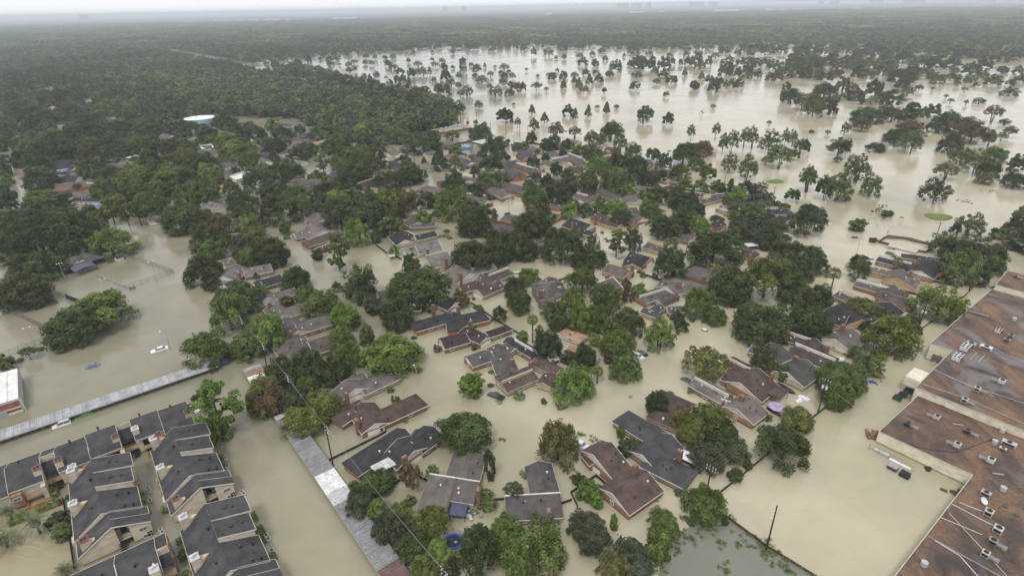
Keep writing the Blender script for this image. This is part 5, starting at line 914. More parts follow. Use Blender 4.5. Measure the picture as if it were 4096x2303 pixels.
('K','g',-85.8,98.1,0.8,0.8,1.7,(1,92)),
('K','m',-72.7,109.5,0.8,0.8,2,(0,75)),
('L','d',157.3,939.7,6.6,4,5.1,(2,102)),
('L','d',101.8,927,6.5,3.6,5.8,(1,98)),
('L','d',156.6,939.9,6.6,4,5.1,(0,99)),
('S','m',-159.8,158.4,1.2,0.3,0.4,(2,89)),
('S','v',166.4,245.4,1.9,0.9,0.9,(0,96)),
('C','d',34,558.5,4,4.1,6,(0,102)),
('K','m',-65.5,77.9,0.7,0.8,0.6,(3,92)),
('S','v',-90.2,135.3,1.2,1.1,1.1,(3,77)),
('S','g',20.4,86.7,0.9,2.4,2.4,(1,3)),
('S','v',44.3,87.9,0.9,0.9,0.9,(1,91)),
('L','d',417.3,628.4,3.7,1.5,4.2,(1,86)),
('S','v',-91.9,135.7,1.2,0.6,0.6,(0,76)),
('S','m',-11.6,184.6,1.5,0.8,0.8,(2,27)),
('S','g',9,168.8,1.4,1.7,1.7,(0,43)),
('S','d',80.7,184.7,1.5,1.8,1.8,(3,59)),
('L','m',275.9,478.7,3.3,4.1,6.3,(86,101,0)),
('K','m',-78.6,94.4,0.7,0.8,1,(1,90)),
('C','m',95.5,811.5,5.4,6.4,7.2,(1,97)),
('L','m',212.1,444.5,3,4.9,8.1,(86,99,0)),
('L','m',-70.1,629.4,4.2,4.2,6.3,(2,84)),
('C','d',113.6,842.1,5.4,6.7,8.1,(1,97)),
('L','m',-75.2,1036.6,6.6,7.4,9.7,(98,82,0)),
('L','d',-80,858.7,5.6,5.5,7.6,(0,98)),
('L','oy',-314.6,1264.2,8,3.6,5.8,(0,98)),
('L','m',-278.6,1081,6.9,3.8,6,(1,104)),
('P','m',-322.8,964.6,6.2,6.2,11.1,(1,68)),
('L','m',-124.4,808.9,5.2,2.9,5.1,(98,83,0)),
('K','m',-84.3,125,0.8,0.8,1.2,(3,76)),
('S','m',-36,137.6,1.1,0.6,0.6,(2,0)),
('L','m',8,537.2,3.4,3.2,6.2,(1,83)),
('L','d',-75,933.3,5.7,4.3,7.9,(0,97)),
('C','m',24.1,610.4,3.8,4,5.7,(0,102)),
('C','m',79.3,588.3,3.7,5.2,6.7,(2,102)),
('L','m',-48.5,633,3.9,4.2,5.4,(98,84,0)),
('C','m',100.4,606.6,3.8,4.9,6.5,(1,102)),
('S','m',-157.8,164.8,1.2,0.4,0.4,(0,73)),
('S','v',115,157.5,1.2,1.2,1.2,(1,51)),
('K','m',-30.8,261.7,1,0.8,3.1,(3,112)),
('L','m',7.5,931.7,5.5,4,6.2,(2,102)),
('L','d',-68.2,837.2,4.9,3,5.2,(2,82)),
('L','m',-129.9,1232,7.2,4.3,6.5,(97,98,0)),
('L','m',224.4,1085.9,6.3,6.6,8.8,(100,99,0)),
('L','d',336.3,1531.7,8.8,5.9,8.1,(2,99)),
('L','d',385,1515.8,8.7,6.4,8.6,(2,100)),
('L','m',73.7,455.8,2.7,3.1,5.5,(102,103,0)),
('S','d',-1.6,290.9,1.8,1.1,1.1,(0,110)),
('L','m',-8.3,278.7,1.8,1.1,3.3,(2,111)),
('S','v',-295.2,361.3,2.2,0.7,0.7,(0,117)),
('C','m',65.1,577.6,3.4,4.7,5.8,(1,83)),
('C','m',100,606.7,3.6,4.7,6.3,(0,103)),
('L','y',-59.5,746.3,4.3,2.7,5.2,(3,98)),
('L','y',-24.1,811.1,4.7,3.2,5.4,(1,98)),
('L','o',4.1,825.2,4.8,3.5,5.8,(0,97)),
('L','m',-27.4,969.7,5.6,3.4,5.6,(97,82,0)),
('L','d',-210,981.4,5.6,5.2,6.3,(2,84)),
('L','m',-255.5,1381.3,7.8,4.8,5.5,(97,83,0)),
('L','d',536.3,704.4,3.7,1.7,4,(105,101,0)),
('K','m',-108,101.1,0.7,0.8,2.6,(3,74)),
('S','m',31,112.3,0.9,0.9,0.9,(2,4)),
('C','m',-105.3,215.8,1.4,1.4,2.6,(1,11)),
('S','v',-53.1,187.1,1.3,2.2,2.2,(0,24)),
('K','m',-63.6,176.3,1,0.8,1.5,(1,15)),
('S','m',-6.8,139.4,1,0.3,0.3,(2,80)),
('S','m',-12.6,159.6,1.1,1,1,(3,27)),
('S','m',-39.5,171,1.2,0.5,0.5,(0,26)),
('S','v',-33.5,167.3,1,0.3,0.3,(0,26)),
('S','m',-6.9,146.3,0.9,0.2,0.3,(3,28)),
('B','v',40.1,247,1.6,2.1,2.3,(3,32)),
('K','m',50.3,134.1,0.8,0.8,0.6,(0,45)),
('C','m',281.2,882.2,4.9,5.4,6.3,(1,100)),
('L','d',464.4,624.5,3.3,1.5,3.8,(105,85,0)),
('K','g',-83,95,0.6,0.8,1.6,(1,90)),
('S','y',116,151.7,1,0.9,0.9,(1,51)),
('L','d',-34.2,1548,8.3,4.3,6.5,(2,83)),
('C','d',-60.4,405.7,2.3,2.3,3.5,(0,84)),
('L','d',-226.3,959.8,5.2,4.8,5.8,(0,82)),
('C','d',-136.2,834.8,4.5,7.8,9,(0,98)),
('L','m',-149.2,1009.2,5.2,4.7,7.1,(82,98,0)),
('L','d',173.7,1017.3,5.2,7.3,9.5,(100,97,0)),
('L','m',562.1,753,3.9,2.7,4.9,(105,101,0)),
('K','m',-53.3,85.7,0.5,0.8,0.8,(0,79)),
('S','g',101.3,158.2,1,0.7,0.7,(0,51)),
('S','v',-302.7,342.9,1.9,2.4,2.4,(2,69)),
('C','d',74.3,810.2,4.1,5.9,6.7,(2,102)),
('L','m',-267.4,1214.8,6,4.3,6.4,(82,97,0)),
('B','v',-279.9,1040.3,5.2,4.4,6.3,(0,98)),
('L','m',-213.7,1131,5.6,4.4,6.6,(82,83,0)),
('L','d',-319.2,1400.1,6.9,4.9,7.1,(1,104)),
('K','m',-57.5,92,0.5,0.8,1.1,(75,92,0)),
('L','d',-22.9,549,2.7,1.8,2.6,(1,82)),
('L','m',115.2,635.7,3.1,1.4,2.7,(102,99,0)),
('C','d',94.8,865.6,4.1,4.4,5.9,(0,100)),
('L','m',-127.8,1005.2,4.7,6.1,8.4,(97,84,0)),
('L','d',-132.2,1493.1,6.9,5.2,6.8,(98,97,0)),
('L','m',115.7,635.6,3.1,1.6,2.5,(102,100,0)),
('L','m',232.5,523.5,2.6,1.3,3.5,(1,99)),
('C','m',270.9,931.1,4.4,5.3,6.3,(3,100)),
('L','m',281.6,1332.8,6.2,3.3,5.5,(100,97,0)),
('L','m',264.1,481.9,2.4,1.3,2.5,(2,86)),
('S','v',254.9,491,2.4,1.1,1.1,(2,86)),
('L','oy',285.7,490.3,2.4,2.4,4.6,(2,86)),
('B','d',189.5,580.5,2.8,2.1,3.7,(2,99)),
('K','m',1.8,102.9,0.5,0.8,1.1,(2,3)),
('K','m',-25.9,119,0.6,0.8,0.4,(2,1)),
('K','g',-77.2,180.1,0.8,0.8,0.8,(2,15)),
('S','m',-31.8,268.9,1.4,0.8,0.8,(3,112)),
('L','d',-31,556.5,2.6,1.8,3,(1,82)),
('L','m',95.1,638.2,2.9,1.4,2.3,(102,97,0)),
('L','m',50,787.3,3.5,2,3.5,(97,102,0)),
('L','d',119.3,747.9,3.4,2.4,5.4,(102,100,0)),
('L','d',116.8,1267.5,5.6,4.9,7.1,(97,98,0)),
('L','m',-286.3,1237.9,5.4,4.4,5.7,(98,104,0)),
('C','d',-209.9,927.9,4.1,5.3,6.9,(0,82)),
('L','m',214.9,623.1,2.8,1.6,2.9,(3,100)),
('L','m',278.1,771.4,3.5,4.5,6.7,(99,100,0)),
('L','m',300.2,653.3,3,6.2,8.4,(101,100,0)),
('L','m',-293.2,1369.2,5.8,4.8,7,(82,84,0)),
('L','m',338.1,1467.8,6.2,5.2,7.4,(100,101,0)),
('L','d',472.6,612.9,2.6,1.6,3.8,(105,88,0)),
('K','g',-71.5,83.5,0.4,0.8,0.4,(3,92)),
('L','d',-202.1,1259.1,5,4,6.2,(98,82,0)),
('L','d',119.3,747.9,3,2.4,5.4,(102,97,0)),
('L','d',481.9,656.4,2.7,1.4,3.6,(105,86,0)),
('K','m',-39.2,130.4,0.5,0.8,0.7,(2,75)),
('S','v',-0.8,418.7,1.8,1.4,1.4,(1,83)),
('L','m',5.9,671.1,2.4,1.1,1.9,(3,97)),
('L','m',47.4,953.7,3.8,2,2.6,(98,102,0)),
('C','m',-54.5,368,1.5,2.2,3.4,(2,113)),
('L','m',-272.5,1097.3,4.1,3.9,5.9,(82,104,0)),
('S','g',-103.3,98.7,0.5,0.5,0.5,(0,92)),
('L','m',-415.1,1373,4.8,3.4,5,(1,68)),
('L','d',507.9,718.5,2.5,1.1,3.4,(1,101)),
('L','m',32.4,1042.5,3.4,1.8,4,(102,98,0)),
('K','m',-39.1,130.3,0.4,0.8,0.4,(0,80)),
('C','m',-41.6,1122.9,3.4,4,5.2,(2,98)),
('L','d',-190.7,956.2,2.9,2,4.2,(0,83)),
('C','m',6.3,360.3,1.1,2.1,3.3,(2,106)),
('L','d',88.3,1452.2,4.1,4.1,6.3,(97,102,0)),
('L','m',-332.3,1221.1,3.5,1.7,3.9,(98,68,0)),
('C','d',92.9,1641.5,4.1,6.3,7.5,(2,97))]
EXTRA = [('m',76,312,5.6,3.4,4.1),('v',30,446,7.8,4.1,4.7),('d',-255,497,8.6,6.6,7.2),('m',-142,446,7.8,4.1,4.7),('g',-260,403,7.1,4.1,4.8),('m',521,1291,19.1,11.8,12.7),('m',405,1046,15.6,7.4,8.3),('m',403,880,13.2,11.3,12.2),('d',401,624,9.6,7.3,8.2),('o',719,1193,17.7,10.1,11),('yg',617,764,11.6,5.4,6.3),('y',171,200,3.9,2.9,3.6),('v',181,200,3.8,2.6,3.3),('m',-132,253,4.6,4.1,4.8),('o',383,659,9.8,5.7,6.6),('d',702,966,14.1,7.5,8.4),('d',78,348,5.9,5.7,6.3),('d',71,379,6.4,5.5,6.1),('m',-71,397,5.7,2.3,3.6),('d',-287,318,5.5,5.3,5.9),('m',-315,542,8.8,5.9,6.5),('m',-419,487,8,4.9,5.6),('m',-704,917,14.4,8.3,8.7),('m',-573,719,11.5,6,6.6),('od',-4,569,8.4,5.8,7),('o',314,581,8.5,7.7,8.3),('d',789,1336,16,6.3,9.4),('d',681,970,13.8,8.3,9.2),('m',670,880,12.6,8.2,7.7),('od',552,1044,14.8,8.9,9.8),('m',832,1166,16.5,8.2,9.1),('d',885,1071,15.2,9.1,10),('oy',920,1310,18.5,9.2,10.1),('m',1088,1345,19,9.4,10.3),('m',608,1058,14.8,6.7,7.7),('d',368,538,8.6,7.3,7.8),('d',322,359,5.9,5.1,5.7),('m',124,378,6.2,4.8,5.8),('d',416,680,9.6,9.1,10),('m',-160,153,2.9,2.1,2.9),('m',-198,256,4.4,3.9,4.6),('d',146,219,3.9,1.8,2.6),('d',135,169,2.8,1.9,2.8),('d',133,164,2.7,1.8,2.7),('m',-7,96,1.8,0.8,1.7),('m',-6,93,1.8,0.8,1.7),('yg',122,350,5.6,3.9,6.6),('g',112,328,5.4,3,3.8),('m',121,327,5.3,3,3.8),('d',-48,392,6.2,6.3,6.9),('g',31,286,4.7,4,4.7),('g',-222,557,8.6,4.2,4.9),('m',-171,344,5.6,4.2,4.8),('m',-248,412,6.5,4.6,5.2),('d',-345,500,7.8,4.2,4.9),('m',-255,498,7.8,6.7,7.2),('d',-81,769,10.6,6,8),('m',31,169,3.1,2.8,3.5),('g',48,195,3.4,2.3,3),('v',-159,430,6.6,4,4.7),('d',128,554,7.6,5,9.8),('y',592,860,11.4,5.5,6.4),('od',719,919,12.2,9.8,10.7),('m',395,550,8.3,5.6,6.2),('y',-55,267,4.3,3.9,4.6),('g',69,322,5,3.9,4.6),('m',-7,461,6.9,3.7,4.4),('m',48,293,4.6,3.9,4.6),('g',-45,282,4.5,2.9,3.7),('v',-74,330,5.1,2.2,3),('d',-361,426,6.4,5.4,6),('d',-253,887,11.4,6.3,8.5),('m',652,1056,13.5,6.1,7),('m',840,1047,13.4,7.4,8.3),('m',876,1296,16.5,9.1,10),('d',561,1011,13,8.6,9.5),('m',224,245,4,2.5,3.3),('d',23,341,5.1,4.5,5.1),('d',506,875,11,7.5,8.4),('yg',558,783,9.9,5,5.9),('m',593,807,10.2,4.6,5.5),('v',12,86,1.5,0.7,1.6),('v',13,85,1.5,0.7,1.6),('d',-124,215,3,2.1,3),('d',-120,208,2.9,2.1,3),('d',-43,225,3.6,3,3.8),('g',-45,282,4.3,3.5,4.2),('o',-20,194,2.8,1.9,2.8),('o',-18,189,2.7,1.9,2.8),('d',57,173,2.5,2.1,3),('d',57,168,2.5,2.1,3),('d',127,320,4.7,2.9,3.6),('m',40,289,4.3,3,3.8),('d',-76,412,5.9,2.5,3.3),('g',-331,373,5.4,4.8,5.5),('d',-578,816,11,6.2,6.7),('o',-100,719,8.8,6.5,10.2),('o',-115,728,9,5.2,6.1),('m',428,980,11.9,7.7,8.6),('o',507,1007,12.2,8.6,9.5),('d',222,1051,12.3,9.7,10.6),('d',259,1012,11.9,10.1,11),('o',441,817,9.7,7,10.6),('m',690,1120,13.1,7.9,8.8),('d',173,307,4.2,3.8,9.2),('y',103,330,4.5,3.2,3.9),('d',43,438,5.8,4.5,5.1),('m',51,429,5.7,2.9,3.7),('d',-9,258,3.7,2.2,3),('m',-123,409,5.5,3.9,4.5),('m',-121,365,5,2.8,3.6),('m',-368,421,5.6,4.7,5.3),('m',-561,822,10.4,5.6,6.2),('d',-197,803,9.3,6.3,7.2),('d',-147,763,8.8,4.3,5.2),('m',584,977,11.2,6.2,7.1),('m',814,1172,13.3,6.6,7.5),('d',590,1228,13.9,8.7,9.6),('d',-5,178,2.7,2.6,3.3),('d',101,407,5.3,2.8,5.6),('m',-181,398,5.2,5.2,5.8),('o',404,727,8.2,7.9,8.8),('d',582,873,9.7,6.9,7.8),('m',506,853,9.5,6.1,7),('y',597,946,10.5,6.7,7.6),('d',427,873,9.7,7.5,7.7),('m',827,1257,13.8,10.6,11.5),('yg',584,829,9.3,4.2,5.1),('yg',601,785,8.8,4.5,5.4),('m',660,780,8.3,3.7,4.8),('g',367,576,7.1,3.3,4),('v',118,166,2.1,1.6,2.5),('v',117,162,2.1,1.6,2.5),('m',106,150,2.3,1.6,2.5),('d',155,305,4,2.7,4.7),('m',141,301,3.9,3.1,3.8),('d',30,373,4.7,3.6,4.3),('v',36,358,4.6,3.5,4.2),('m',10,450,5.6,2.4,3.2),('m',-505,597,7.2,5.5,6.1),('g',-508,600,7.3,4.6,5.3),('d',-256,1617,14.5,5,8.6),('d',-159,768,8.3,6.6,9),('d',256,750,8.1,7.6,8.5),('d',290,1430,14.9,6.7,7.7),('o',423,1042,11.1,6.6,7.5),('od',524,1122,11.9,7.9,8.8),('d',489,749,8.1,5.4,6.3),('o',520,961,10.3,6.8,7.7),('d',874,1136,12.1,5.6,6.5),('y',658,1256,13.3,8.8,9.8),('m',-113,271,3.5,3.1,3.8),('g',27,163,2,1.1,2),('g',27,160,2,1.1,2),('o',44,198,2.3,2.5,3.4),('o',43,191,2.3,2.4,3.3),('o',336,1090,11.2,10.8,11.7),('d',19,277,3.4,3.3,4),('o',18,286,3.5,3.6,4.3),('d',-95,346,4.1,1.8,2.6),('d',-471,580,6.6,4.5,5.1),('d',60,596,6.1,5,5.7),('d',-216,823,8.3,5.9,7.9),('od',336,930,9.3,9.3,10.2),('d',636,1262,12.5,8.9,9.8),('d',148,543,5.6,4.2,5.7),('d',228,843,8.4,4.5,5.5),('v',231,903,8.7,5.1,6),('o',324,1030,9.9,4.7,5.9),('m',479,1359,12.9,5.8,6.7),('o',590,1327,12.6,7.9,8.8),('d',365,925,8.9,7.3,8.2),('d',428,873,8.5,7.5,7.7),('m',373,635,6.3,4.1,4.9),('d',719,884,8.6,4.4,5.3),('d',239,776,7.4,4.7,5.6),('o',380,854,8.1,6.4,7.3),('d',350,481,5.2,5.6,6.3),('m',16,395,4.3,2.8,3.5),('o',11,789,7.4,5.1,6),('d',-96,937,8.7,7.4,8.3),('d',137,1544,14.1,9.7,10.6),('d',-140,1703,13.2,5.3,7.9),('d',232,1049,9.7,8.9,9.8),('y',-24,90,1.2,0.5,1.4),('y',-24,88,1.1,0.5,1.4),('y',-144,245,2.8,2.5,3.2),('g',-57,181,1.9,2,2.9),('g',-55,176,1.8,1.9,2.9),('m',443,1054,9.4,6,6.9),('y',626,751,6.6,3,4),('m',722,858,7.7,5.5,6.4),('g',-53,240,2.7,2.1,2.8),('d',140,1138,9.8,6.4,7.3),('d',277,830,7.3,5,6),('m',565,1332,11.4,9.4,10.3),('d',198,399,4,2.5,4.6),('m',146,293,3.1,1.3,2.2),('v',17,361,3.7,1.9,2.7),('m',-129,370,3.8,2,2.8),('g',-215,508,5,4,4.7),('y',-333,454,4.5,3.6,4.3),('d',-189,1718,13.4,6,7.4),('d',-341,1106,9.4,5.1,6),('d',-282,923,7.9,5.2,8.8),('o',-148,832,7.2,4.1,5),('o',-110,774,6.7,4.4,5.3),('m',387,551,5.4,4.2,4.9),('d',131,875,7.4,5.3,6.2),('m',164,783,6.7,4.2,6.2),('m',401,643,5.4,5.2,6.1),('v',26,406,3.8,2.9,3.6),('v',39,421,3.9,2.3,3),('v',10,340,3.3,2.1,2.9),('o',23,525,4.8,4.1,5.7),('d',-52,1032,8.2,5.9,8.3),('d',183,1014,8.1,8.7,9.6),('o',366,846,6.8,5.5,6.3),('y',656,991,7.9,7.1,8),('d',-69,204,2.1,1.8,2.6),('d',209,253,2.5,2.2,3),('m',120,308,2.6,1.9,2.8),('m',118,300,2.5,1.9,2.8),('g',47,374,3.5,2,2.8),('v',-175,428,3.9,3.1,3.8),('d',-46,1747,13.4,7.3,8.2),('d',-431,1265,9.8,5.3,6.2),('d',-387,1174,8.2,3.7,5),('d',-272,982,7.7,5.2,6.1),('d',-181,1029,8.1,4.7,6.6),('d',-154,891,7,6.4,7.3),('d',68,915,7.1,4.6,5.5),('m',-3,356,3.2,2.6,3.3),('m',-82,657,5,3.8,4.7),('m',85,929,7,5.3,5.7),('d',299,783,5.9,5.1,6),('d',243,1029,7.7,8.8,12.3),('m',415,1150,8.6,4.9,5.8),('m',324,920,6.9,7.9,8.8),('g',360,656,5,3.1,4),('m',215,419,3.6,4,5.9),('d',97,361,3.1,2,2.8),('v',-191,461,3.8,4.2,5.1),('m',-79,716,5.2,2.8,3.7),('m',122,960,6.7,4.8,5.7),('d',157,1108,7.7,5.9,6.8),('d',221,1435,9.9,4.5,5.4),('d',346,746,5.3,4.6,5.5),('v',-187,389,3.1,2.5,3.3),('d',-5,946,6.4,4,4.9),('d',-155,991,6.7,6,7.7),('o',257,1187,8,5,5.9),('d',479,1284,8.6,5.9,6.8),('d',342,905,6.2,6.5,7.4),('d',-10,259,1.9,1.8,2.7),('d',-9,253,1.9,1.8,2.7),('d',127,233,2,1.9,2.7),('m',291,789,5.2,4.8,5.7),('m',234,972,6.4,4.8,5.7),('d',5,444,3.3,1.7,2.5),('v',-130,383,2.9,1.4,2.3),('o',-93,796,5.2,5.2,6.1),('d',43,1575,10,6.6,7.5),('d',-228,1720,9.2,3.4,5.8),('d',-385,1339,8.5,5.7,6.5),('d',605,1379,8.8,5.8,6.7),('d',-158,998,6.3,5.7,7.4),('d',-115,1108,6.9,5.1,6),('m',187,711,4.4,2.5,4),('d',-86,1187,6.9,6.7,7.6),('d',327,1113,6.5,6.3,7.2),('o',354,1080,6.3,7.2,9),('m',309,1344,7.8,3.8,4.7),('m',351,882,5.2,3.8,4.7),('g',374,668,4,2.6,4.4),('d',22,1649,9.2,8.1,9),('d',-356,1240,7,3.9,4.8),('m',-323,1089,6.2,3.1,4),('m',-362,1143,6.5,3.6,4.5),('d',-230,1183,6.7,5.9,6.8),('m',-273,1376,7.2,3.2,4.4),('d',775,1228,7,5.2,6.1),('d',188,1363,7.5,3.8,4.7),('o',19,788,4.3,4.9,7),('d',3,1656,8.7,7,7.9),('m',142,984,5.1,2.8,3.7),('d',194,1223,6.2,4.3,5.2),('d',281,800,4.2,4.8,6.7),('d',373,1289,6.6,5,5.9),('m',339,1287,6.6,3.6,4.5),('d',582,748,3.9,1.9,2.8),('d',-150,421,2.5,2,2.8),('d',-107,1670,8.2,8.8,9.7),('d',-18,1661,8.2,8.2,9.1),('d',58,1364,6.7,7.7,12.4),('d',-429,1336,6.6,7.1,8),('m',-376,1360,6.7,4.8,5.7),('d',-167,916,4.6,4.6,5.5),('d',-169,874,4.4,4.4,5.3),('d',-11,1014,4.8,2.5,3.4),('m',-111,917,4.3,3.6,4),('d',134,339,1.8,1.8,2.6),('d',65,966,4.3,2,2.9),('d',-68,1159,5.1,2.9,3.8),('d',296,1102,4.8,5.6,8),('d',219,1104,4.9,4.7,5.6),('m',380,1085,4.8,4.6,5.5),('m',336,868,3.9,2.8,3.7),('d',21,428,2.1,2.1,2.9),('d',-53,975,4.2,2.4,3.3),('m',-303,1085,4.6,2.3,3.2),('d',2,1026,4.1,2.2,3.1),('m',-207,1136,4.4,3.6,4.5),('m',-100,1115,4.1,2.8,3.7),('d',311,1100,4.1,4.7,6),('d',274,1354,5,3.3,4.2),('m',-427,1236,4.4,3.9,4.8),('d',-158,1297,4.2,3.2,4.1),('y',101,1279,4.2,3.2,4.1),('m',-232,1533,4.8,3.2,4.1),('d',83,1023,3.1,2.9,3.8),('m',315,1249,3.7,2.2,3.1),('d',246,1299,3.9,3.7,4.6),('d',-188,1552,4.4,2.7,3.6),('y',-23,1116,2.9,2,2.9),('d',-393,1452,3.6,2,2.9),('d',-45,1541,3.5,3.2,4.2),('d',-389,1504,2.3,2.6,3.5)]
PALMS = [('D',-102.62,88.99,3.01,3.73,'feathery date palm behind the palm courtyard'),('D',-107.17,85.56,2.93,2.47,'feathery date palm left of the palm courtyard'),('D',-111.4,92.75,2.58,2.95,'feathery date palm left of the apartment blocks'),('D',-89.86,78.61,2.32,1.62,'feathery date palm in front of the palm courtyard'),('D',-97.18,87.96,2.16,2.28,'feathery date palm in front of the apartment blocks'),('D',36.2,123.47,0.75,0.61,'feathery date palm left of the dull brown roofed house beside the round dark oak'),('F',6.44,163.18,2.43,8.64,'fan palm behind the black roofed house with long white parapet wall'),('F',24.47,139.6,2.16,4.38,'fan palm in front of the tan hip roofed house with white parapet'),('F',69.41,237.38,2.42,4.97,'fan palm right of the narrow tan walled flat wing by the street'),('F',72.46,237.22,2.59,5.29,'fan palm left of the dark roofed house tucked behind palms'),('F',74.62,219.04,1.94,4.71,'fan palm behind the grey hip roofed house behind the orange timber frame'),('F',121.81,196.08,3.11,7.56,'fan palm behind the small dark roofed garage under olive tree'),('F',157.33,213.62,2.64,4.05,'fan palm left of the navy black roofed house with cream garden roof'),('F',74.31,240.38,1.57,3.68,'fan palm left of the dark roofed house with orange brick gable by bare yucca'),('F',-55.57,320.55,2.4,4.68,'fan palm left of the brown white house'),('F',-51.76,294.14,2.1,2.69,'fan palm behind the dark grey house with orange brick front by dark water'),('D',-129.78,323.77,3.7,4.72,'feathery date palm behind the slate grey white house'),('D',-109.63,87.02,1.98,3.3,'feathery date palm in front of the white metal building')]
POND = [(44.64,90.98),(50.95,81.92),(57.54,75.01),(61.6,69.11),(17.23,58.83),(13.94,68.79),(27.3,75.71),(28.79,79.05),(33.36,85.32),(37.2,87.56),(40.53,88.76)]
COURT = [(-125.31,94.85),(-105.16,98.99),(-94.7,87.37),(-89.34,80.49),(-81.4,70.82),(-113.13,71.49)]
APT_ANG = 0.6458
APT_BLOCKS = [('grey stepped roof apartment block beside the palm courtyard',(-87.82,80.73)),('grey stepped roof apartment block behind the tall lone pine',(-74.68,91.17)),('grey stepped roof apartment block cut off at the bottom edge by rounded hedges',(-54.82,66.54))]
APT1 = ((-107.52,99.05),[(-0.74,4.08,6.4,False),(3.33,4.49,6.4,False),(5.87,-0.54,6.4,True),(14.96,5.53,6.4,False),(19.29,5.89,6.4,True),(23.62,-0.28,6.4,False),(31.13,4.91,6.4,False)])
APT5 = ((-69.64,79.89),[(-2.18,-5.56,6.8,True)])
CARPORTS = [('long rusty grey metal carport running along the left parking lot',(-157.85,98.56),0.6632,84,5.07,1.6,'A',0.9),('diagonal metal carport with one bright white section by the power line',(-65.03,125),-0.9082,66,4.83,1.6,'B',0.7),('small striped carport with white grey and rusty brown roof panels',(-83.11,148.24),-0.9526,10.8,5.25,1.6,'C',0.3)]
WAREHOUSES = [('taller rusty roofed warehouse with twin six-fan cooling units',[(108.74,127.11),(130.95,144.88),(127.18,149),(172.93,184.52),(220.12,126.23),(155.94,68.83)],5.4,0.1),('low rusty brown flat roofed warehouse with cream wall facing the water',[(109.49,126.32),(90.66,112.21),(102.88,96.95),(56.03,61.3),(93.79,14.67),(158.57,65.71)],3.3,-0.06),('small far warehouse with brown flat roof beyond the taller one',[(179.11,190.23),(192.99,202.36),(224.46,163.5),(210.57,151.37)],4.2,-0.03)]
DOCK = [('dock_door',(128.87,146.79,1.3),(2.51,0.2,2.6),2.311,(0.12,0.12,0.125),'metal'),('dock_canopy',(113.44,133.02,4),(6.5,4.4,2.6),0.663,(0.66,0.61,0.5),'wall'),('corner_post',(127.18,148.9,2),(0.15,0.15,6),0,(0.3,0.3,0.3),'metal')]
ROOFPIPES = [([(120.38,132.37,5.55),(124.17,126.7,5.55),(131.89,119.49,5.55),(136.43,114.83,5.55)],0.06,(0.45,0.43,0.4),'white conduit running to the right edge past three roof units'),([(110.9,129.07,5.55),(118.39,122.28,5.55),(125.45,111.52,5.55),(129.03,106.23,5.55)],0.06,(0.45,0.43,0.4),'white conduit along the front of the taller roof'),([(92.57,88.94,3.45),(94.94,85.72,3.45),(97.48,82.48,3.45)],0.08,(0.62,0.6,0.55),'upper of two pale conduits leading to the cream roof unit'),([(94.43,89.27,3.45),(97.88,86.38,3.45)],0.08,(0.62,0.6,0.55),'short pale conduit to the upper cream roof unit'),([(87.92,85.36,3.45),(93.12,80.94,3.45)],0.07,(0.6,0.58,0.53),'pale conduit ending short in the middle of the low roof'),([(90.34,86.57,3.45),(90.58,81.28,3.45),(90.72,77.18,3.45),(90.82,71.63,3.45)],0.06,(0.55,0.53,0.5),'thin diagonal cable crossing the other conduits'),([(82.17,80.98,3.45),(85.17,77.15,3.45),(89.56,71.66,3.45)],0.14,(0.22,0.22,0.23),'thick dark grey pipe crossing the low roof'),([(82.9,79.79,3.45),(85.31,76.2,3.45),(85.5,71.75,3.45)],0.09,(0.6,0.58,0.54),'curving pale pipe beside the thick dark pipe'),([(95.32,106.81,3.45),(99.94,105.23,3.45),(104.01,104.21,3.45),(109.96,106.28,3.45),(117.46,109.13,3.45)],0.08,(0.03,0.028,0.027),'black cable looping over the rusty roof'),([(118.79,135.88,5.55),(121.35,131.16,5.55),(123.91,126.41,5.55),(126.44,122.46,5.55)],0.06,(0.45,0.43,0.4),'white conduit from the dock corner across the taller roof'),([(144.03,146.25,5.55),(144.64,141.69,5.55),(147.19,138.39,5.55)],0.08,(0.38,0.36,0.34),'pale pipe running right from the white roof box'),([(153.01,168.65,5.65),(156.52,164.31,5.65)],0.3,(0.2,0.21,0.23),'grey raised roof ridge strip near the warehouse top'),([(132.68,139.87,5.55),(137.12,143.28,5.55)],0.12,(0.32,0.31,0.31),'left short grey duct lying in the roof puddle'),([(133.67,138.25,5.55),(138.33,141.79,5.55)],0.12,(0.32,0.31,0.31),'right short grey duct lying in the roof puddle'),([(109.8,123.25,3.45),(113.42,121.54,3.45)],0.14,(0.16,0.06,0.05),'dark red beams lying under the cream upper wall'),([(110.66,114.54,3.45),(112.88,113.72,3.45)],0.08,(0.55,0.53,0.5),'loose pale rod lying on the rusty roof'),([(107.73,97.44,3.45),(109.88,96.91,3.45)],0.09,(0.6,0.58,0.55),'loose white board on the low roof')]
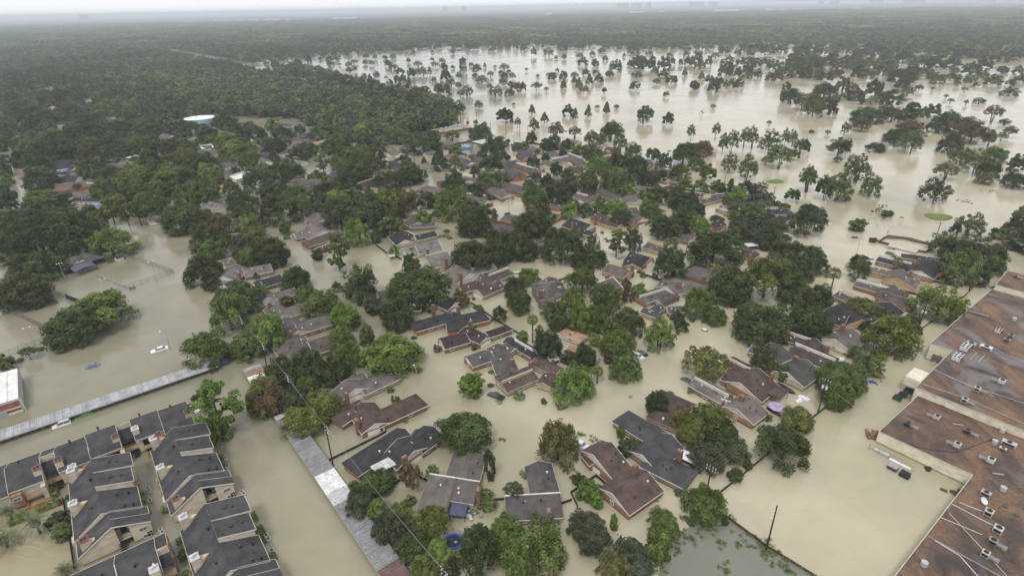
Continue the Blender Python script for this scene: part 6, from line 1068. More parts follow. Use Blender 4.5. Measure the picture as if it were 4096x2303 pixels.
ACS = [
(135.17,145.34,5.45,0.663,4.6,2.3,1.3,6,(0.68,0.67,0.64),'upper of two big six-fan cooling units by the dock corner',0),
(129.25,140.28,5.45,0.663,4.6,2.3,1.3,6,(0.68,0.67,0.64),'lower of two big six-fan cooling units by the dock corner',0),
(152.2,154.66,5.45,0.663,2.8,1.7,1.1,8,(0.6,0.6,0.58),'white cooling unit with rows of small fans near right edge',1),
(153.41,151.3,5.45,-0.89,1.7,1.7,1,1,(0.3,0.3,0.31),'upper of a stepped pair of grey roof units',0),
(150.51,149.12,5.45,-0.89,1.7,1.7,1,1,(0.3,0.3,0.31),'lower of a stepped pair of grey roof units',0),
(141.28,145.31,5.45,-0.89,3.4,2,0.9,1,(0.7,0.69,0.66),'plain white boxy roof unit beside the six-fan units',0),
(138.2,147.28,5.45,-0.89,2.6,2,1,1,(0.4,0.4,0.39),'grey box behind the six-fan units',0),
(132.67,128.14,5.45,2.251,1.6,1.6,1.1,1,(0.62,0.6,0.55),'cream roof unit at the right with bent white pipe',1),
(190.87,195.92,4.25,-0.89,1.6,1.5,0.9,1,(0.3,0.3,0.31),'grey unit on the small far warehouse',1),
(123.69,125.07,5.45,-0.89,1.5,1.5,1.1,1,(0.62,0.6,0.55),'white unit with dark duct on the taller roof',1),
(117.01,120.4,5.45,-0.89,1.5,1.5,1.1,1,(0.62,0.6,0.55),'white unit at the front edge of the taller roof',1),
(107.79,116.45,3.35,2.251,1.5,1.5,1,1,(0.48,0.48,0.48),'pale grey unit nearest the cream upper wall',1),
(98.89,114.11,3.35,-0.89,1.7,1.6,1,1,(0.13,0.11,0.1),'dark rusty unit near the low roof corner',1),
(111.64,110.98,3.35,-0.89,1.7,1.6,1,1,(0.13,0.11,0.1),'dark rusty unit in the middle of the low roof',1),
(105.73,106.15,3.35,2.251,1.5,1.5,1.1,1,(0.62,0.6,0.55),'white unit beside the black cable',1),
(109.8,100.88,3.35,2.251,1.6,1.6,1.1,1,(0.62,0.6,0.55),'cream unit with wide duct at the right of the low roof',1),
(118.2,106.27,3.35,-0.89,3.2,1.6,1,1,(0.5,0.49,0.47),'long grey unit near the stained roof hollow',0),
(115.8,104.9,3.35,-0.89,1.6,1,0.4,1,(0.6,0.6,0.58),'low flat white box below the long grey unit',0),
(101.2,90.99,3.35,-0.89,2,1.4,1,1,(0.42,0.42,0.43),'grey unit above the satellite dish',0),
(97.87,85.78,3.35,-0.89,1.6,1.6,1.3,1,(0.62,0.6,0.55),'cream unit with tilted grey hood',0),
(96.52,81.52,3.35,-0.89,1.7,1.7,1.3,1,(0.64,0.61,0.52),'largest cream unit on the low roof',0),
(93.49,78.82,3.35,-0.89,1.6,1.5,1.1,1,(0.28,0.28,0.28),'dark grey unit below the largest cream unit',1),
(89.91,76.03,3.35,-0.89,1.4,1.4,1.1,1,(0.62,0.6,0.55),'white unit where the diagonal cable ends',1)]
ROOFBITS = [(98.76,89.4,3.35,'dish','grey satellite dish on the low warehouse roof'),(120.5,111.16,3.35,'round','large round grey roof vent below the cream upper wall'),(106.17,92.46,3.35,'round','pale round roof vent on the low roof'),(163.08,162.08,5.45,'round','small round vent on the taller roof'),(103.2,87.96,3.35,'rack','dark pipe rack beside the round vent'),(103.73,85.62,3.35,'rack','dark pipe rack near the right edge'),(92.27,112.43,3.35,'rack','dark pipe rack at the low roof corner'),(77.12,74.37,3.35,'round','small grey vent near the bottom of the roof'),(115.57,107.17,3.35,'round','small pale vent beside the stained hollow')]
CARS = [
(-117.05,162.95,-2.509,'sedan',(0.72,0.72,0.72),-0.35,'white sedan half under water in the left parking lot',5.17,0.0),
(-133.55,153.94,-2.519,'sedan',(0.1,0.12,0.19),-0.6,'slate blue sedan sunk to its windows in the left parking lot',4.3,0.0),
(-5.21,134.18,2.511,'pickup',(0.015,0.015,0.017),-0.55,'black pickup truck beside the maroon roofed house with tan parapets',5.46,0.0),
(-35.99,143.76,0.557,'suv',(0.1,0.11,0.12),-0.75,'grey estate car with roof rack beside the grey brown house',4.3,0.0),
(16.82,113.28,-0.733,'sedan',(0.6,0.62,0.64),-0.55,'silver sedan nose up beside the red brown roofed house',4.3,0.0),
(15.45,111.29,-0.903,'sedan',(0.04,0.05,0.08),-0.75,'dark blue car beside the silver sedan',4.3,0.0),
(17.49,232.96,2.569,'sedan',(0.72,0.72,0.72),-0.9,'white car with only its roof showing by maroon garage',4.3,0.0),
(39.41,153.74,-0.788,'suv',(0.62,0.62,0.62),-0.8,'silver minivan under the bright green tree',4.3,0.0),
(40.97,155.1,-0.798,'sedan',(0.02,0.02,0.022),-0.7,'black sedan behind the silver minivan',4.3,0.0),
(64.91,168.92,2.397,'sedan',(0.72,0.72,0.72),-0.95,'white car roof showing in the street right of centre',4.3,0.0),
(51.15,139.75,-0.847,'sedan',(0.05,0.08,0.09),-0.75,'dark teal car at the end of the cream parapet house',4.3,0.0),
(165.54,230.1,-0.871,'suv',(0.03,0.033,0.04),-0.75,'dark estate car below the fenced compound',4.67,0.0),
(153.62,224.97,-1.579,'suv',(0.5,0.52,0.53),-0.8,'silver car by the two round trees at right',4.6,0.0),
(159.93,250.4,2.905,'suv',(0.02,0.02,0.022),-1.2,'black car roof showing alone in the right hand water',4.3,0.0),
(-80.36,122.11,-0.234,'sedan',(0.02,0.03,0.06),-0.5,'dark navy car under the tall lone pine',4.3,0.0),
(-78.56,123.9,-0.363,'suv',(0.45,0.46,0.47),-0.6,'grey car behind the trunk of the lone pine',4.3,0.0),
(-89.66,131.09,-0.691,'sedan',(0.72,0.72,0.72),-0.5,'white car nose at the end of the long apartment block',4.3,0.0),
(1.39,217.09,-2.953,'suv',(0.72,0.72,0.72),-0.6,'white van beside the brown roof with skylight',4.3,0.0),
(-34.41,263,2.872,'sedan',(0.02,0.02,0.02),-0.7,'black car between charcoal house and round bush',4.3,0.0),
(-1.98,316.34,-2.757,'sedan',(0.72,0.72,0.72),-0.85,'nearer of two white cars in the middle street',4.3,0.0),
(-0.15,318.53,-2.949,'sedan',(0.72,0.72,0.72),-0.85,'farther of two white cars in the middle street',4.3,0.0),
(-123.33,125.43,-2.499,'suv',(0.72,0.72,0.72),-0.5,'white van nose poking from under the long carport',4.3,0.0),
(-119.54,129.1,-2.435,'sedan',(0.1,0.3,0.05),-0.6,'lime green car poking from under the long carport',4.3,0.0),
(47.22,231.74,-2.521,'sedan',(0.3,0.32,0.33),-0.8,'grey car behind the dark roofed house with tan gable',4.3,0.0)]
POLES = [
(-87.26,161.75,12.5,-0.908,'dark wooden utility pole by the lime and dark trees at the left lot',3,False),
(-74.33,146,12.5,-0.908,'dark wooden utility pole behind the striped small carport',3,False),
(-61.34,129.27,12.5,-0.908,'dark wooden utility pole beside the orange tinted tree',3,False),
(-44.57,107.68,12.5,-0.908,'dark wooden utility pole standing beside the diagonal carport',3,False),
(-12.91,68.38,12.5,-0.908,'dark wooden utility pole at the bottom edge above the trampoline',3,False),
(19.43,76.12,11,-0.785,'dark wooden utility pole at the bottom of the back yards',1,False),
(41.9,93.45,11,-0.785,'dark wooden utility pole carrying many insulators above the pond corner',2,False),
(81.88,123.94,11,-0.785,'dark wooden utility pole with a grey transformer near the covered watercraft',1,True),
(103.87,140.78,11,-0.785,'dark wooden utility pole near the pale grey shed roof',1,False),
(133.86,163.4,11,-0.785,'dark wooden utility pole with two transformers among the lime trees',2,True),
(157.12,181.25,11,-0.785,'dark wooden utility pole left of the debris pile',1,False),
(173.68,194.48,11,-0.785,'dark wooden utility pole rising from dark trees',1,False),
(212.54,226.86,11,-0.785,'dark wooden utility pole at the far right by the open water',1,False),
(-99.52,155.29,11,0.0,'wooden utility pole beside the round tree by the long carport',1,False),
(50.51,81.11,12.4,0.0,'wooden utility pole standing alone in the corner of the pond wall',0,False),
(190.07,239.26,11,0.0,'wooden utility pole leaning by the fenced compound',1,False),
(206.3,221.56,9,0.0,'wooden utility pole leaning pair by the far right water',1,False),
(-111.21,360.58,10,0.0,'wooden utility pole between the hall fence and far houses',1,False),
(-140.82,311.2,11,0.0,'wooden utility pole among the dense trees left of centre',1,False),
(-126.32,468.96,11,0.0,'wooden utility pole at the woodland edge',1,False),
(-87.94,364.73,11,0.0,'wooden utility pole in the tree clump left of the hall',1,False),
(-66.51,400.68,10,0.0,'wooden utility pole beside the green walled house',1,False),
(-76.83,415.6,10,0.0,'wooden utility pole left of the green walled house',1,False),
(-44.9,552.18,11,0.0,'wooden utility pole behind the corner shop',1,False),
(-39.94,563.94,11,0.0,'wooden utility pole by the pole sign',1,False),
(-30.23,560.25,11,0.0,'wooden utility pole right of the pole sign',1,False),
(-16.1,519.72,9,0.0,'wooden utility pole by the big oak behind the hall',1,False),
(9.28,497.77,12,0.0,'wooden utility pole tallest at the flooded road junction',1,False),
(16.01,494.13,10,0.0,'wooden utility pole right of the flooded road junction',1,False),
(3.88,464.49,8,0.0,'wooden utility pole in front of the flooded junction',1,False),
(-2.46,508.97,9,0.0,'wooden utility pole carrying signals at the junction',1,False),
(128.46,335.64,8,0.0,'wooden utility pole leaning below the paired open trees',1,False),
(146.48,308.33,8,0.0,'wooden utility pole near the oval grass island',1,False),
(-61.76,839,10,0.0,'wooden utility pole far in the park left',1,False),
(16.42,884.06,12,0.0,'wooden utility pole far in the park centre',1,False)]
WIRES = [
([(-87.9,162.5,12.4),(-74.9,146.8,12.4),(-62,130.1,12.4),(-45.2,108.5,12.4),(-13.5,69.2,12.4),(4.5,45.2,12.4)],0.011,'outer wire of the power line beside the diagonal carport','wires of the left power line'),
([(-87.5,162,12.4),(-74.5,146.3,12.4),(-61.6,129.5,12.4),(-44.8,108,12.4),(-13.1,68.7,12.4),(4.9,44.7,12.4)],0.011,'second wire of the power line beside the diagonal carport','wires of the left power line'),
([(-87,161.5,12.4),(-74.1,145.7,12.4),(-61.1,129,12.4),(-44.4,107.4,12.4),(-12.7,68.1,12.4),(5.3,44.1,12.4)],0.011,'third wire of the power line beside the diagonal carport','wires of the left power line'),
([(-86.6,161,12.4),(-73.7,145.2,12.4),(-60.7,128.5,12.4),(-44,106.9,12.4),(-12.3,67.6,12.4),(5.7,43.6,12.4)],0.011,'inner wire of the power line beside the diagonal carport','wires of the left power line'),
([(-5.3,46.8,10.9),(18.7,76.8,10.9),(41.2,94.2,10.9),(81.2,124.6,10.9),(103.2,141.5,10.9),(133.2,164.1,10.9),(156.4,182,10.9),(173,195.2,10.9),(211.8,227.6,10.9)],0.011,'outer wire of the power line along the back fence','wires of the right power line'),
([(-4.8,46.4,10.9),(19.2,76.4,10.9),(41.7,93.7,10.9),(81.6,124.2,10.9),(103.6,141,10.9),(133.6,163.6,10.9),(156.9,181.5,10.9),(173.4,194.7,10.9),(212.3,227.1,10.9)],0.011,'second wire of the power line along the back fence','wires of the right power line'),
([(-4.3,45.9,10.9),(19.7,75.9,10.9),(42.1,93.2,10.9),(82.1,123.7,10.9),(104.1,140.5,10.9),(134.1,163.2,10.9),(157.4,181,10.9),(173.9,194.2,10.9),(212.8,226.6,10.9)],0.011,'third wire of the power line along the back fence','wires of the right power line'),
([(-3.9,45.4,10.9),(20.1,75.4,10.9),(42.6,92.7,10.9),(82.6,123.2,10.9),(104.6,140.1,10.9),(134.6,162.7,10.9),(157.8,180.5,10.9),(174.4,193.8,10.9),(213.2,226.2,10.9)],0.011,'inner wire of the power line along the back fence','wires of the right power line'),
([(-99.52,155.29,10.6),(-87.26,161.75,12)],0.02,'top cable slung over the left lot to the first carport pole','cables over the left lot'),
([(-99.52,155.29,9.7),(-87.26,161.75,11.1)],0.02,'middle cable slung over the left lot to the first carport pole','cables over the left lot'),
([(-99.52,155.29,8.8),(-87.26,161.75,10.2)],0.02,'lowest cable slung over the left lot to the first carport pole','cables over the left lot'),
([(41.9,93.45,10.5),(50.51,81.11,11.9)],0.018,'upper guy cable to the lone pole by the pond','cables to the lone pole'),
([(41.9,93.45,9.5),(50.51,81.11,10.9)],0.018,'lower guy cable to the lone pole by the pond','cables to the lone pole'),
([(81.88,123.94,9.5),(91.92,113.09,3.9)],0.02,'single service cable sagging to the warehouse corner',None)]
LAMPS = [(-28.46,140.37,6.2,0.5,1,'street lamp standing in the street left of the pale green tree'),(-19.75,258.46,5,0.6,1,'street lamp in the dark canal above the broad oak'),(-59.37,197.1,5,3,1,'street lamp in front of the spreading oaks at left centre'),(-0.8,296.78,5.9,1,1,'tall street lamp in the middle street by two white cars'),(111.47,206.47,5,0.4,1,'street lamp among the big oaks at right'),(150.19,229.94,6.9,2.8,1,'street lamp above the two round trees at right'),(-31.19,373.94,5.2,1,1,'street lamp before the brown grey house with fin wall'),(-113.65,163.51,7.4,2.5,1,'street lamp beside the white sedan'),(-147.59,217.46,9,0.66323,2,'twin floodlight pole at the right end of the tennis courts'),(-160.78,205.75,6.8,0.66323,2,'twin floodlight pole in the middle of the tennis fence'),(-158.96,164.46,8.6,0.66323,2,'twin floodlight pole at the lower left tennis fence'),(-187.26,219.91,7.8,0.66323,3,'triple floodlight pole in front of the pavilion'),(-187.02,248.07,5,0.66323,3,'triple floodlight pole under the bright green tree'),(-6.32,428.69,5,0,1,'street lamp in the oaks right of the hall'),(157.18,267.84,5,0,1,'small white lamp by the brown shrubs')]
FENCES = [
([(-45.96,109.37),(-35.22,118.15),(-33.78,119.85)],0.75,(0.035,0.032,0.03),'black board fence from the diagonal carport to the charcoal house','board'),
([(-15.62,192.33),(-6.37,179.17),(2.59,167.97)],0.7,(0.035,0.032,0.03),'black fence between the brown skylight house and the street','board'),
([(-6.37,179.17),(-13.36,173.27)],0.7,(0.035,0.032,0.03),'short black fence behind the maroon black house','board'),
([(-30.58,98.49),(-26.95,102.63)],0.8,(0.035,0.032,0.03),'dark fence by the metal patio cover','board'),
([(-22.91,103.06),(-20.79,101.89)],0.8,(0.035,0.032,0.03),'short dark fence left of the big grey brown roof','board'),
([(-4.99,95.55),(-2.64,95.69)],0.8,(0.035,0.032,0.03),'dark fence between the two bottom houses','board'),
([(13.59,93.08),(12.52,97.15),(18.93,102.27),(21.07,99.24)],0.9,(0.035,0.032,0.03),'black fence penning the shrub garden','board'),
([(10.04,94.08),(12.56,95.1)],0.8,(0.035,0.032,0.03),'short dark fence beside the skylight roof house','board'),
([(45.68,95.97),(53.02,101.42),(61.12,107.77),(74.22,117.83),(85.91,126.71)],0.8,(0.035,0.032,0.03),'long black back fence behind the houses along the open water','board'),
([(44.54,90.68),(50.9,81.79),(57.44,74.8),(60.22,71.37)],0.75,(0.09,0.055,0.04),'dark pond wall fence running to the bottom edge','board'),
([(112.02,147.11),(119.23,152.31),(133.05,163.27),(146.36,172.97)],0.7,(0.09,0.055,0.04),'brown fence beside the lime green trees along the channel','board'),
([(160.1,183.64),(169.08,190.05),(177.22,196.88)],0.7,(0.035,0.032,0.03),'dark fence below the dark right hand trees','board'),
([(149.69,192.93),(152.98,190.27)],0.9,(0.035,0.032,0.03),'dark yard fence behind the brick house','board'),
([(161.63,205.82),(164.6,202.33),(169.76,198.82)],0.9,(0.035,0.032,0.03),'dark fence below the red patched roof','board'),
([(18.65,209.53),(25.28,214.25)],0.9,(0.035,0.032,0.03),'dark fence above the dark grey house','board'),
([(18.65,209.53),(20.79,199.44)],0.9,(0.035,0.032,0.03),'dark fence beside the dark grey house','board'),
([(51.9,216.65),(59.35,208.27),(67.95,214.51)],0.9,(0.035,0.032,0.03),'dark fence round the yard of the tan gable house','board'),
([(68.49,215.17),(79.06,223.85)],0.9,(0.035,0.032,0.03),'dark fence left of the orange timber frame','board'),
([(68.9,126.05),(71.14,122.43)],0.9,(0.035,0.032,0.03),'dark fence beside the lilac umbrella','board'),
([(-52,238.56),(-48.59,234.78)],0.9,(0.035,0.032,0.03),'short fence beside the small white hut','board'),
([(-63.98,253.19),(-56.23,241.99)],0.9,(0.035,0.032,0.03),'dark fence behind the grey house wing','board'),
([(-26.74,335),(-14.73,344.69)],1.2,(0.035,0.032,0.03),'dark fence across the middle gardens','board'),
([(-4.32,356.23),(14.4,367.9)],1.2,(0.035,0.032,0.03),'dark fence behind the slate blue houses','board'),
([(-104.24,98.51),(-96.85,89.44),(-88.89,79.61)],0.9,(0.02,0.02,0.02),'black railing fence along the palm courtyard','board'),
([(-54.35,461.8),(-40.65,474.51),(-13.83,489.84)],1.2,(0.035,0.032,0.03),'dark wall at the back of the playground','board'),
([(-54.29,461.16),(-31.93,431.74)],1.2,(0.035,0.032,0.03),'dark wall at the front of the playground','board'),
([(167.93,243.97),(176.27,250.73),(184.13,246.88),(188.87,238.71)],1.1,(0.09,0.055,0.04),'brown fence along the grass verge of the compound','board'),
([(167.93,243.97),(172.84,237.54),(180.78,230.67),(187,235.65)],1.1,(0.09,0.055,0.04),'brown fence on the house side of the compound','board'),
([(1.43,464.67),(9.85,464.87),(16.43,472.48),(27.1,460.05)],1.2,(0.035,0.032,0.03),'dark boundary wall by the flooded junction','board'),
([(-120.42,208.28),(-117.03,210.02)],0.7,(0.42,0.2,0.08),'short orange board fence at the left of the dark roof','board'),
([(98.86,154.13),(101.33,155.61),(105.29,149.37)],0.8,(0.42,0.2,0.08),'orange board fence below the pale grey shed roof','board'),
([(-94.18,156.47),(-88.98,159.96)],0.8,(0.035,0.032,0.03),'black fence behind the blue dumpster','board'),
([(-174.01,243.13),(-144.55,225.16)],2.2,(0.1,0.1,0.1),'chain link fence at the far end of the tennis courts','wire'),
([(-144.55,225.16),(-152.28,214.21),(-161.04,203.64)],2.2,(0.1,0.1,0.1),'chain link fence along the parking lot side of the courts','wire'),
([(-191.69,212.84),(-175.17,202.69)],2,(0.06,0.06,0.06),'dark chain link fence on the left of the upper court','wire'),
([(-188.41,211.91),(-185,222.2),(-180.08,233.92)],2,(0.1,0.1,0.1),'chain link fence before the pavilion','wire'),
([(-185.99,190.3),(-161.21,175.6)],2.2,(0.08,0.08,0.08),'chain link fence left of the dark round tree','wire'),
([(-166.71,159.97),(-160.97,167.19),(-156.27,174.58)],2.2,(0.1,0.1,0.1),'chain link fence lower left with small trees','wire'),
([(-175.4,203.02),(-166.74,198.23)],2,(0.02,0.05,0.03),'dark green windscreen fence behind the lime tree','board'),
([(87.58,109.85),(90.48,106.35),(93.53,101.64)],1.6,(0.2,0.2,0.2),'sagging chain link fence in front of the low warehouse','wire')]
TANK = (-296.5,570.5,13.8,9.5)
BINS = [(-91.43,154.02,0.66323,(0.03,0.09,0.22),(0.1,0.16,0.24),'blue dumpster beside the end of the long carport'),(106.44,129.11,-0.89012,(0.03,0.1,0.05),None,'nearest of three green dumpsters by the warehouse canopy'),(108.76,130.49,-0.89012,(0.03,0.1,0.05),None,'middle of three green dumpsters by the warehouse canopy'),(111.47,132.34,-0.89012,(0.03,0.1,0.05),None,'farthest of three green dumpsters by the warehouse canopy'),(89.36,102.95,-0.89012,(0.05,0.05,0.05),(0.3,0.3,0.3),'black bin with pale lids in the open water by the tank'),(90.65,100.49,-0.89012,(0.02,0.02,0.02),None,'plain black bin in the open water')]
TRAMP = (-13.25,84.54,2)
GAZ = (-12.63,91.7,-0.14)
UMB = (70.96,124.88)
SKIS = [(79.49,129.31,0.4,'left of two white covered watercraft behind the charcoal house'),(81.09,130.26,-0.7,'right of two white covered watercraft behind the charcoal house')]
BOAT = (77.71,134.84,-0.938)
PAV = {'c':(-191.2,234.94),'rz':1.022,'awn':(-184.92,228.76,1.022),'shed':(-177.52,241.24,1.022),'bench':(-153.49,210.32,1.022)}
NETS = [((-178.98,225.58),(-167.69,218.64),'farther half of the sagging tennis net'),((-166.17,217.39),(-155.22,211.18),'nearer half of the sagging tennis net')]
WHITEB = ((-150.48,147.07),(-138.43,131.96),0.663)
SHOP = {'c':(-61.72,511.47),'rz':0.675,'L':34.9,'sign':(-38.09,548.49)}
HALL = (-29.56,467.55,-0.885)
PLAY = [(-32.26,442.42,0.21,'roof','big blue playground roof standing in water'),(-44.39,459.32,0.2,'red','red and yellow playground slide tower'),(-35.24,459.43,0.4,'cy','pale cyan playground slide tower')]
SIGNS = [(176.94,252.44,0.5,'stop','red stop sign at the corner of the grass verge'),(195.91,272.55,-0.3,'orange','orange road sign alone in the flood'),(156.41,265.83,0.0,'white','small white sign by the brown shrubs'),(-4.93,555.95,0.2,'orange','orange signal board hanging near the junction poles')]
FLATS = [(-31.62,105.08,2.2,5.2,3.4,0.663,(0.5,0.5,0.48),'patio_cover','streaky metal patio cover on the charcoal house'),(41.86,105.73,2.2,5,3.2,-0.698,(0.75,0.75,0.74),'patio_cover','white patio cover beside the slate grey roof'),(97.77,147.41,2,5.5,3,-0.524,(0.6,0.6,0.6),'patio_cover','pale patio cover at the end of the white parapet roof'),(107.74,239.44,2.2,5.5,4,0.2,(0.62,0.63,0.65),'patio_cover','white curved patio cover among the big oaks'),(169.29,204.56,2,4.6,4,0.698,(0.36,0.06,0.07),'patio_cover','red patio roof beside the navy black house'),(114.64,152.99,1.6,4.2,2.8,-0.698,(0.5,0.58,0.54),'patio_cover','pale green flat shed roof under the lime tree'),(12.4,151.07,1.5,3.4,3,0.3,(0.42,0.42,0.42),'garden_shed','small grey shed between tan roof and maroon roof'),(-53.17,236.42,1.6,2.6,2.4,0.3,(0.55,0.55,0.54),'garden_shed','small pale hut beside the bright green garden tree'),(292.99,1046.67,4,40,12,0.1,(0.25,0.42,0.42),'park_pavilion','teal roofed low pavilion behind far park trees'),(510.95,1213.58,4,85,16,0.02,(0.33,0.31,0.31),'park_pavilion','long grey low building among the far park trees')]
TRAILER = (174.7,236.17,-0.892,11.1)
BUOY = (-183.34,357.8)
FRAMES = [(86.44,217.81,0.3,6.2,4.6,2.3,(0.62,0.24,0.05),'bright orange timber patio frame without its cover'),(156.66,197.42,-0.26,5.5,4,2,(0.33,0.26,0.18),'weathered pergola behind the orange wood gable')]
CYL = [(91.89,104.19,-0.89012,4.4,(0.7,0.7,0.7),'long white gas tank outside the cream wall'),(89.87,108.25,-0.89012,3.2,(0.62,0.62,0.61),'smaller white gas tank by the warehouse corner')]
HEAPS = [(91.43,114.77,26,1.1,[(0.16,0.08,0.06),(0.22,0.12,0.09)],'scrap_heap','rusty red scrap heap floating by the warehouse corner'),(180.53,197.58,30,1.6,[(0.05,0.05,0.05),(0.1,0.09,0.09),(0.14,0.08,0.05)],'debris_pile','dark debris caught between the dark trees and warehouse'),(101.92,137.96,22,1.2,[(0.02,0.07,0.22),(0.03,0.1,0.28)],'tarpaulin_heap','blue tarpaulin heap beside the channel fence'),(106.41,140.56,26,1.8,[(0.2,0.17,0.15),(0.12,0.1,0.09)],'debris_pile','grey brown debris strewn along the channel fence'),(73.27,117.31,14,0.9,[(0.02,0.02,0.02),(0.06,0.05,0.05)],'debris_pile','black junk at the back fence by the small lime bush'),(-10.4,91.74,16,1.3,[(0.45,0.44,0.42),(0.2,0.2,0.2),(0.1,0.12,0.1)],'yard_clutter','pale yard clutter floating beside the gazebo'),(-8.2,93.63,4,0.7,[(0.3,0.34,0.28)],'yard_clutter','grey green float in front of the brick chimney'),(97.54,102.52,3,0.5,[(0.05,0.04,0.03)],'floating_pallet','dark pallet drifting by the cream wall'),(98.98,95.67,8,1,[(0.12,0.06,0.05),(0.05,0.05,0.05)],'debris_pile','dark scraps at the foot of the low roof edge'),(132.12,149.76,12,1,[(0.14,0.05,0.05),(0.03,0.03,0.05)],'debris_pile','dark red scraps inside the loading dock')]
YBARS = [(128.06,146.2,0.66,4.2,'longer yellow barrier pole in front of the loading dock'),(129.21,151.04,0.9,2,'shorter yellow barrier pole at the dock corner')]
WEEDS = [(17.34,117.11,10,0.9),(20.31,115.16,5,0.6),(-4.18,130.86,3,0.4),(-3.24,116.29,4,0.5),(-39.77,172.05,6,0.7),(-32.2,270.32,6,1),(41.85,82.68,7,0.6),(45.41,82.25,4,0.4),(49.82,79.83,8,0.6),(52.25,77.69,9,0.9),(53.13,75.96,6,0.7),(41.04,77.79,4,0.5),(41.05,76.24,4,0.5),(49.26,82.67,12,1.4),(45.46,88.99,10,1.2),(52.03,79.78,10,1.1),(41.74,85.81,4,0.5),(48.28,84.59,8,1.2),(32.78,82.07,6,0.8),(27.38,77.19,10,1.2),(36.84,86.3,14,2),(34.32,84.6,12,1.8),(168.88,235.9,6,0.8),(247.68,299.63,14,1.8),(276.48,319.23,8,2),(226.75,394.93,2,0.5),(32.75,132.33,1,0.2),(-145.38,424.05,20,3)]
ISLES = [([(225,276.6),(225.1,277.6),(224.8,278.5),(224.2,279.3),(223.2,280),(222,280.6),(220.7,281.2),(219.4,281.7),(218,282.1),(216.7,282.3),(215.5,282.3),(214.3,281.9),(213.3,281.3),(212.5,280.3),(211.9,279),(211.4,277.5),(211.3,275.9),(211.5,274.4),(212,273.1),(212.9,272),(214,271.3),(215.5,271),(217.1,271.1),(218.8,271.5),(220.6,272.3),(222.1,273.3),(223.4,274.4),(224.4,275.5)],'kidney shaped bright green grass island rising from the flood'),([(169.3,346.9),(169.3,347.9),(169,348.8),(168.5,349.6),(167.7,350.2),(166.7,350.6),(165.5,350.8),(164.3,350.8),(163,350.5),(161.7,350.1),(160.6,349.4),(159.6,348.6),(158.8,347.7),(158.3,346.7),(158,345.7),(158,344.8),(158.3,343.9),(158.9,343.1),(159.7,342.6),(160.7,342.2),(161.8,342),(163.1,342),(164.3,342.2),(165.5,342.7),(166.7,343.3),(167.7,344.1),(168.5,345),(169,345.9)],'smaller oval green grass island near the park trees'),([(122.1,433.5),(122,433.9),(121.9,434.3),(121.8,434.6),(121.5,434.8),(121.2,434.9),(120.9,435),(120.5,435),(120.2,434.9),(119.8,434.7),(119.5,434.5),(119.2,434.2),(119,433.8),(118.9,433.4),(118.8,433.1),(118.9,432.7),(119,432.3),(119.2,432.1),(119.4,431.8),(119.7,431.7),(120,431.6),(120.4,431.6),(120.7,431.7),(121.1,431.9),(121.4,432.1),(121.7,432.4),(121.9,432.8),(122,433.2)],'tiny grass islet left of the dark and rusty trees'),([(52.1,517.5),(52,518),(51.8,518.4),(51.5,518.8),(51.1,519.1),(50.6,519.3),(50.1,519.4),(49.7,519.4),(49.2,519.3),(48.8,519.1),(48.4,518.8),(48.1,518.4),(47.9,517.9),(47.8,517.5),(47.8,517),(47.9,516.5),(48.2,516.1),(48.5,515.7),(48.9,515.4),(49.3,515.2),(49.8,515.1),(50.2,515.1),(50.7,515.2),(51.1,515.4),(51.5,515.7),(51.8,516.1),(52,516.5),(52.1,517)],'tiny grass islet beside the rusty round tree'),([(173.48,249.17),(176.21,250.26),(180.73,248.61),(184.89,244.55),(188.72,239.3),(189.44,240.14),(186.71,245.67),(182.75,250.06),(176.92,252.12),(173.46,250.58)],'narrow grass verge along the fenced compound')]
FORESTS = [([(-2127,1970),(-1667,2055),(-1388,2315),(-879,1670),(-715,1474),(-448,1085),(-369,979),(-296,873),(-228,788),(-186,753),(-139,701),(-92,631),(-67,592),(-48,548),(-68,527),(-93,507),(-108,497),(-138,538),(-162,531),(-191,567),(-229,611),(-285,627),(-319,651),(-366,689),(-450,776),(-546,851),(-684,974),(-845,1068),(-901,1020),(-967,964)],8.2),([(-2400,1250),(-1756,2006),(-1352,2254),(-879,1670),(-696,1517),(-545,1329),(-600,1469),(-536,1578),(-428,1693),(-291,1653),(-265,1932),(-179,2082),(-19,1976),(102,1889),(235,1800),(350,1686),(442,1587),(516,1666),(586,1607),(673,1685),(835,1685),(899,1605),(917,1496),(1067,1478),(1229,1422),(2000,1330),(2400,2000),(-2400,2000)],11.5),([(847,1458),(925,1404),(1030,1399),(1130,1367),(1163,1265),(925,997),(901,1081),(807,1087),(795,1201),(755,1265)],24),([(245,261),(276,265),(251,202),(215,196),(224,227)],6.5),([(-472,1145),(-319,944),(-193,783),(-96,658),(-51,586),(-48,626),(-107,742),(-221,907),(-362,1123),(-518,1304)],17),([(-563,1333),(-527,1549),(-416,1644),(-254,1848),(-18,1889),(226,1727),(435,1527),(570,1546),(812,1617),(894,1442),(1030,1399),(981,1307),(825,1328),(749,1489),(406,1423),(209,1597),(-17,1734),(-234,1700),(-384,1511),(-484,1418),(-513,1249)],24)]
INFILL = [[(-1053,1155),(-857,1091),(-694,986),(-567,872),(-486,815),(-347,734),(-261,563),(-173,339),(-184,331),(-201,316),(-209,304),(-230,291),(-299,286)],[(-191,544),(-97,507),(-25,454),(16,472),(66,480),(102,410),(115,339),(145,312),(151,272),(124,252),(44,278),(-55,262),(-122,288),(-207,412)],[(-207,412),(-92,482),(64,468),(100,399),(112,330),(142,305),(145,245),(170,221),(128,178),(46,98),(9,93),(-23,91),(-97,178)]]
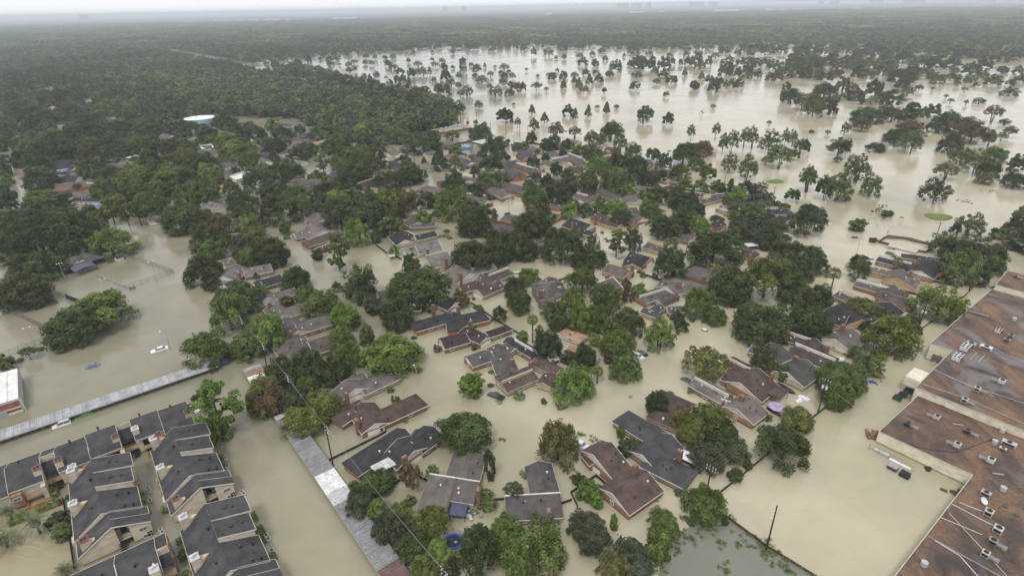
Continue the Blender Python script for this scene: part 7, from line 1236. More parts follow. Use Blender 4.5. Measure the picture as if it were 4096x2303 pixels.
INHOLES = [[(-32,167),(4,123),(15,129),(51,152),(73,180),(78,161),(46,132),(27,117),(16,93),(-5,93),(-11,110),(-30,134)],[(-16,310),(8,330),(6,293),(-12,285)],[(-70,356),(-44,373),(-32,383),(-22,414),(-3,412),(28,415),(28,390),(3,407),(-21,375),(-32,368),(-51,341),(-67,342)],[(-199,361),(-191,375),(-176,350),(-170,326),(-181,325)],[(-145,404),(-146,441),(-122,412),(-125,400),(-131,379)],[(-83,357),(-57,383),(-52,345),(-72,343)],[(-129,281),(-118,328),(-106,311),(-108,266),(-120,259)],[(-102,491),(-86,503),(-66,464),(-59,407),(-79,419)],[(-62,487),(4,498),(3,412),(-36,431)],[(-6,243),(6,247),(5,214),(-5,222)],[(-1,236),(27,233),(25,213),(-1,214)],[(-41,305),(-11,266),(-20,254),(-34,260)],[(-111,259),(-105,270),(-80,239),(-67,201),(-77,206),(-99,226)],[(45,269),(65,262),(61,243),(43,232)],[(149,302),(169,266),(131,197),(116,198),(129,249)],[(-427,491),(-504,612),(-465,589),(-438,551),(-435,524),(-403,470),(-342,408),(-300,355),(-268,317),(-282,312),(-316,358),(-367,417)],[(-307,508),(-293,492),(-252,428),(-237,393),(-268,435)],[(-196,306),(-193,323),(-174,331),(-192,380),(-187,380),(-156,305),(-180,313),(-190,300)],[(-227,307),(-202,310),(-164,264),(-136,236),(-175,238)]]
HOLES = [[(-1079,1994),(-703,1531),(-448,1202),(-369,1057),(-458,1128),(-675,1389),(-919,1680)],[(-242,612),(-212,609),(-197,568),(-225,567)],[(-218,1799),(-176,1902),(-159,1780),(-200,1690)],[(-1322,3087),(-1158,3195),(-1075,2974),(-1231,2880)],[(517,2348),(569,2359),(541,2236),(491,2227)]]
FARFOREST = [([(-2000,1960),(2000,1960),(6300,6800),(-6300,6800)],62)]
FHOLES = [[(-1350,2350),(-950,2350),(-950,2480),(-1350,2480)],[(420,2500),(900,2560),(900,2640),(420,2600)],[(-2600,3900),(-1900,3900),(-1900,4100),(-2600,4100)],[(-600,4600),(400,4600),(400,4800),(-600,4800)],[(1800,3600),(3000,3600),(3000,3800),(1800,3800)],[(2200,5200),(4200,5200),(4200,5600),(2200,5600)]]
FARLAND = [(-9000,2050),(9000,2050),(40000,44000),(-40000,44000)]
SKYLINE = [(2170,12310,93,56,118,-0.17,'pale slab tower second from left of the hazy cluster',1),(2291,12288,113,68,118,-0.18,'tall pale tower in the hazy cluster',1),(2496,12248,193,116,118,-0.2,'widest pale tower in the hazy cluster',1),(2707,12203,104,62,118,-0.22,'darker narrow tower right of the hazy cluster',1),(3564,11981,271,163,110,-0.29,'long hazy slab block at centre right horizon',1),(3844,11894,160,96,105,-0.31,'shorter hazy slab block right of the long one',1),(5523,11214,85,51,81,-0.46,'small hazy block left of the twin towers',1),(5707,11121,160,96,88,-0.47,'leaning pale twin tower at right horizon',1),(6265,10816,208,125,110,-0.53,'tall hazy tower cut by the top edge',1),(6732,10532,310,186,91,-0.57,'very wide hazy tower group near the right',1),(7512,9991,247,148,71,-0.64,'hazy tower nearest the right edge',1),(-1189,12443,111,66,118,0.1,'faint tall tower on the horizon left of centre',1),(2273,12292,101,61,118,-0.18,'pale slim tower left of the hazy cluster',1),(-839,12472,85,51,118,0.07,'faint low block right of the faint tower',1),(-6895,10426,114,69,105,0.58,'faint grey block on the left horizon',1),(5522,11214,108,65,84,-0.46,'small hazy block above the far woods',1),(-4939,6293,113,76,16,0.67,0,0),(-4814,6389,114,77,16,0.65,0,0),(-4596,6548,90,65,16,0.61,0,0),(-3599,7145,128,84,16,0.47,0,0),(-3290,7292,120,80,16,0.42,0,0),(-3261,7305,171,105,16,0.42,0,0),(-3114,7369,101,71,16,0.4,0,0),(-2966,7430,102,71,16,0.38,0,0),(-2771,7505,186,113,16,0.35,0,0),(-2601,7565,31,36,16,0.33,0,0),(-1925,7765,181,111,16,0.24,0,0),(-673,4586,44,42,16,0.15,0,0),(69,3752,16,28,16,-0.02,0,0),(1602,7838,178,109,16,-0.2,0,0),(2641,7903,141,90,16,-0.32,0,0),(2775,7806,150,95,16,-0.34,0,0),(2633,7554,176,108,16,-0.34,0,0),(3063,7390,102,71,16,-0.39,0,0),(3320,7255,95,67,16,-0.43,0,0),(3185,7339,71,55,16,-0.41,0,0),(3400,7352,40,40,16,-0.43,0,0),(3718,7083,58,49,16,-0.48,0,0),(3861,7007,96,68,16,-0.5,0,0),(5101,7084,126,83,16,-0.62,0,0),(5405,7265,140,90,16,-0.64,0,0),(4953,6282,173,106,16,-0.67,0,0),(4383,6349,44,42,16,-0.6,0,0),(-2060,7730,85,62,16,0.26,0,0),(526,7983,88,64,16,-0.07,0,0),(1892,7773,32,36,16,-0.24,0,0),(4158,6835,169,105,16,-0.55,0,0),(4383,5394,27,33,16,-0.68,0,0)]
TARPS = [(-307.24,394.63,3.2,6,4,0.9,'bright blue tarpaulin on a slate grey roof at the left'),(-232.93,313.09,3.4,11,3,0.9,'long blue tarpaulin on the white walled roof at the left'),(-408.32,614.42,3.4,4,3,0.4,'yellow panel on a brown roof near the woods')]
HAZE_D = 0.00013
def _ca(t, r): k = r.uniform(.85,1.12); return (.38*k,.38*k,.39*k)
def _cb(t, r):
    k = r.uniform(.85,1.12)
    if t < .03: return (.45*k,.45*k,.44*k)
    if .43 < t < .535: return (.74,.74,.73)
    if .535 <= t < .60: return (.52,.52,.52)
    if .92 < t: return (.15,.085,.075)
    return (.25*k,.25*k,.255*k)
def _cc(t, r): return [(.33,.32,.31),(.26,.15,.13),(.26,.15,.13),(.7,.7,.68),(.5,.5,.5),(.74,.74,.73)][min(5,int(t*6))]
COLF = {'A': _ca, 'B': _cb, 'C': _cc}
# ------------------------------------------------------------------ the setting: ground, water, islands, haze
b = MB(); R_ = 45000
b.add([(-R_,-600,-1.6),(R_,-600,-1.6),(R_,R_,-1.6),(-R_,R_,-1.6)], [(0,1,2,3)]); tag(b.obj('ground', M['ground']), kind='structure')
b = MB(); b.add([(-4000,-400,0),(4000,-400,0),(4000,2600,0),(-4000,2600,0)], [(0,1,2,3)]); tag(b.obj('flood_water', M['water']), kind='structure')
b = MB(); b.add([(p[0],p[1],.004) for p in POND], [tuple(range(len(POND)))]); tag(b.obj('pond_water', M['water2']), kind='structure')
b = MB(); b.add([(p[0],p[1],.004) for p in COURT], [tuple(range(len(COURT)))]); tag(b.obj('courtyard_water', M['water3']), kind='structure')
b = MB(); b.add([(p[0],p[1],1.2) for p in FARLAND], [tuple(range(len(FARLAND)))])
tag(b.obj('far_plain', M['ground']), kind='structure')
for pts, lab in ISLES:
    n = len(pts); cx = sum(p[0] for p in pts)/n; cyy = sum(p[1] for p in pts)/n
    e = empty('grass_island', cx, cyy, 0, lab, 'island')
    b = MB(); rings = [(1., -.05), (.93, .28), (.75, .55), (.4, .75)]
    for s, z in rings: b.v += [((p[0]-cx)*s, (p[1]-cyy)*s, z) for p in pts]
    for i in range(len(rings)-1):
        for k in range(n): b.f.append((i*n+k, i*n+(k+1)%n, (i+1)*n+(k+1)%n, (i+1)*n+k))
    b.f.append(tuple((len(rings)-1)*n+k for k in range(n))); b.obj('turf', M['grass'], e)
hm = bpy.data.materials.new('haze_air'); hm.use_nodes = True; N = hm.node_tree.nodes; L = hm.node_tree.links
for n in list(N): N.remove(n)
pv = N.new('ShaderNodeVolumePrincipled'); pv.inputs['Density'].default_value = HAZE_D; pv.inputs['Color'].default_value = (.87,.92,1.,1); pv.inputs['Anisotropy'].default_value = .1
L.new(pv.outputs[0], N.new('ShaderNodeOutputMaterial').inputs['Volume'])
b = MB(); b.box((0, 21000, 61.5), (94000, 46000, 129)); hz = b.obj('haze', hm); tag(hz, kind='stuff')
# ------------------------------------------------------------------ houses
VENT = MB().tube([(0,0,-.3),(0,0,.45)], .13, 8).lathe((0,0,.42), [(.2,0),(.2,.12),(.05,.2)], 8).mesh('vent_pipe', M['rubber'])
TURB = MB().tube([(0,0,-.3),(0,0,.3)], .14, 8).lathe((0,0,.28), [(.16,0),(.27,.14),(.27,.26),(.05,.38)], 10).mesh('roof_vent', M['metal'])
def v3(o, d, n, s, t, z): return (o[0]+d[0]*s+n[0]*t, o[1]+d[1]*s+n[1]*t, z)
def winmesh(wd, ht):
    f = MB()
    for c, d in (((0,0,ht/2+.05),(wd+.2,.12,.1)),((0,0,-ht/2-.05),(wd+.2,.12,.1)),((-wd/2-.05,0,0),(.1,.12,ht)),((wd/2+.05,0,0),(.1,.12,ht)),((0,0,0),(.06,.1,ht))): f.box(c, d)
    return f.mesh('window', M['trim']), MB().box((0,.02,0),(wd,.04,ht)).mesh('pane', M['glass'])
WIN = {k: winmesh(*k) for k in ((1.3,.8),(.9,.9),(1.8,1.1))}
GAR = MB()
for i in range(3): GAR.box((0,0,.21+i*.44),(4.6,.08,.42))
GAR = GAR.mesh('garage_door', M['trim'])
def put_window(par, x, y, z, ang, key=(1.3,.8), col=(.7,.69,.64)):
    f = link('window', WIN[key][0], par, col, (x,y,z), ang); link('pane', WIN[key][1], f)
def house(h, rnd):
    lab, roof, wall, gab, ze, wings, chim, sky_, det, x0, y0 = h; grp = 'flooded houses'
    e = empty('house', x0, y0, 0, lab, 'house', grp); rc = C_[roof]; wc = C_[wall]; gc = C_[gab]; jit = rnd.uniform(.9, 1.1)
    rc = tuple(c*jit for c in rc); wm = M['brick'] if wall in MAS else M['wall']
    tc = (.66,.64,.57) if gab in ('wh','cr') else tuple(min(.7, c*1.25) for c in gc)
    for k, ax, ay, bx, by, sd_, hf, zr in wings:
        hb = min(hf, 4.1)
        a = (ax-x0, ay-y0); Lr = math.hypot(bx-ax, by-ay); d = ((bx-ax)/Lr, (by-ay)/Lr); n = (-d[1]*sd_, d[0]*sd_)
        V = lambda s, t, z: v3(a, d, n, s, t, z); T = .16
        R, W, G, F = MB(), MB(), MB(), MB(); o = .35
        hipA, hipB = k in 'hi', k in 'hj'
        if k == 'f':
            R.slab([V(0,0,zr), V(Lr,0,zr), V(Lr,hf,zr-.1), V(0,hf,zr-.1)], .14)
            for s, t in ((.2,.2),(Lr-.2,.2),(Lr-.2,hf-.2),(.2,hf-.2)): p = V(s,t,0); W.box((p[0],p[1],zr/2-.5),(.12,.12,zr+.7))
        elif k in 'sp':
            zb = zr-.02
            R.slab([V(0,0,zr), V(Lr,0,zr), V(Lr,hf,ze), V(0,hf,ze)], T)
            P = [(0.05,hf-o),(Lr-.05,hf-o),(Lr-.05,.1),(.05,.1)]; zz = [ze+.02+o*(zr-ze)/hf-T]*2+[zr-T-.02]*2
            W.v += [V(s,t,-1.5) for s,t in P]+[V(s,t,z) for (s,t),z in zip(P,zz)]; W.f += [(i,(i+1)%4,4+(i+1)%4,4+i) for i in range(4)]
            hp_ = .95 if k == 'p' else .16
            F.slab([V(-.03,-.16,zr+hp_), V(Lr+.03,-.16,zr+hp_), V(Lr+.03,.1,zr+hp_), V(-.03,.1,zr+hp_)], .2 if k == 'p' else .34)       # cap
            if k == 'p':
                G.slab([V(0,-.12,zr+.76), V(Lr,-.12,zr+.76), V(Lr,.06,zr+.76), V(0,.06,zr+.76)], 1.1)
                bk = min(hf, 3.4); R2 = MB().slab([V(0,-.17,zr+.72), V(Lr,-.17,zr+.72), V(Lr,-bk,zr-.35), V(0,-bk,zr-.35)], T); R2.obj('roof', M['shingle'], e, rc)
                n0 = len(W.v); W.v += [V(s,t,z) for s,t in ((.1,-.2),(Lr-.1,-.2),(Lr-.1,-bk+.3),(.1,-bk+.3)) for z in (-1.5,)]+[V(.1,-.2,zr+.5),V(Lr-.1,-.2,zr+.5),V(Lr-.1,-bk+.3,zr-.5),V(.1,-bk+.3,zr-.5)]; W.f += [(n0+i,n0+(i+1)%4,n0+4+(i+1)%4,n0+4+i) for i in range(4)]
            if det: F.slab([V(-.02,hf,ze+.02), V(Lr+.02,hf,ze+.02), V(Lr+.02,hf+.06,ze+.02), V(-.02,hf+.06,ze+.02)], .2)
            if k == 's': G.plate([V(0,-.02,-1.4), V(Lr,-.02,-1.4), V(Lr,-.02,zr-.2), V(0,-.02,zr-.2)], (-n[0],-n[1],0), .05)
        else:
            ia, ib = (hf if hipA else 0.), (hf if hipB else 0.); sa, sb = -ia, Lr+ib
            ta, tb = (0 if hipA else 0), (Lr if not hipB else Lr)
            zbk = zr-(zr-ze)*hb/hf
            R.slab([V(0,0,zr), V(Lr,0,zr), V(sb,hf,ze), V(sa,hf,ze)], T); R.slab([V(Lr,0,zr), V(0,0,zr), V(sa,-hb,zbk), V(sb,-hb,zbk)], T)
            if hipA: R.slab([V(0,0,zr), V(sa,hf,ze), V(sa,-hb,zbk)], T)
            if hipB: R.slab([V(Lr,0,zr), V(sb,-hb,zbk), V(sb,hf,ze)], T)
            R.tube([V(0,0,zr+.0), V(Lr,0,zr+.0)], .09, 5)
            wa, wb = sa+(o if hipA else .25), sb-(o if hipB else .25); sl = (zr-ze)/hf; zf = ze+o*sl-T-.02
            pr = [(wa,hf-o),(wb,hf-o),(wb,-hb+o),(wa,-hb+o)]
            W.v += [V(s,t,-1.5) for s,t in pr]+[V(s,t,zf if t>0 else zbk+o*sl-T-.02) for s,t in pr]; W.f += [(i,(i+1)%4,4+(i+1)%4,4+i) for i in range(4)]
            for hp, s, sg in ((hipA,wa,-1),(hipB,wb,1)):
                if hp: continue
                MB().plate([V(s+sg*.02,hf-o,zf), V(s+sg*.02,0,zr-T-.03), V(s+sg*.02,-hb+o,zbk+o*sl-T-.02)][::sg*(1 if sd_>0 else -1)], (d[0]*sg,d[1]*sg,0), .06).obj('gable_siding', M['wall'], e, gc)
                if det:
                    se = 0 if sg < 0 else Lr
                    F.slab([V(se,0,zr+.03), V(se,hf+.02,ze+.03), V(se+sg*.07,hf+.02,ze+.03), V(se+sg*.07,0,zr+.03)], .24)
                    F.slab([V(se,0,zr+.03), V(se,-hb,zbk+.03), V(se+sg*.07,-hb,zbk+.03), V(se+sg*.07,0,zr+.03)], .24)
            if det: F.slab([V(sa,hf,ze+.02), V(sb,hf,ze+.02), V(sb,hf+.07,ze+.02), V(sa,hf+.07,ze+.02)], .19)
        R.obj('roof', M['shingle'] if roof not in ('wh',) else M['sheet'], e, rc); W.obj('wall', wm, e, wc)
        if G.v: G.obj('gable_siding', M['wall'], e, gc)
        if F.v: F.obj('fascia', M['trim'], e, tc)
        if det and k != 'f':
            for q in range(rnd.randint(1,3)):
                s, t = rnd.uniform(.15,.85)*Lr, rnd.uniform(.25,.7)*hf
                link(*(('vent_pipe', VENT) if rnd.random()<.55 else ('roof_vent', TURB)), e, (.6,.6,.6), V(s,t,zr-(zr-ze)*t/hf))
            ang = math.atan2(d[1],d[0])
            ht = ze+o*(zr-ze)/hf-T
            fn = math.atan2(n[1],n[0])-PI/2
            s = 1.6+rnd.random()
            while s < Lr-1.2:
                if rnd.random() < .55: p = V(s,hf-o+.03,ht/2+.12); put_window(e, p[0],p[1],p[2], fn+PI, (1.3,.8))
                s += rnd.uniform(2.4,4.2)
            if k in 'gij':
                for hp, sE, sg in ((hipA,wa,-1),(hipB,wb,1)):
                    if hp: continue
                    p = V(sE+sg*.05, 0, 0); ga = math.atan2(d[1]*sg,d[0]*sg)+PI/2
                    if hf > 2.9 and rnd.random() < .4: link('garage_door', GAR, e, (.74,.73,.68), (p[0],p[1],-.1), ga)
                    elif rnd.random() < .7: put_window(e, p[0],p[1],ht/2+.15, ga, (.9,.9))
    for cx, cyy, cz, ca in chim:
        c = MB().box((0,0,cz/2-.6),(1.25,.85,cz+1.2)); c.box((0,0,cz+.06),(1.4,1.,.14)); o_ = c.obj('chimney', M['brick'], e, (.19,.105,.075), loc=(cx-x0,cyy-y0,0), rz=ca)
        MB().tube([(-.25,0,cz+.1),(-.25,0,cz+.42)], .16, 8).tube([(.25,0,cz+.1),(.25,0,cz+.36)], .16, 8).obj('flue', M['metal'], o_, (.3,.29,.28))
    for sx, sy, sz in sky_: MB().box((sx-x0,sy-y0,sz+.1),(.75,.75,.3),.6).obj('skylight', M['trim'], e, (.75,.77,.78))
    return e
rnd = random.Random(3)
for h in HOUSES: house(h, rnd)
# ------------------------------------------------------------------ apartments (built in their own frame, then turned to the street grid)
AC_U = {}
def ac_mesh():
    b = MB().box((0,0,.35),(.75,.75,.7)); f = MB().lathe((0,0,.7), [(.3,0),(.3,.04),(.05,.06)], 12); return b.mesh('casing', M['metal']), f.mesh('fan_grille', M['rubber'])
AC_S = ac_mesh()
class Apt:
    def __init__(s, label, O, ang):
        s.e = empty('apartment_building', O[0], O[1], 0, label, 'apartment block', 'grey shingled apartment blocks'); s.e.rotation_euler.z = ang
    def sec(s, ax, s0, s1, tr, zr, te, ze, ov=.35, wall='wall', wc='sid', name='roof'):
        """one half-roof from ridge (tr,zr) down to eave (te,ze) between s0 and s1 along the ridge, with the storey block under it"""
        P = (lambda a, t, z: (t, a, z)) if ax == 'v' else (lambda a, t, z: (a, t, z))
        sg = 1 if te > tr else -1; tw = te-sg*ov; zw = ze+(zr-ze)*ov/abs(te-tr)
        MB().slab([P(s0,tr,zr), P(s1,tr,zr), P(s1,te,ze), P(s0,te,ze)], .17).obj(name, M['shingle'], s.e, (.074,.071,.075))
        o = .12
        W = MB(); q = [(tr,-1.5),(tw,-1.5),(tw,zw-.19),(tr,zr-.19)]; W.v += [P(s0+o,t,z) for t,z in q]+[P(s1-o,t,z) for t,z in q]
        fs = [(3,2,1,0),(4,5,6,7)]+[(i,(i+1)%4,4+(i+1)%4,4+i) for i in range(4)]; W.f += fs
        W.obj('wall', M['wall'] if wc == 'sid' else M['brick'], s.e, (.60,.525,.41) if wc == 'sid' else (.30,.16,.105))
        F = MB(); F.slab([P(s0,te,ze+.03), P(s1,te,ze+.03), P(s1,te+sg*.08,ze+.03), P(s0,te+sg*.08,ze+.03)], .22)
        for a, da in ((s0,-.07),(s1,.07)): F.slab([P(a,tr,zr+.03), P(a,te,ze+.03), P(a+da,te,ze+.03), P(a+da,tr,zr+.03)], .3)
        F.obj('fascia', M['trim'], s.e, (.56,.52,.44))
    def box(s, name, c, d, col, mat='wall', rz=0.): return MB().box(c, d, rz).obj(name, M[mat], s.e, col)
    def chimney(s, u, v, z, white=False, tail=(1,0), slope=.6):
        b = MB().box((u,v,z/2+1),(1.5,1.7,z-2)); c = b.obj('chimney', M['wall'], s.e, (.55,.47,.36))
        tx, ty = tail                                                # saddle wedge that sheds water up-slope
        MB().add([(u+tx*.75-ty*.85,v+ty*.75-tx*.85,z-.9),(u+tx*.75+ty*.85,v+ty*.75+tx*.85,z-.9),(u+tx*2.6,v+ty*2.6,z-.75),(u+tx*.75-ty*.85,v+ty*.75-tx*.85,z-2.4),(u+tx*.75+ty*.85,v+ty*.75+tx*.85,z-2.4),(u+tx*2.6,v+ty*2.6,z-2.4)],
            [(0,1,2),(5,4,3),(0,3,4,1),(1,4,5,2),(2,5,3,0)]).obj('saddle', M['wall'], c, (.62,.5,.36))
        MB().box((u,v,z+.06),(1.7,1.9,.12)).obj('cap', M['metal'], c, (.5,.5,.49) if white else (.16,.06,.055))
        for i, (a, q) in enumerate(((-.3,.0),(.3,.25))): MB().lathe((u+a,v+q-.1,z+.1), [(.2,0),(.2,.45),(.27,.47),(.27,.6),(.1,.66)], 10).obj('flue', M['metal'], c, (.5,.5,.5) if white else (.09,.09,.09))
    def window(s, u, v, z, rz, key=(1.3,.8)): put_window(s.e, u, v, z, rz, key, (.6,.58,.53))
    def railing(s, p, q, z, col, h=.95):
        b = MB(); L_ = math.hypot(q[0]-p[0], q[1]-p[1]); a = math.atan2(q[1]-p[1], q[0]-p[0]); n = max(2, int(L_/.22))
        for zz in (z+.08, z+h): b.box(((p[0]+q[0])/2,(p[1]+q[1])/2,zz),(L_,.08,.1),a)
        for i in range(n+1): t = i/n; b.box((p[0]+(q[0]-p[0])*t, p[1]+(q[1]-p[1])*t, z+h/2),(.06,.05,h),a)
        b.obj('balcony_railing', M['wood'], s.e, col)
    def vents(s, pts):
        for i, (u, v, z) in enumerate(pts): link(*(('vent_pipe', VENT) if i % 2 else ('roof_vent', TURB)), s.e, (.03,.03,.033), (u,v,z), 0, (1.3,1.3,1.2))
OR_, YL_ = (.55,.26,.09), (.58,.44,.19)
def block_apt(label, O, full=True):
    A = Apt(label, O, APT_ANG)
    A.sec('v', -.35, 4.6, 6.45, 6.5, -.3, 2.5); A.sec('v', 4.6, 25.2, 5.35, 6.98, -.55, 2.8)
    # right half; the front section leaves the open stair hall between u 6.7 and 9.1
    A.sec('v', 2.3, 4.9, 6.45, 6.5, 12.95, 3.85); A.sec('v', 4.6, 12.5, 5.35, 6.95, 12.05, 4.22); A.sec('v', 12.5, 17.8, 5.15, 8.25, 11.9, 5.95); A.sec('v', 17.8, 23.3, 5.15, 8.35, 12.45, 6.3); A.box('brick_panel', (11.62,15.15,2.2), (.16,5.,6.4), (.30,.16,.105), 'brick')
    zr = lambda u: 6.5-(u-6.45)*.4077
    MB().slab([(6.45,-.35,6.5),(6.45,2.3,6.5),(12.95,2.3,3.85),(12.95,-.35,3.85)], .17).obj('roof', M['shingle'], A.e, (.074,.071,.075))
    W = MB()
    for u0, u1 in ((6.45,6.75),(9.1,12.6)):
        q = [(u0,-1.5),(u1,-1.5),(u1,zr(u1)-.19),(u0,zr(u0)-.19)]; n = len(W.v); W.v += [(t,-.2,z) for t,z in q]+[(t,2.3,z) for t,z in q]; W.f += [tuple(n+i for i in f) for f in [(0,1,2,3),(7,6,5,4)]+[(i,4+i,4+(i+1)%4,(i+1)%4) for i in range(4)]]
    W.obj('wall', M['wall'], A.e, (.60,.525,.41))
    F = MB(); F.slab([(6.45,-.36,6.54),(12.95,-.36,3.89),(12.95,-.44,3.89),(6.45,-.44,6.54)], .3); F.slab([(6.45,-.36,6.54),(-.3,-.36,2.54),(-.3,-.44,2.54),(6.45,-.44,6.54)], .3); F.obj('fascia', M['trim'], A.e, (.56,.52,.44))
    MB().slab([(6.75,2.28,5.1),(9.1,2.28,5.1),(9.1,.9,4.45),(6.75,.9,4.45)], .15).obj('stair_roof', M['shingle'], A.e, (.05,.05,.058))
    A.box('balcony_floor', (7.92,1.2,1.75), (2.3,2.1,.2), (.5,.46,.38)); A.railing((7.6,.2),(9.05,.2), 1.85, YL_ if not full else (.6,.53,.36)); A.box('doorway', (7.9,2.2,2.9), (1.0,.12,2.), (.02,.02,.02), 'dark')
    for i in range(6): A.box('stair_tread', (7.0,.1-i*.32,1.6-i*.3), (1.,.34,.08), (.03,.03,.03), 'rubber')
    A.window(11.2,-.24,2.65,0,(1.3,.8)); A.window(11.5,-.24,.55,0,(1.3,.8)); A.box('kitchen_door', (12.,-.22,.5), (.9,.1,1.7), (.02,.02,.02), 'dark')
    for u, v, z, wh in ((.55,12.9,6.1,True),(.8,24.9,6.3,True),(1.5,.95,5.4,False)): A.chimney(u, v, z, wh)
    A.vents([(8.2,20.6,7.15),(9.6,20.4,6.6),(8.,15.,6.95),(10.,15.2,6.1),(8.3,9.8,6.),(10.4,10.,5.1),(9.3,5.6,5.55),(10.8,5.6,4.85),(4.2,18.,6.5),(3.6,9.,5.4)])
    for v0, v1 in ((13.4,15.8),(18.,20.4)):                           # shed dormers on the low side
        A.box('patio_screen', (-1.1,v0-3,.3), (.1,2.4,1.5), YL_, 'wood'); A.box('patio_screen', (-.7,v0-4.2,.3), (.9,.1,1.5), YL_, 'wood')
    A.box('porch_wall', (-.35,5.6,1.2), (1.2,2.,3.2), (.55,.48,.38)); A.box('porch_wall', (.4,4.3,1.7), (1.2,.25,2.6), (.3,.16,.1), 'brick')
    MB().plate([(.6,4.5,3.1),(5.6,4.5,6.1),(5.6,4.5,6.75),(.6,4.5,3.62)], (0,1,0), .2).obj('parapet', M['wall'], A.e, (.6,.52,.41))
    for i, (u, v) in enumerate(((13.6,15.),(13.75,14.),(13.4,10.6),(13.9,-.2),(14.1,-1.2))):
        c = link('condenser_unit', AC_S[0], A.e, (.5,.5,.49), (u,v,-.05 if i else .1)); link('fan_grille', AC_S[1], c)
    return A
for lab, O in APT_BLOCKS: block_apt(lab, O)
def long_apt(label, O, secs, bays, back, chims, vents, ang=None):
    A = Apt(label, O, APT_ANG)
    for u0, u1, vr, zr, vf, zf in secs:
        A.sec('u', u0, u1, vr, zr, vf, zf); A.sec('u', u0, u1, vr, zr, back[0], back[1])
    for u0, u1, vr, zr, vb in bays:
        A.sec('u', u0, u1, vr, zr, back[0], back[1]); A.box('bay_wall', ((u0+u1)/2,vr-.1,zr/2-.2), (u1-u0,.2,zr+.2), (.56,.48,.36))
        MB().slab([(u0,vr-.2,zr-1.75),(u1,vr-.2,zr-1.75),(u1,vb+.9,zr-2.7),(u0,vb+.9,zr-2.7)], .15).obj('bay_roof', M['shingle'], A.e, (.045,.045,.052))
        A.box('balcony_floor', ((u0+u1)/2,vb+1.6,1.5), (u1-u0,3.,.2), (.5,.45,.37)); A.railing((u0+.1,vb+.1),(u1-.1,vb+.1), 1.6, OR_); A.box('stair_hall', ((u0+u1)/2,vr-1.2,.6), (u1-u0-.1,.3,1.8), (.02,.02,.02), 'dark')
        for i in range(6): A.box('stair_tread', (u1-.7,vb-.1-i*.32,1.4-i*.3), (1.,.34,.08), (.03,.03,.03), 'rubber')
    for c in chims: A.chimney(*c[:4], (0,1))
    A.vents(vents); return A
A = long_apt('long grey shingled apartment block with orange balcony railings beside the metal carport', APT1[0],
  [(-34,-20,7.9,6.9,2.2,4.1),(-20,-13,9.2,7.2,3.,4.4),(-13,-6.5,7.2,6.5,1.2,3.9),(-6.5,-.1,7.7,6.8,1.5,4.2),(2.8,9.2,8.1,6.9,2.6,4.1),(9.2,15.6,9.4,7.3,2.8,4.4),(18.7,25,9.4,7.2,3.6,4.3),(25,31.8,8.4,6.9,1.8,4.1)],
  [(-.1,2.8,7.8,6.8,3.4),(15.6,18.7,9.3,7.2,4.4)], (13.4,4.5), APT1[1], [(-4,9,6.35),(6,9.6,6.6),(12,10.8,6.8),(21,10.6,6.7),(28,10.,6.3)])
for u0, u1, v in ((-4.,-.9,2.1),(12.2,15.,3.2),(20.,22.2,3.9),(-17,-14.4,3.2)):
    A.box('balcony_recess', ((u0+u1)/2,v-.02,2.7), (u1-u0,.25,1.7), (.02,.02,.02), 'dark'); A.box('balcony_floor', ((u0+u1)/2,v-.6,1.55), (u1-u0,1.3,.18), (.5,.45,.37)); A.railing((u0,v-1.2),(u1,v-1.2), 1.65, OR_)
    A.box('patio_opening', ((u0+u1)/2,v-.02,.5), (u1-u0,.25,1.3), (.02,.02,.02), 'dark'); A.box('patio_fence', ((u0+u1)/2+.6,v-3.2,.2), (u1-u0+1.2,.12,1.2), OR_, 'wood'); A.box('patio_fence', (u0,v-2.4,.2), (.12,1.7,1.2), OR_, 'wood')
    A.box('wing_wall', (u1+.5,v-.9,1.5), (.9,2.4,4.6), (.52,.45,.36))
for u0, u1, v in ((-6.4,-4.3,1.4),(7.,9.1,2.8),(24.2,26.2,3.2),(-12,-9.6,1.1)):
    A.box('brick_bay', ((u0+u1)/2,v-.1,1.2), (u1-u0,1.6,5.), (.30,.16,.105), 'brick'); A.window((u0+u1)/2, v-.92, 2.6, 0, (1.3,.8))
A5 = long_apt('grey shingled apartment block cut off by the bottom edge with beige bay', APT5[0], [(-26,-8.,.6,7.,-6,3.8),(-8.,-1.2,.2,6.8,-6,3.9)], [(-1.2,.8,-.6,6.6,-4.)], (5.1,4.6), APT5[1], [(-5,-1.8,6.1),(-10,-1.,6.5),(-14,1.5,6.7)])
A5.box('brick_side_wall', (.9,1.4,1.6), (.3,6.6,5.2), (.32,.17,.11), 'brick')
# ------------------------------------------------------------------ carports
def panel_mesh(wd, dp, name='roof_panel'):
    b = MB().box((wd/2,dp/2,0),(wd-.02,dp,.05)); k = int(wd/.6)
    for i in range(k): b.box((.3+i*wd/k,dp/2,.07),(.16,dp,.1))
    return b.mesh(name, M['rusty'])
def carport(label, p, ang, L_, dp, z, cols, every=3., rust=0.):
    e = empty('carport', p[0], p[1], 0, label, 'carport'); e.rotation_euler.z = ang; n = int(round(L_/every)); pm = panel_mesh(L_/n, dp); r = random.Random(5)
    for i in range(n):
        c = cols(i/n, r); o = link('roof_panel', pm, e, c, (i*L_/n, 0, z+r.uniform(-.015,.015)))
    MB().box((L_/2,.03,z-.16),(L_,.08,.24)).box((L_/2,dp-.03,z-.16),(L_,.08,.24)).obj('gutter', M['metal'], e, (.5,.5,.5))
    pst = MB().tube([(0,0,-1.5),(0,0,z-.1)], .07, 6).mesh('post', M['metal'])
    for i in range(0, n+1, 2):
        for y in (.6, dp-.6): link('post', pst, e, (.25,.25,.25), (min(max(i*L_/n,.1),L_-.1), y, 0))
    return e
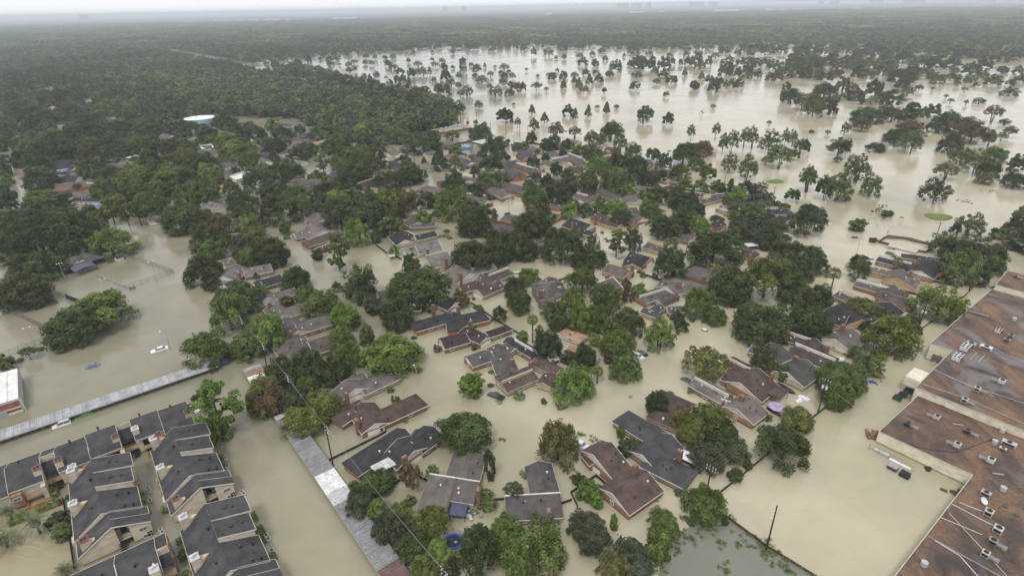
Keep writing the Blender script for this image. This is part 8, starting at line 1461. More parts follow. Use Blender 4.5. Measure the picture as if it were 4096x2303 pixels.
for c in CARPORTS: carport(*c[:6], COLF[c[6]], c[7])
# ------------------------------------------------------------------ flat roofed warehouse and its plant
def block(name, label, cat, poly, z, wallc, roofwet, cope=.16, grp=None):
    cx = sum(p[0] for p in poly)/len(poly); cyy = sum(p[1] for p in poly)/len(poly); e = empty(name, cx, cyy, 0, label, cat, grp); P = [(x-cx,y-cyy) for x,y in poly]
    MB().prism(P, -1.6, z-.02).obj('wall', M['wall'], e, wallc)
    MB().prism([(x*.9995,y*.9995) for x,y in P], z-.015, z+.06).obj('roof', M['flatroof'], e, (roofwet,0,0))
    b = MB(); n = len(P)
    for i in range(n):
        x1,y1 = P[i]; x2,y2 = P[(i+1)%n]; L_ = math.hypot(x2-x1,y2-y1); b.box(((x1+x2)/2,(y1+y2)/2,z+.07),(L_,cope,.2),math.atan2(y2-y1,x2-x1))
    b.obj('coping', M['trim'], e, (.45,.42,.36)); return e, P
WALLC = (.70,.645,.49)
WH = [block('warehouse', l, 'warehouse', p, z, WALLC, wt) for l, p, z, wt in WAREHOUSES]
e0 = WH[0][0]
for nm, c, d, rz, col, mt in DOCK: MB().box((c[0]-e0.location.x,c[1]-e0.location.y,c[2]), d, rz).obj(nm, M[mt], e0, col)
for pts, r_, col, lab in ROOFPIPES: tag(MB().tube(pts, r_, 6).obj('roof_pipe', M['metal'], None, col), lab, 'pipe', 'pipes across the warehouse roof')
def acbox(x, y, z, rz, wd, dp, ht, nf, col, label, duct=True):
    e = empty('rooftop_unit', x, y, z, label, 'air conditioner', 'air conditioners on the flat roofs'); e.rotation_euler.z = rz; wd, dp, ht = wd*.88, dp*.88, ht*.88; col = tuple(c*.85 for c in col)
    MB().box((0,0,ht/2+.25),(wd,dp,ht)).obj('casing', M['metal'], e, col)
    MB().box((0,-dp/2-.01,ht/2+.25),(wd*.8,.05,ht*.6)).obj('coil_louver', M['rubber'], e)
    s = MB()
    for u in (-.4,.4): s.box((u*wd,0,.12),(.1,dp+.5,.24))
    s.obj('skid', M['metal'], e, (.2,.18,.16))
    nx = max(1, nf//2) if nf > 1 else 1; ny = 2 if nf > 1 else 1
    for i in range(nx):
        for j in range(ny):
            r_ = min(wd/nx, dp/ny)*.36; p = (((i+.5)/nx-.5)*wd, ((j+.5)/ny-.5)*dp, ht+.25); MB().lathe(p, [(r_,0),(r_*1.05,.1),(r_*.8,.11),(r_*.3,.03)], 12).obj('fan', M['rubber'], e)
    if duct: MB().box((wd/2+.5,.1,.4),(1.,dp*.7,.45)).box((wd/2+1.2,.1,.3),(.7,dp*.9,.6)).obj('duct', M['metal'], e, (.2,.19,.19))
for a in ACS: acbox(*a)
for x, y, z, k, lab in ROOFBITS:
    if k == 'dish':
        e = empty('satellite_dish', x, y, z, lab, 'satellite dish'); MB().tube([(0,0,0),(0,0,.9)], .06).obj('mast', M['metal'], e, (.4,.4,.4)); MB().lathe((0,0,.9), [(.1,0),(.5,.12),(.85,.35),(.8,.36),(.45,.16),(.05,.06)], 14).obj('reflector', M['metal'], e, (.6,.6,.6)).rotation_euler = (.6,.3,0)
    elif k == 'round': e = empty('round_vent', x, y, z, lab, 'roof vent'); MB().lathe((0,0,0), [(.6,0),(.6,.35),(.6,.95),(.1,1.)], 14).obj('hood', M['metal'], e, (.42,.42,.41)); MB().lathe((0,0,.36), [(.57,0),(.57,.14),(.56,.14)], 14).obj('louver_band', M['rubber'], e)
    else: e = empty('pipe_rack', x, y, z, lab, 'pipe rack'); MB().tube([(-.7,0,.3),(.7,.2,.3)], .1).tube([(0,-.6,.3),(0,.5,.3)], .12).obj('pipework', M['metal'], e, (.08,.075,.07)); MB().box((0,0,.15),(.5,.5,.3)).obj('base', M['metal'], e, (.2,.19,.18))
# ------------------------------------------------------------------ vehicles, poles, fences and small things
def loft(rings):
    b = MB(); n = len(rings[0])
    for r in rings: b.v += r
    for i in range(len(rings)-1):
        for k in range(n): b.f.append((i*n+k, i*n+(k+1)%n, (i+1)*n+(k+1)%n, (i+1)*n+k))
    b.f.append(tuple(range(n-1,-1,-1))); b.f.append(tuple((len(rings)-1)*n+k for k in range(n))); return b
def car(x, y, rz, kind, col, dz, label, ln, tilt=0.):
    e = empty('pickup_truck' if kind == 'pickup' else 'car', x, y, dz, label, 'pickup truck' if kind == 'pickup' else 'car', 'flooded cars'); e.rotation_euler = (tilt, tilt*.6, rz); k = ln/4.8
    wd = .92; H = {'sedan':.92,'suv':1.05,'pickup':1.05}[kind]
    def ring(X, w_, z0, z1): return [(X,-w_,z0),(X,-w_*1.02,(z0+z1)/2),(X,-w_*.9,z1),(X,w_*.9,z1),(X,w_*1.02,(z0+z1)/2),(X,w_,z0)]
    prof = [(-2.4,.8,.45,H-.12),(-2.3,.9,.3,H-.02),(-1.2,wd,.25,H),(.9,wd,.25,H),(1.6,wd,.25,H-.06),(2.25,.88,.3,H-.18),(2.4,.78,.42,H-.3)]
    loft([ring(X*k,w_,a,b_) for X,w_,a,b_ in prof]).obj('body', M['car'], e, col)
    xa, xb, xc, xd = {'sedan':(-1.75,-1.05,.35,1.1),'suv':(-2.25,-2.0,.45,1.15),'pickup':(-.75,-.55,.5,1.2)}[kind]; zt = H+(.5 if kind == 'sedan' else .66)
    loft([[(X*k,-w_,z),(X*k,w_,z),(X2*k,w_,z),(X2*k,-w_,z)] for X,X2,w_,z in ((xa,xd,.84,H-.03),(xb,xc,.66,zt-.03))]).obj('glass', M['glass'], e)
    MB().box(((xb+xc)/2*k,0,zt),((xc-xb)*k+.1,1.36,.07)).obj('roof', M['car'], e, col)
    p = MB()
    for s in (-1,1):
        for X, X2 in ((xa,xb),(xd,xc)): p.tube([(X*k,s*.83,H-.02),(X2*k,s*.66,zt)], .045, 4)
        p.tube([((xa+xd)/2*k,s*.85,H-.02),((xb+xc)/2*k,s*.67,zt)], .04, 4)
    p.obj('pillars', M['car'], e, col)
    for s in (-1,1):
        MB().box((2.34*k,s*.62,H-.33),(.16,.34,.14)).obj('headlight', M['trim'], e, (.75,.76,.78)); MB().box((-2.37*k,s*.66,H-.22),(.12,.3,.16)).obj('taillight', M['trim'], e, (.35,.02,.02)); MB().box((.95*k,s*1.0,H+.1),(.16,.2,.14)).obj('mirror', M['car'], e, col)
        for X in (-1.45,1.5): MB().lathe((0,0,0), [(.33,-.1),(.33,.1)], 12).obj('wheel', M['rubber'], e, None, loc=(X*k,s*.82,.32)).rotation_euler.x = PI/2
    if kind == 'pickup':
        MB().box((-1.55*k,0,H-.02),(1.35*k,1.46,.06)).obj('bed_floor', M['rubber'], e); r = MB()
        for s in (-1,1): r.box((-1.55*k,s*.8,H+.08),(1.6*k,.1,.22))
        r.box((-2.35*k,0,H+.08),(.1,1.6,.22)).obj('bed_rail', M['car'], e, col)
    elif kind == 'suv':
        r = MB()
        for s in (-1,1): r.tube([(xb*k,s*.55,zt+.08),(xc*k*.8,s*.55,zt+.08)], .025, 4)
        r.obj('roof_rack', M['rubber'], e)
for c in CARS: car(*c)
def utility_pole(x, y, h, ang, label, arms=1, trans=False):
    e = empty('utility_pole', x, y, 0, label, 'utility pole', 'wooden utility poles'); e.rotation_euler.z = ang
    MB().tube([(0,0,-2),(0,0,h*.5),(0,0,h)], [.19,.16,.12], 7).obj('shaft', M['bark'], e, (.035,.03,.028))
    for i in range(arms):
        z = h-.5-i*.9; MB().box((0,.12,z),(2.2,.1,.12)).obj('crossarm', M['bark'], e, (.06,.05,.045))
        for u in (-1.,-.35,.35,1.): MB().lathe((u,.12,z+.06), [(.05,0),(.11,.08),(.06,.14),(.11,.2),(.04,.3)], 8).obj('insulator', M['trim'], e, (.62,.62,.63))
    if not arms:
        for i in range(3): z = h-1.6-i*.9; MB().tube([(0,0,z),(-.55,0,z+.05)], .05, 5).lathe((-.5,0,z), [(.05,0),(.12,.08),(.12,.2),(.04,.3)], 8).obj('insulator', M['trim'], e, (.62,.62,.63))
    if trans:
        for u in (-.45,.45): MB().lathe((u,-.1,h-3.), [(.1,0),(.28,.06),(.28,.85),(.1,.95)], 10).obj('transformer', M['metal'], e, (.55,.56,.57))
for p in POLES: utility_pole(*p)
for pts, r_, lab, grp in WIRES:
    b = MB()
    for i in range(len(pts)-1):
        p, q = Vector(pts[i]), Vector(pts[i+1]); L_ = (q-p).length; sg = min(1.2, L_*.018); b.tube([p.lerp(q,t)-Vector((0,0,4*sg*t*(1-t))) for t in [j/8 for j in range(9)]], r_, 4)
    tag(b.obj('power_line', M['metal'], None, (.3,.3,.3)), lab, 'power line', grp)
def lamp(x, y, h, ang, n, label):
    e = empty('street_lamp' if n == 1 else 'floodlight_pole', x, y, 0, label, 'lamp post', 'lamp posts standing in the flood'); e.rotation_euler.z = ang
    MB().tube([(0,0,-1.5),(0,0,h)], [.11,.07], 7).obj('pole', M['metal'], e, (.36,.36,.34))
    for i in range(n):
        a = (0,) if n == 1 else (-.9,.9,0); u = a[i]; v = 1.4 if n == 1 else (.5 if i == 2 else 0)
        MB().tube([(0,0,h-.1),(u*.6,v*.6,h+.15),(u,v,h+.12)], .04, 5).obj('arm', M['metal'], e, (.4,.4,.38)); MB().lathe((u,v,h+.02), [(.08,0),(.26,.03),(.24,.13),(.08,.2)], 10).obj('lamp_head', M['trim'], e, (.74,.74,.72))
for l in LAMPS: lamp(*l)
FPAN = {}
def fence(pts, h, col, label, kind='board'):
    x0, y0 = pts[0]; nm = 'wooden_fence' if kind == 'board' else 'chain_link_fence'; e = empty(nm, x0, y0, 0, label, 'fence')
    for i in range(len(pts)-1):
        (x1,y1), (x2,y2) = pts[i], pts[i+1]; L_ = math.hypot(x2-x1,y2-y1); n = max(1, round(L_/2.6)); a = math.atan2(y2-y1,x2-x1)
        key = (round(L_/n,2), h, kind)
        if key not in FPAN:
            b = MB(); wd = L_/n
            if kind == 'board':
                for k in range(int(wd/.2)): b.box((.1+k*.2,0,h/2-.4),(.185,.03+.02*(k%2),h+.8+.04*math.sin(k*2.3)))
                for z in (h*.25,h-.15): b.box((wd/2,.05,z),(wd,.06,.1))
                b.box((0.,.04,h/2-.4),(.12,.12,h+.9))
            else:
                for z in [q*.22 for q in range(int(h/.22)+1)]: b.box((wd/2,0,z),(wd,.014,.014))
                for k in range(int(wd/.22)): b.box((k*.22,0,h/2),(.014,.014,h))
                b.box((wd/2,0,h),(wd,.05,.05))
            FPAN[key] = b.mesh('fence_panel' if kind == 'board' else 'wire_panel', M['wood'] if kind == 'board' else M['metal'])
            FPAN[key+('p',)] = MB().tube([(0,0,-1),(0,0,h+.1)], .05, 6).mesh('post', M['metal'])
        for k in range(n):
            X, Y = x1+(x2-x1)*k/n-x0, y1+(y2-y1)*k/n-y0; j = random.uniform(.85,1.15); link('fence_panel' if kind == 'board' else 'wire_panel', FPAN[key], e, tuple(c*j for c in col), (X,Y,0), a)
            if kind != 'board': link('post', FPAN[key+('p',)], e, (.16,.16,.16), (X,Y,0))
for f in FENCES: fence(*f)
# ------------------------------------------------------------------ trees
def unit(v): return v/np.maximum(np.linalg.norm(v, axis=-1, keepdims=True), 1e-9)
def leafmesh(name, cen, nrm, size, bright, asp=1.5, mat='leaf', verts=None, faces=None):
    """many small leaf sprays (one quad each) as one crown mesh"""
    n = len(cen); t = unit(np.cross(nrm, RNG.normal(size=(n,3)))); bt = np.cross(nrm, t); s = np.asarray(size).reshape(-1,1)*np.ones((n,1))
    dr = nrm*s*.25
    q = np.stack([cen-t*s*asp-dr, cen-bt*s, cen+t*s*asp-dr, cen+bt*s], 1).reshape(-1,3)
    me = bpy.data.meshes.new(name); me.vertices.add(n*4); me.vertices.foreach_set('co', q.astype(np.float32).ravel())
    me.loops.add(n*4); me.loops.foreach_set('vertex_index', np.arange(n*4, dtype=np.int32))
    me.polygons.add(n); me.polygons.foreach_set('loop_start', np.arange(0, n*4, 4, dtype=np.int32))
    try: me.polygons.foreach_set('loop_total', np.full(n, 4, np.int32))
    except Exception: pass
    me.update()
    at = me.attributes.new('leaf', 'FLOAT_COLOR', 'FACE'); hue = RNG.normal(0,.06,(n,1))
    col = np.concatenate([bright*(1+hue), bright, bright*(1-hue), np.ones((n,1))], 1).astype(np.float32); at.data.foreach_set('color', col.ravel())
    me.materials.append(M[mat]); return me
def crown(name, kind, nb, nl, mat='leaf', ls=.075):
    C, R = [], []
    if kind in 'OL':
        k = 0
        lob = unit(RNG.normal(size=(5,3)))*[1,1,.35]; 
        while len(C) < nb:
            d = unit(RNG.normal(size=3)); d[2] = d[2] if d[2] > -.35 else -d[2]*.5
            rr = RNG.uniform(.35,1.)**.45*(.70+.30*max(0, (lob@d).max()))
            c = d*rr*.84; br = RNG.uniform(.1,.22) if kind == 'O' else RNG.uniform(.09,.19)
            if kind == 'L' and any(np.linalg.norm(c-q) < .19 for q in C): k += 1; 
            if kind == 'L' and k < 400 and any(np.linalg.norm(c-q) < .19 for q in C): continue
            C.append(c); R.append(br)
    elif kind == 'P':
        for i in range(nb):
            z = RNG.uniform(-.95,.95); rad = RNG.uniform(.15,.8)*(1-.55*max(z,0)**1.5)*(1-.35*max(-z,0)); a = RNG.uniform(0,2*PI)
            C.append(np.array([rad*math.cos(a), rad*math.sin(a), z])); R.append(RNG.uniform(.1,.2))
    elif kind == 'C':
        for i in range(nb):
            z = RNG.uniform(-.95,.95); rad = (1-(z+1)/2)**.8*RNG.uniform(.5,.85); a = RNG.uniform(0,2*PI)
            C.append(np.array([rad*math.cos(a), rad*math.sin(a), z])); R.append(RNG.uniform(.14,.24)*(1.1-.5*(z+1)/2))
    elif kind == 'S':
        for i in range(nb):
            d = unit(RNG.normal(size=3)); c = d*RNG.uniform(.5,.85); C.append(c); R.append(RNG.uniform(.16,.28))
    elif kind == 'K':
        for i in range(nb):
            c = RNG.uniform(-1,1,3); c[RNG.integers(0,3)] = RNG.choice([-1,1]); c = c*[.86,.86,.84]; c *= .93 if np.abs(c).min() > .6 else 1
            C.append(c); R.append(RNG.uniform(.14,.19))
    elif kind == 'B':
        for i in range(nb):
            d = unit(RNG.normal(size=3)); d[2] = abs(d[2])*1.2-.3; C.append(d*RNG.uniform(.5,.95)); R.append(RNG.uniform(.1,.2))
    C = np.array(C); R = np.array(R); n = len(C); bi = np.repeat(np.arange(n), nl)
    d = unit(RNG.normal(size=(n*nl,3))); d[:,2] = np.where(d[:,2] < -.55, -d[:,2], d[:,2])
    rr = RNG.uniform(.55,1.08,(n*nl,1)); cen = C[bi]+d*R[bi][:,None]*rr*[1,1,.85 if kind != 'C' else 1.3]
    nrm = unit(d*.9+unit(cen)*.35+RNG.normal(size=d.shape)*.42+[0,0,.25])
    bb = RNG.uniform(.62,1.45,n)[bi]*RNG.uniform(.65,1.4,n*nl)
    sz = ls*RNG.uniform(.7,1.35,n*nl)*(R[bi]/.2)**.4
    if kind != 'K':
        cen[:,:2] /= np.percentile(np.linalg.norm(cen[:,:2], axis=1), 96)
        lo, hi = np.percentile(cen[:,2], 1), np.percentile(cen[:,2], 99); cen[:,2] = (cen[:,2]-lo)/(hi-lo)*2-1
    return leafmesh(name, cen, nrm, sz, bb[:,None], mat=mat)
def trunkmesh(kind, seed):
    r = random.Random(seed); b = MB()
    if kind == 'P':
        b.tube([(0,0,-.1),(0.01,0,.3),(-.01,.01,.65),(0,0,.97)], [.075,.06,.045,.012], 7)
        for i in range(9): a = r.uniform(0,6.3); z = r.uniform(.5,.9); q = r.uniform(.4,.75); b.tube([(0,0,z),(q*math.cos(a),q*math.sin(a),z+.04)], [.025,.008], 4)
    elif kind == 'C': b.tube([(0,0,-.1),(0,0,.3),(0,0,.95)], [.1,.06,.01], 7)
    elif kind == 'L':
        k = r.choice([1,2,2,3])
        if k == 1: b.tube([(0,0,-.1),(.02,0,.4)], [.055,.04], 7)
        for i in range(5 if k == 1 else k*2):
            a = i*2*PI/(5 if k==1 else k*2)+r.uniform(-.4,.4); q = r.uniform(.35,.7); z0 = .38 if k == 1 else -.1; w_ = 0 if k == 1 else .06
            b.tube([(w_*math.cos(a),w_*math.sin(a),z0),(q*.35*math.cos(a),q*.35*math.sin(a),.55),(q*math.cos(a),q*math.sin(a),.9)], [.042,.03,.01], 5)
    else:
        b.tube([(0,0,-.1),(.01,.01,.22),(0,.02,.42)], [.075,.058,.05], 7)
        for i in range(7): a = i*.9+r.uniform(-.3,.3); q = r.uniform(.4,.75); b.tube([(0,.02,.36),(q*.4*math.cos(a),q*.4*math.sin(a),.55),(q*math.cos(a),q*math.sin(a),.85)], [.04,.028,.009], 5)
    return b.mesh('trunk', M['bark'])
PROTO = {'O': [crown('crown','O',nb,88,ls=.034) for nb in (95,150,115,130,105,140,90)], 'L': [crown('crown','L',60,80,ls=.037) for _ in range(5)], 'P': [crown('crown','P',70,80,ls=.038) for _ in range(3)],
 'C': [crown('crown','C',80,50,ls=.05) for _ in range(3)], 'S': [crown('crown','S',60,60,ls=.055) for _ in range(4)], 'K': [crown('crown','K',170,40,ls=.05) for _ in range(2)], 'B': [crown('crown','B',22,16,ls=.06) for _ in range(3)]}
TRUNK = {k: [trunkmesh(k, s) for s in range(4)] for k in 'OLPC'}
TONE = dict(d=(.066,.086,.032), m=(.098,.133,.038), g=(.138,.195,.046), y=(.125,.135,.04), o=(.115,.088,.045), v=(.066,.08,.044), yg=(.12,.155,.036), oy=(.12,.112,.042), od=(.078,.068,.036))
NAMES = dict(O=('broadleaf_tree','tree'), L=('open_crowned_tree','tree'), P=('pine_tree','pine tree'), C=('cypress_tree','cypress'), S=('shrub','shrub'), K=('clipped_hedge','hedge'), B=('sparse_shrub','shrub'), F=('fan_palm','palm'), D=('date_palm','palm'))
rt = random.Random(11)
def tree(kind, tone, x, y, a, b, zc, label, group):
    nm, cat = NAMES[kind]; e = empty(nm, x, y, 0, label, cat, group)
    j = rt.uniform(.85,1.17); col = tuple(c*j*rt.uniform(.94,1.06) for c in TONE[tone])
    if kind == 'K': col = tuple(c*1.7 for c in col); link('foliage', rt.choice(PROTO['K']), e, col, (0,0,.45), math.radians(38), (a, zc, b)); return
    link('crown', rt.choice(PROTO[kind]), e, col, (0,0,zc), rt.uniform(0,6.28), (a,a,b))
    if kind in 'OLPC':
        H = zc+b*(.97 if kind in 'PC' else .55); tr = max(a, .28*H) if kind != 'P' else max(a*.9, 1)
        link('trunk', rt.choice(TRUNK[kind]), e, (.085,.07,.055) if kind != 'L' else (.11,.095,.08), None, rt.uniform(0,6.28), (min(tr,a*1.05), min(tr,a*1.05), H))
    else:
        sb = MB()
        for i in range(4): an = i*1.6; sb.tube([(0,0,-.8),(a*.5*math.cos(an),a*.5*math.sin(an),zc+b*.2)], [.07,.02], 4)
        sb.obj('stem', M['bark'], e, (.09,.075,.055))
TW = dict(d='dark green', m='mid green', g='bright green', y='yellow green', o='rusty orange', v='dull olive', yg='lime green', oy='yellowing', od='brownish green')
KW = dict(O='rounded tree', L='open crowned tree', P='pine', C='conical cypress', S='shrub', K='clipped hedge', B='sparse shrub')
GR = dict(O='trees around the houses', L='open trees in the water', P='pines', C='cypresses', S='garden shrubs', K='clipped hedges', B='garden shrubs')
RELS = ('left of', 'right of', 'behind', 'in front of', 'near'); PARKS = ('in the far left of the flooded park', 'in the flooded park beyond the houses', 'in the flooded park beyond the golf greens', 'in the far right of the flooded park')
for k, t, x, y, a, b, zc, ref in TREES:
    ds = ('broad ' if k == 'O' and a > 6 else 'small ' if a < 2.6 and k in 'OL' else '')+TW[t]+' '+KW[k]
    if isinstance(ref, int): lb = ds+' standing in water '+PARKS[ref]; g_ = 'trees standing in the flooded park'
    else:
        g_ = GR[k]; lb = ds+(' among the houses' if not ref else ' between '+LMS[ref[0]]+' and '+LMS[ref[1]] if len(ref) == 3 else ' '+RELS[ref[0]]+' '+LMS[ref[1]])
    tree(k, t, x, y, a, b, zc, lb, g_)
# palms
def palm_proto(kind):
    b = MB(); br = []
    n = 30 if kind == 'F' else 26
    for i in range(n):
        a = i*2.399; el = (1.25-1.9*(i/n)) if kind == 'F' else (1.15-1.35*(i/n)); d = np.array([math.cos(a)*math.cos(el), math.sin(a)*math.cos(el), math.sin(el)]); sd = np.array([-math.sin(a), math.cos(a), 0.]); up = np.cross(d, sd)*-1
        if kind == 'F':
            c = d*.45; b.tube([(0,0,0), tuple(c)], .012, 3)
            for k in range(9):
                t = (k-4)/4*1.15; q = c+(d*math.cos(t)+sd*math.sin(t))*.5+np.array([0,0,-.1*abs(t)-.06]); s2 = (-d*math.sin(t)+sd*math.cos(t))*.045; m_ = (c+q)/2
                nv = len(b.v); b.v += [tuple(c), tuple(m_+s2), tuple(q), tuple(m_-s2)]; b.f.append((nv,nv+1,nv+2,nv+3))
        else:
            P = [d*t+np.array([0,0,-.55*t*t*(1.1-.4*el)]) for t in np.linspace(.05,1,9)]; b.tube([tuple(p) for p in P], .012, 3)
            for j in range(1,9):
                for sg in (-1,1):
                    L_ = .26*(1-.6*abs(j/8-.4)); c = P[j]; q = c+sd*sg*L_*.8+(P[j]-P[j-1])*1.0+np.array([0,0,-.07]); w_ = (P[j]-P[j-1])*.32
                    nv = len(b.v); b.v += [tuple(c-w_), tuple(c+w_), tuple(q)]; b.f.append((nv,nv+1,nv+2))
    me = b.mesh('frond', M['leaf']); at = me.attributes.new('leaf','FLOAT_COLOR','FACE'); m = len(me.polygons); br = RNG.uniform(.75,1.3,(m,1))
    at.data.foreach_set('color', np.concatenate([br,br,br,np.ones((m,1))],1).astype(np.float32).ravel()); return me
PALM_ = {'F': palm_proto('F'), 'D': palm_proto('D')}
for kind, x, y, r, zc, label in PALMS:
    e = empty(NAMES[kind][0], x, y, 0, label, 'palm', 'palms among the houses')
    link('fronds', PALM_[kind], e, (.16,.19,.075) if kind == 'F' else (.17,.20,.11), (0,0,zc), rt.uniform(0,6), (r,r,r))
    MB().tube([(0,0,-1),(.05,0,zc*.5),(0,0,zc)], [.3,.24,.26], 8).obj('trunk', M['bark'], e, (.13,.105,.08))
    MB().lathe((0,0,zc-r*.55), [(.2,0),(r*.3,.15*r),(r*.32,.4*r),(.15,.55*r)], 9).obj('dead_frond_skirt', M['bark'], e, (.17,.12,.07))
# ------------------------------------------------------------------ forest: scattered by geometry nodes from crowns kept in its own mesh
def forest(name, protos, pts, label):
    """protos: list of leaf meshes; pts: rows x,y,z,scale_xy,scale_z,rot,kind,r,g,b"""
    pts = np.asarray(pts, float); nv = len(pts); VS, FS, PK, LF = [pts[:,:3]], [], [], []; off = nv
    for k, me in enumerate(protos):
        v = np.empty(len(me.vertices)*3, np.float32); me.vertices.foreach_get('co', v); v = v.reshape(-1,3); q = np.arange(len(v)).reshape(-1,4)+off
        lf = np.empty(len(me.polygons)*4, np.float32); me.attributes['leaf'].data.foreach_get('color', lf)
        VS.append(v); FS.append(q); PK.append(np.full(len(q), k+1)); LF.append(lf); off += len(v)
    V = np.concatenate(VS).astype(np.float32); Fq = np.concatenate(FS).astype(np.int32); nf = len(Fq)
    me = bpy.data.meshes.new(name); me.vertices.add(len(V)); me.vertices.foreach_set('co', V.ravel()); me.loops.add(nf*4); me.loops.foreach_set('vertex_index', Fq.ravel())
    me.polygons.add(nf); me.polygons.foreach_set('loop_start', np.arange(0,nf*4,4,dtype=np.int32)); me.update(); me.validate()
    def att(nm, ty, dom, arr, key): a = me.attributes.new(nm, ty, dom); a.data.foreach_set(key, np.ascontiguousarray(arr).ravel())
    pad = lambda c, fill=0.: np.concatenate([c, np.full((len(V)-nv,)+c.shape[1:], fill)]).astype(np.float32)
    att('kind_id','INT','POINT', np.concatenate([pts[:,6]+1, np.zeros(len(V)-nv)]).astype(np.int32), 'value')
    att('size','FLOAT_VECTOR','POINT', pad(np.stack([pts[:,3],pts[:,3],pts[:,4]],1)), 'vector'); att('turn','FLOAT_VECTOR','POINT', pad(np.stack([0*pts[:,5],0*pts[:,5],pts[:,5]],1)), 'vector')
    att('tint','FLOAT_VECTOR','POINT', pad(pts[:,7:10]), 'vector'); att('proto','INT','FACE', np.concatenate(PK).astype(np.int32), 'value'); att('leaf','FLOAT_COLOR','FACE', np.concatenate(LF), 'color')
    me.materials.append(protos[0].materials[0]); o = link(name, me); tag(o, label, None, None, 'stuff')
    g = bpy.data.node_groups.new(name+'_scatter', 'GeometryNodeTree'); g.interface.new_socket('Geometry', in_out='INPUT', socket_type='NodeSocketGeometry'); g.interface.new_socket('Geometry', in_out='OUTPUT', socket_type='NodeSocketGeometry')
    N, L = g.nodes, g.links; gi, go, jn = N.new('NodeGroupInput'), N.new('NodeGroupOutput'), N.new('GeometryNodeJoinGeometry')
    def named(nm, ty): a = N.new('GeometryNodeInputNamedAttribute'); a.data_type = ty; a.inputs[0].default_value = nm; return a.outputs[0]
    def eq(sock, k): c = N.new('FunctionNodeCompare'); c.data_type = 'INT'; c.operation = 'EQUAL'; L.new(sock, c.inputs[2]); c.inputs[3].default_value = k; return c.outputs[0]
    for k in range(len(protos)):
        sp = N.new('GeometryNodeSeparateGeometry'); sp.domain = 'POINT'; L.new(gi.outputs[0], sp.inputs[0]); L.new(eq(named('kind_id','INT'), k+1), sp.inputs[1])
        sf = N.new('GeometryNodeSeparateGeometry'); sf.domain = 'FACE'; L.new(gi.outputs[0], sf.inputs[0]); L.new(eq(named('proto','INT'), k+1), sf.inputs[1])
        ip = N.new('GeometryNodeInstanceOnPoints'); L.new(sp.outputs[0], ip.inputs['Points']); L.new(sf.outputs[0], ip.inputs['Instance'])
        er = N.new('FunctionNodeEulerToRotation'); L.new(named('turn','FLOAT_VECTOR'), er.inputs[0]); L.new(er.outputs[0], ip.inputs['Rotation']); L.new(named('size','FLOAT_VECTOR'), ip.inputs['Scale'])
        L.new(ip.outputs[0], jn.inputs[0])
    L.new(jn.outputs[0], go.inputs[0]); md = o.modifiers.new('scatter', 'NODES'); md.node_group = g; return o
def inpoly(P, poly):
    x, y = P[:,0], P[:,1]; r = np.zeros(len(P), bool); n = len(poly)
    for i in range(n):
        (x1,y1), (x2,y2) = poly[i], poly[(i+1)%n]; c = ((y1 > y) != (y2 > y)) & (x < (x2-x1)*(y-y1)/(y2-y1+1e-12)+x1); r ^= c
    return r
def scatter(poly, sp, holes=()):
    P = np.array(poly); lo, hi = P.min(0), P.max(0); gx, gy = np.meshgrid(np.arange(lo[0],hi[0],sp), np.arange(lo[1],hi[1],sp)); Q = np.stack([gx.ravel(),gy.ravel()],1)+RNG.uniform(-.42,.42,(gx.size,2))*sp
    k = inpoly(Q, poly)
    for h in holes: k &= ~inpoly(Q, h)
    Q = Q[k]; az = np.abs(Q[:,0]) < Q[:,1]*.95+30; return Q[az]
def tints(n, Q):
    base = np.array([TONE[t] for t in ('d','d','m','m','v','y','od')])*1.3; base = base*.78+base.mean(1, keepdims=True)*.2; w_ = [.25,.2,.22,.16,.12,.03,.02]; c = base[RNG.choice(len(base), n, p=w_)]
    pn = np.sin(Q[:,0]*.011+1.3*np.sin(Q[:,1]*.007))*np.cos(Q[:,1]*.009+Q[:,0]*.004); return c*RNG.uniform(.72,1.3,(n,1))*(1+.25*pn[:,None])
FP = [crown('forest_crown','O',46,24,'wood_leaf',.1) for _ in range(5)]
Q = np.concatenate([scatter(f[0], f[1], HOLES) for f in FORESTS]); n = len(Q); s = RNG.uniform(3.8,9.,n)*RNG.uniform(.85,1.15,n); h = RNG.uniform(2.6,5.4,n)
forest('forest', FP, np.concatenate([Q, (RNG.uniform(2.5,9.,n)+h*.3)[:,None], s[:,None], h[:,None], RNG.uniform(0,6.3,n)[:,None], RNG.integers(0,len(FP),n)[:,None], tints(n,Q)],1), 'dense green woodland canopy running back to the hazy horizon')
def patch():
    cs, ns, ss, bs = [], [], [], []
    for i in range(46):
        c0 = np.array([*RNG.uniform(-38,38,2), RNG.uniform(4,10)]); a, hh = RNG.uniform(4,7.5), RNG.uniform(3,5.5); d = unit(RNG.normal(size=(30,3))); d[:,2] = np.abs(d[:,2])
        cs.append(c0+d*[a,a,hh]*RNG.uniform(.75,1.,(30,1))); ns.append(unit(d+RNG.normal(size=d.shape)*.35)); ss.append(RNG.uniform(1.3,2.4,30)); bs.append(RNG.uniform(.65,1.4)*RNG.uniform(.8,1.25,30))
    return leafmesh('forest_patch', np.concatenate(cs), np.concatenate(ns), np.concatenate(ss), np.concatenate(bs)[:,None], 1.1, 'wood_leaf')
FPP = [patch() for _ in range(5)]
Q = np.concatenate([scatter(f[0], f[1], FHOLES) for f in FARFOREST]); n = len(Q); s = RNG.uniform(.9,1.15,n)
forest('far_forest', FPP, np.concatenate([Q, RNG.uniform(-.5,2.5,n)[:,None], s[:,None], RNG.uniform(.8,1.3,n)[:,None], RNG.uniform(0,6.3,n)[:,None], RNG.integers(0,len(FPP),n)[:,None], tints(n,Q)],1), 'far woods beyond the flooded park fading into haze')
